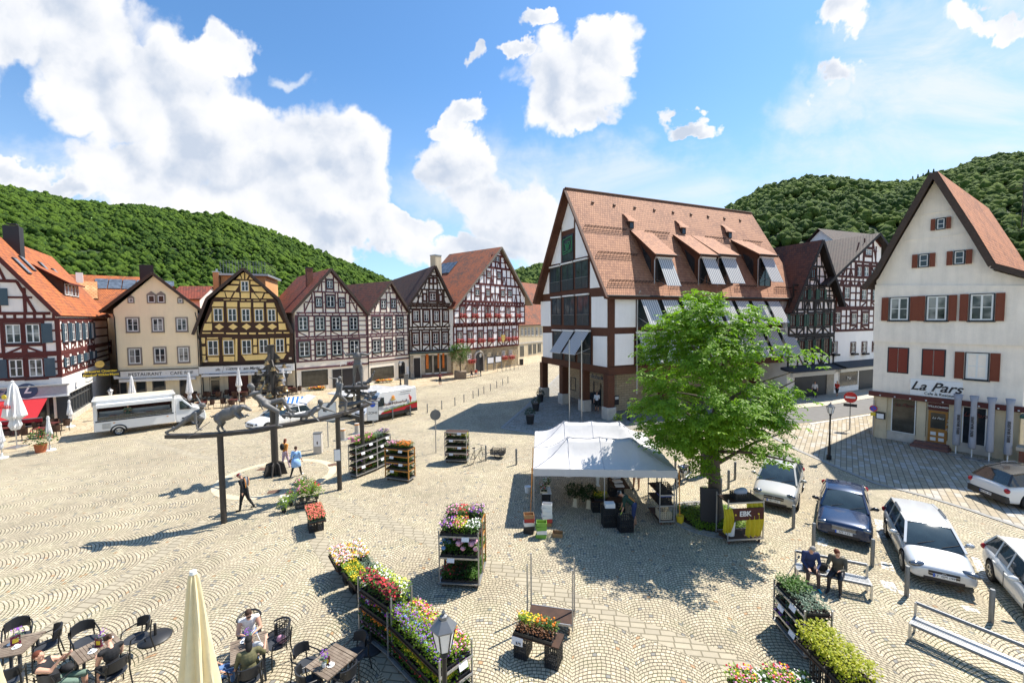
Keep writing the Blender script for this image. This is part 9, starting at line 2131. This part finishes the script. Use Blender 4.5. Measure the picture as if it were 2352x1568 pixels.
for(P,lb) in((G(*ZA(2030,985)),'round black parasol foot right of the empty chair'),(G(*ZB(2310,930)),'round black parasol foot beside the unoccupied table'),(G(*ZB(1265,840)),'black parasol foot with pole sleeve behind the wicker armchair')):
 mb=MB();mb.lathe([(.36,0),(.37,.03),(.33,.07),(.05,.11),(.035,.11),(.035,.42),(.0,.42)],n=32);tag(mb.build('parasol_foot','dark_plastic',loc=P,smooth='auto'),lb,'parasol foot','black parasol feet')
parasol(Vector((-5.78,7.45,0)),4.08,'large cream closed market parasol at the bottom left','cream_fabric',.27,.40,.5,folds=8,knot=False)
parasol(Vector((-10.62,8.1,0)),3.2,'second cream parasol cut off by the left edge','cream_fabric',.27,.32,.5,folds=8,knot=False)
# far cafe: one wicker chair and one table, copied
def far_set():
 r=thing('wicker_chair','x','chair',(0,0,0),0,'brown wicker chairs of the pavement cafes');mb=MB();mb.box(-.25,-.22,.40,.25,.25,.46);mb.build('seat','timber_brown',r)
 mb=MB();mb.lathe([(.27,.46),(.30,.68),(.31,.90)],n=16);mb.f=[f for f in mb.f if len(f)==4 and sum(mb.v[i][1] for i in f)/4<.06];mb.mi=mb.mi[:len(mb.f)];mb.build('backrest','timber_brown',r)
 for x in(-.22,.22):
  for y in(-.2,.22):mb=MB();mb.box(x-.018,y-.018,0,x+.018,y+.018,.40 if y<0 else.64);mb.build('leg','sign_dark',r)
 t2=thing('bistro_table','x','table',(0,0,0),0,'brown tables of the pavement cafes');mb=MB();mb.box(-.4,-.4,.71,.4,.4,.75);mb.build('table_top','trim_red',t2);mb=MB();mb.cyl((0,0,0.02),(0,0,.71),.035,n=8);mb.box(-.25,-.03,0,.25,.03,.03);mb.box(-.03,-.25,.001,.03,.25,.031);mb.build('base','sign_dark',t2);return r,t2
WC,WT=far_set();fst=[WC.name,WT.name]
spots=[(*Z2B(420,790),'below the right end of the restaurant sign'),(*Z2B(490,905),'nearest the food truck cab'),(*Z2B(690,765),'before the fluted shop pilasters'),(*Z2B(885,870),'standing foremost before the dark door'),(*Z2B(1010,765),'at the foot of the third cafe parasol'),(*Z2B(1280,700),'behind the bell column'),(*Z2B(1620,710),'beside the lamp left of the optician'),(*ZL(525,585),'before the red-awning shop window'),(*ZL(430,640),'behind the potted shrub'),(*ZL(40,640),'at the left edge under the red awning')]
nm_=['left chair','right chair','back chair','front chair']
for i,(x,y,w) in enumerate(spots):
 c_=G(x,y)
 o=WT if i==0 else copy_thing(WT,c_,.3);o.location=c_;o['label']='brown square cafe table '+w
 for k in range(4 if i<8 else 3):
  a=.6+k*1.571+.3*math.sin(i*3+k);p=c_+Vector((math.cos(a),math.sin(a),0))*.78;rz=a+math.pi/2+math.pi-math.pi*0+(0 if True else 0)
  o=WC if(i==0 and k==0) else copy_thing(WC,p,0);o.location=p;o.rotation_euler.z=math.atan2(-math.sin(a),-math.cos(a))-math.pi/2;o['label']=['right','rear','left','front'][k]+' wicker chair of the cafe table '+w
for(P,h_,lb,kw) in[(G(306,948),3.5,'closed white parasol before the RESTAURANT sign',{}),(G(437,941),3.6,'closed white parasol under the right end of the restaurant sign',{}),(G(550,920),3.5,'closed white parasol before the thermal bath shop',{}),(G(651,905),3.3,'closed white parasol right of the bell column',{}),(G(115,1034),2.3,'small closed white parasol beside the potted shrub',dict(rad=.16,base=.3)),(G(162,980),2.2,'small closed white parasol at the corner shop window',dict(rad=.16,base=.3)),(G(5,1052),2.3,'small closed white parasol at the left edge',dict(rad=.16,base=.3))]:parasol(P,h_,lb,**kw)
r=parasol(G(39,1027),4.6,'tall closed parasol with red brewery lettering before the red awning',rad=.5);text('ysilais',.42,'c_red',facing(0,2.95,-.6),r,bold=.01);mb=MB();mb.cyl((0,-.56,3.6),(0,-.52,3.6),.16,n=14);mb.build('emblem','letter_gold',r)
LB=['BERG BRAUEREI',]*4
for i,(x,y,yt) in enumerate([(2194.6,1045,905),(2231,1053.4,909),(2271,1062,913),(2313,1069,916)]):
 P=G(x,y);h_=HT(P,yt);r=thing('covered_parasol',['leftmost','second','third','rightmost'][i]+' grey covered parasol before the restaurant'+(', without lettering in view' if i==2 else ''),'parasol',P,LP.root.rotation_euler.z+[.5,0,0,.15][i],'grey covered parasols')
 mb=MB();mb.cyl((0,0,.1),(0,0,1.0),.03,n=8);mb.build('pole','white_paint',r);mb=MB();mb.lathe([(.36,0),(.36,.06),(.1,.09),(.0,.1)],n=24);mb.build('base','zinc',r,smooth='auto');mb=MB();mb.lathe([(.12,.62),(.16,.7),(.16,1.2),(.14,h_-.4),(.21,h_),(.0,h_-.03)],n=12,rfun=lambda k,n,i_:1+.12*math.cos(k*2.1+i_*.8));mb.build('cover','grey_fabric',r,smooth=True)
 if i!=2:text('BERG BRAUEREI',.17,'sign_dark',Matrix.Translation((.0,-.185,.62+(h_-.6)*.42))@Matrix.Rotation(R(-90),4,'Y')@Matrix.Rotation(R(90),4,'X'),r,bold=.004)
 # lamps, bollards, signs
for P,h_,lb,tint in[(Vector((-1.2,6.95,0)),3.62,'lantern street lamp at the bottom of the view among the flower racks','white_fabric'),(G(1904,1055),3.9,'lantern street lamp on the slabs left of the restaurant','white_fabric'),(G(257,962),3.7,'lantern street lamp rising behind the food truck','white_fabric'),(G(920,884),3.7,'lantern street lamp before the narrow purple-beamed house','white_fabric'),(G(1104,863.6),3.8,'lantern street lamp before the town hall door','white_fabric'),(G(661,934),3.6,'lantern street lamp beside the striped market stall',None)]:
 lamp(P,h_ if P.y<8 else HT(P,{1904:926,257:892,920:829,1104:811,661:852}[min((1904,257,920,1104,661),key=lambda k:abs(k-toD(P)[0]))]),lb,tint=tint)
bl=[Z3B(1310,715),Z3B(1475,675),Z3B(1625,635),Z3B(1728,595),Z3B(1832,552),Z3B(1893,523),Z3B(1955,497),Z3B(2030,465),Z3B(2102,430),Z3B(2169,400),Z3B(2230,375)]
od=['nearest','second','third','fourth','fifth','sixth','seventh','eighth','ninth','tenth','farthest']
for i,p in enumerate(bl):bollard(G(*p),od[i]+' bollard of the line running to the town hall',.85,.045)
for p,lb in[(Z3B(915,790),'bollard beside the delivery van\'s front wheel'),(Z3B(1117,750),'bollard before the delivery van\'s rear wheel'),((1186,1067),'dark bollard left of the tents'),((1822,1212),'bollard between the grey people carrier and the blue saloon'),((1868,1258),'bollard at the left front corner of the blue saloon'),((2003,1299),'bollard right of the blue saloon behind the bench'),((2082,1368),'bollard at the left front corner of the silver estate'),((2276,1428),'bollard between silver estate and white hatchback'),((1655,1143),'bollard just right of the chestnut trunk'),((1673,1122),'second bollard right of the chestnut trunk'),((1688,1101),'third and farthest bollard behind the chestnut trunk'),((1551,1085),'bollard by the motorcycle')]:bollard(G(*p),lb,.95,.06)
for p,lb in[((788,1009),'wide steel retractable bollard, left of two'),((820,995),'wide steel retractable bollard beside the zone sign')]:
 P=G(*p);r=thing('retractable_bollard',lb,'bollard',P,0,'retractable bollards');mb=MB();mb.cyl((0,0,0),(0,0,.78),.17,n=20);mb.build('body','pale_stone',r,smooth='auto');mb=MB();mb.cyl((0,0,.66),(0,0,.74),.175,n=20);mb.build('light_ring','c_orange',r);mb=MB();mb.box(-.35,-.35,0,.35,.35,.02);mb.build('base_plate','zinc',r)
def post_sign(label,P,h,build,cat='sign',name='road_sign',rz=0.0):
 r=thing(name,label,cat,P,rz);mb=MB();mb.cyl((0,0,0),(0,0,h),.035,n=8);mb.build('post','zinc',r);build(r,h);return r
def disc(r,z,rad,m,m2=None,y=-.05):
 mb=MB();mb.cyl((0,y,z),(0,y+.02,z),rad,n=26);o=mb.build('sign_face',m,r)
 return o
P=G(1001.4,1039.5);post_sign('round road sign seen from behind on a tall post in the square',P,HT(P,938),lambda r,h:disc(r,h-.4,.34,'grey_metal'),rz=R(20))
def noentry(r,h):o=disc(r,h-.4,.40,'c_red');mb=MB();mb.box(-.30,-.065,h-.47,.30,-.051,h-.33);mb.build('bar','white_paint',o);mb=MB();mb.box(-.4,-.06,h-1.1,.4,-.03,h-.88);mb.build('sign_plate','sign_dark',r)
P=G(1951,987);post_sign('red and white no-entry sign beside the road',P,HT(P,900),noentry,rz=R(-40))
def nostop(r,h):o=disc(r,h-.6,.22,'c_red');mb=MB();mb.cyl((0,-.06,h-.6),(0,-.051,h-.6),.17,n=20);mb.build('blue_face','plate_blue',o);mb=MB();mb.bar((-.13,-.065,h-.47),(.13,-.065,h-.73),.01,.045);mb.build('bar','c_red',o);mb=MB();mb.box(-.15,-.06,h-1.12,.15,-.03,h-.88);mb.build('sign_plate','letter_gold',r)
P=G(2004,1003);post_sign('blue and red no-stopping sign at the corner of the restaurant',P,HT(P,918),nostop,rz=R(-50))
def board(w,h0,m='white_paint',tx=None):
 def f(r,h):
  mb=MB();mb.box(-w/2,-.06,h-h0,w/2,-.03,h);o=mb.build('sign_face',m,r);mb=MB();mb.box(-w/2-.03,-.03,h-h0-.03,w/2+.03,-.01,h+.03);mb.build('sign_frame','sign_dark',o)
  if tx:text(tx,.26,'sign_dark',facing(0,h-h0*.62,-.065),o);mb=MB();mb.cyl((0,-.07,h-.3),(0,-.061,h-.3),.22,n=20);mb.build('symbol','plate_blue',o)
 return f
P=G(754,1026);post_sign('white rectangular sign board on a thin post behind the stele',P,HT(P,925),board(1.1,1.2),rz=R(25));P=G(857,976);post_sign('pedestrian ZONE sign board beside the delivery van',P,HT(P,920),board(.85,1.6,'white_paint','ZONE'),rz=R(15))
def slab_obj(name,label,cat,P,w,d,h,m,rz=0.0,txt=None):
 r=thing(name,label,cat,P,rz);mb=MB();mb.box(-w/2,-d/2,0,w/2,d/2,h);mb.build('body',m,r,bevel=.015);mb=MB();mb.box(-w/2-.015,-d/2-.015,h,w/2+.015,d/2+.015,h+.03);mb.build('lid','grey_metal',r)
 if txt:mb=MB();mb.box(-w*.42,-d/2-.012,h*.38,w*.42,-d/2-.002,h*.96);o=mb.build('notice','paper',r);mb=MB();mb.ball((0,-d/2-.014,h*.55),(.04,.003,.12),8,6);mb.build('pictogram','sign_dark',o)
 return r
P=G(731,1040);slab_obj('info_stele','stone information stele with paper notice beyond the stone ring','information stele',P,.5,.42,HT(P,994),'pale_stone',.25,1)
slab_obj('service_pillar','dark square service pillar behind the tree','service pillar',G(1619,1091),.4,.3,1.9,'sign_dark',.2);slab_obj('parking_meter','grey steel cabinet on the pavement before the narrow purple house','cabinet',G(933,886),.5,.3,1.5,'grey_metal',.5)
P=G(1197.5,838);slab_obj('waste_bin','black wheeled waste bin right of the town hall','waste bin',P,.6,.6,1.1,'dark_plastic',.3)
for i,(x0,x1,y) in enumerate([(Z3(1435,0)[0],Z3(1503,0)[0],Z3(0,1385)[1]),(Z3(1518,0)[0],Z3(1582,0)[0],Z3(0,1370)[1])]):
 a,b=G(x0,y+2),G(x1,y);d=b-a;r=thing('notice_board',['left','right'][i]+' glazed notice board before the stone wall of the town hall','notice board',a,math.atan2(d.y,d.x));w=d.length;mb=MB();mb.box(0,-.05,1.1,w,.05,2.3);mb.build('case','sign_dark',r);mb=MB();mb.box(.1,-.06,1.25,w-.1,-.051,2.15);mb.build('posters','paper',r)
 for x in(.0,w):mb=MB();mb.box(x-.05,-.05,0,x+.05,.05,2.4);mb.build('post','grey_metal',r)
for i in range(5):P=G(*Z3(1570+i*42,1405-i*7));mb=MB();mb.tube([(-.4,0,0),(-.4,0,.8),(.4,.2,.8),(.4,.2,0)],.03,6);tag(mb.build('bike_rack','grey_metal',loc=P,smooth='auto'),od[i]+' steel hoop from the left before the town hall','bike rack','steel hoops before the town hall')
for x,y,lb in[(1308,969,'left silver flagpole before the bank'),(1336,970,'right silver flagpole before the bank')]:
 P=G(x,y);mb=MB();mb.cyl((0,0,0),(0,0,HT(P,780)),.06,.035,n=10);tag(mb.build('flagpole','steel',loc=P,smooth='auto'),lb,'flagpole','silver flagpoles')
def planter(P,rp,hp,fo,lb,pm='dark_plastic',leaf='leaf_dark',bl=None):
 r=thing('planter',lb,'planter',P);mb=MB();mb.lathe([(rp*.75,0),(rp,hp),(rp*.92,hp),(0,hp-.03)],n=18);mb.build('pot',pm,r,smooth='auto');f=MB();leaves(f,rg,(-fo,-fo,hp,fo,fo,hp+fo*1.7),int(900*fo),.13,dome=.9);f.build('foliage',leaf,r)
 if bl:f=MB();blooms(f,rg,(-fo,-fo,hp,fo,fo,hp+fo*1.7),bl,60,.04,dome=.9);f.build('blossoms',None,r)
for x,y,lb in[(1241,922,'round dark planter farthest from the tents by the bank arcade'),(1230.6,943,'round dark planter in the middle of the three by the bank'),(1217.6,973,'round dark planter nearest the tents by the bank')]:planter(G(x,y),.36,.7,.4,lb)
planter(G(1418,977),.25,.4,.35,'small planter of yellow flowers at the bank corner column',leaf='leaf_bright');planter(G(94,1038),.33,.55,.62,'orange terracotta pot with a round green shrub before the left cafe','terracotta','leaf',['b_red'])
a,b=G(1042,871),G(1070,870);r=thing('planter_tree','small round tree in a square wooden planter before the town hall','tree',(a+b)/2+Vector((0,.8,0)),.1);w=(b-a).length/2
mb=MB();mb.box(-w,-w,0,w,w,1.05);mb.build('planter_box','teak_grey',r);mb=MB();mb.cyl((0,0,1),(0,0,2.8),.09,n=8);mb.build('trunk','bark',r);f=MB()
for k in range(26):d_=Vector((rg.gauss(0,1),rg.gauss(0,1),rg.gauss(0,1))).normalized()*1.15;leaves(f,rg,(d_.x-.5,d_.y-.5,3.6+d_.z-.45,d_.x+.5,d_.y+.5,3.6+d_.z+.45),110,.2)
f.build('crown','leaf',r)
for i,(a_,b_) in enumerate([(Z2(1228,1478),Z2(1435,1465)),(Z2(1970,1395),Z2(2145,1385))]):
 a,b=G(*a_),G(*b_);d=b-a;r=thing('flower_bed',['strip of orange and yellow flowers below the left optician window','strip of orange and yellow flowers below the right-hand optician window'][i],'flower bed',a,math.atan2(d.y,d.x));f=MB();leaves(f,rg,(0,0,0,d.length,.7,.4),500,.16);f.build('foliage','leaf',r);f=MB();blooms(f,rg,(0,0,.05,d.length,.7,.45),['b_orange','b_yellow','b_red'],260,.07);f.build('blossoms',None,r)
 # geranium boxes on the town hall
NGB=0
for F_t,off,rs in((F2,.35,R2),(F1,.12,R1)):
 for k,q in enumerate(rs):
  u=(q[0]+q[2])/2;p=F_t.world@Vector((u,-.28,q[1]-.25));fl='upper' if F_t is F2 else 'lower';lb=f"red geraniums on the {fl} town hall row, {od[k] if k else 'first'} window from the left"
  if NGB==0:
   GB=thing('geranium_box',lb,'window box',p,TOWN.root.rotation_euler.z,'geranium boxes on the town hall');mb=MB();mb.box(-.6,-.1,0,.6,.12,.16);mb.build('box','timber_oxblood',GB);f=MB();leaves(f,rg,(-.7,-.3,-.15,.7,.2,.4),170,.14);f.build('foliage','leaf',GB);f=MB();blooms(f,rg,(-.75,-.35,-.2,.75,.2,.5),['b_red'],150,.07,top=.1);f.build('blossoms',None,GB)
  else:copy_thing(GB,p,TOWN.root.rotation_euler.z,lb)
  NGB+=1
for k,c in enumerate([(1265,1300),(1610,1262),(1685,1255)]):
 u,z=TOWN.f.L(*Z3(*c));copy_thing(GB,TOWN.f.world@Vector((u,-.25,z-.1)),TOWN.root.rotation_euler.z,'red geraniums at the '+['left','middle','right'][k]+' ground-floor window of the town hall')
 # bicycle, cart, motorcycle, A-board
def bicycle(P,rz,label,moto=False):
 r=thing('motorcycle' if moto else 'bicycle',label,'motorcycle' if moto else 'bicycle',P,rz);rr=.31 if moto else.34;wb=.74 if moto else.52;tr=.055 if moto else.016
 for x in(-wb,wb):
  mb=MB();mb.tube([(x+rr*math.cos(a_*.2618),0,rr+tr+rr*math.sin(a_*.2618)) for a_ in range(24)],tr,6,closed=True);o=mb.build('wheel','rubber',r,smooth='auto');mb=MB()
  for a_ in range(9):mb.bar((x,0,rr+tr),(x+rr*math.cos(a_*.698),0,rr+tr+rr*math.sin(a_*.698)),.008,.008)
  mb.build('spokes','steel',o)
 mb=MB();
 for a_,b_ in[((-wb,0,.36),(-.12,0,.30)),((-wb,0,.36),(-.2,0,.80)),((-.12,0,.30),(-.22,0,.95)),((-.12,0,.30),(.36,0,.78)),((-.2,0,.80),(.36,0,.84)),((wb,0,.36),(.36,0,.98))]:mb.cyl(a_,b_,.018*(2 if moto else 1),n=7)
 mb.build('frame','black_metal',r);mb=MB();mb.tube([(.28,-.28,1.02),(.38,-.2,1.03),(.36,0,1.0),(.38,.2,1.03),(.28,.28,1.02)],.014,6);mb.build('handlebar','grey_metal',r);mb=MB();mb.ball((-.24,0,.97 if not moto else.8),(.13 if not moto else.34,.07 if not moto else.14,.04 if not moto else.07),10,6);mb.build('saddle','c_black',r)
 if moto:mb=MB();mb.ball((.12,0,.82),(.26,.15,.15),10,7);mb.build('tank','paint_blue',r,smooth=True);mb=MB();mb.box(-.25,-.16,.3,.2,.16,.62);mb.build('engine','steel',r,bevel=.04);mb=MB();mb.ball((.52,0,.98),(.09,.1,.1),10,7);mb.build('headlight','lamp_clear',r,smooth=True);mb=MB();mb.cyl((-.8,.17,.35),(.1,.17,.33),.045,n=8);mb.build('exhaust','steel',r)
bicycle((G(1079,1069)+G(1111,1057))/2,math.atan2(*(lambda d:(d.y,d.x))(G(1111,1057)-G(1079,1069))),'black bicycle leaning on a bollard right of the dark flower rack');bicycle(G(1568,1108),R(50)+math.pi,'black and blue motorcycle parked behind the right end of the tents',True)
mb=MB();P=G(1116,1058);tag(bollard(P,'bollard supporting the bicycle',.95,.05),None)
P=G(1144,1050);r=thing('bike_trailer','small grey two-wheeled trailer beside the bicycle','trailer',P,-.25);crate(r,0,0,.22,.85,.55,.32);
for y in(-.32,.32):mb=MB();mb.tube([(.05+.19*math.cos(a_*.3927),y,.21+.19*math.sin(a_*.3927)) for a_ in range(16)],.025,5,closed=True);mb.build('wheel','rubber',r)
mb=MB();mb.cyl((-.42,0,.3),(-1.0,0,.12),.015,n=5);mb.build('drawbar','grey_metal',r)
P=G(775,888);r=thing('a_board','poster stand with a sunglasses advertisement before the optician door','poster stand',P,.5);mb=MB();mb.prism([(-.5,-.3,0),(.5,-.3,0),(.5,0,1.5),(-.5,0,1.5)],(0,.04,0));o=mb.build('frame','white_paint',r);mb=MB();mb.prism([(-.42,-.29,.18),(.42,-.29,.18),(.42,-.045,1.4),(-.42,-.045,1.4)],(0,.01,0));mb.build('poster','leaf_brown',o)
"""end"""
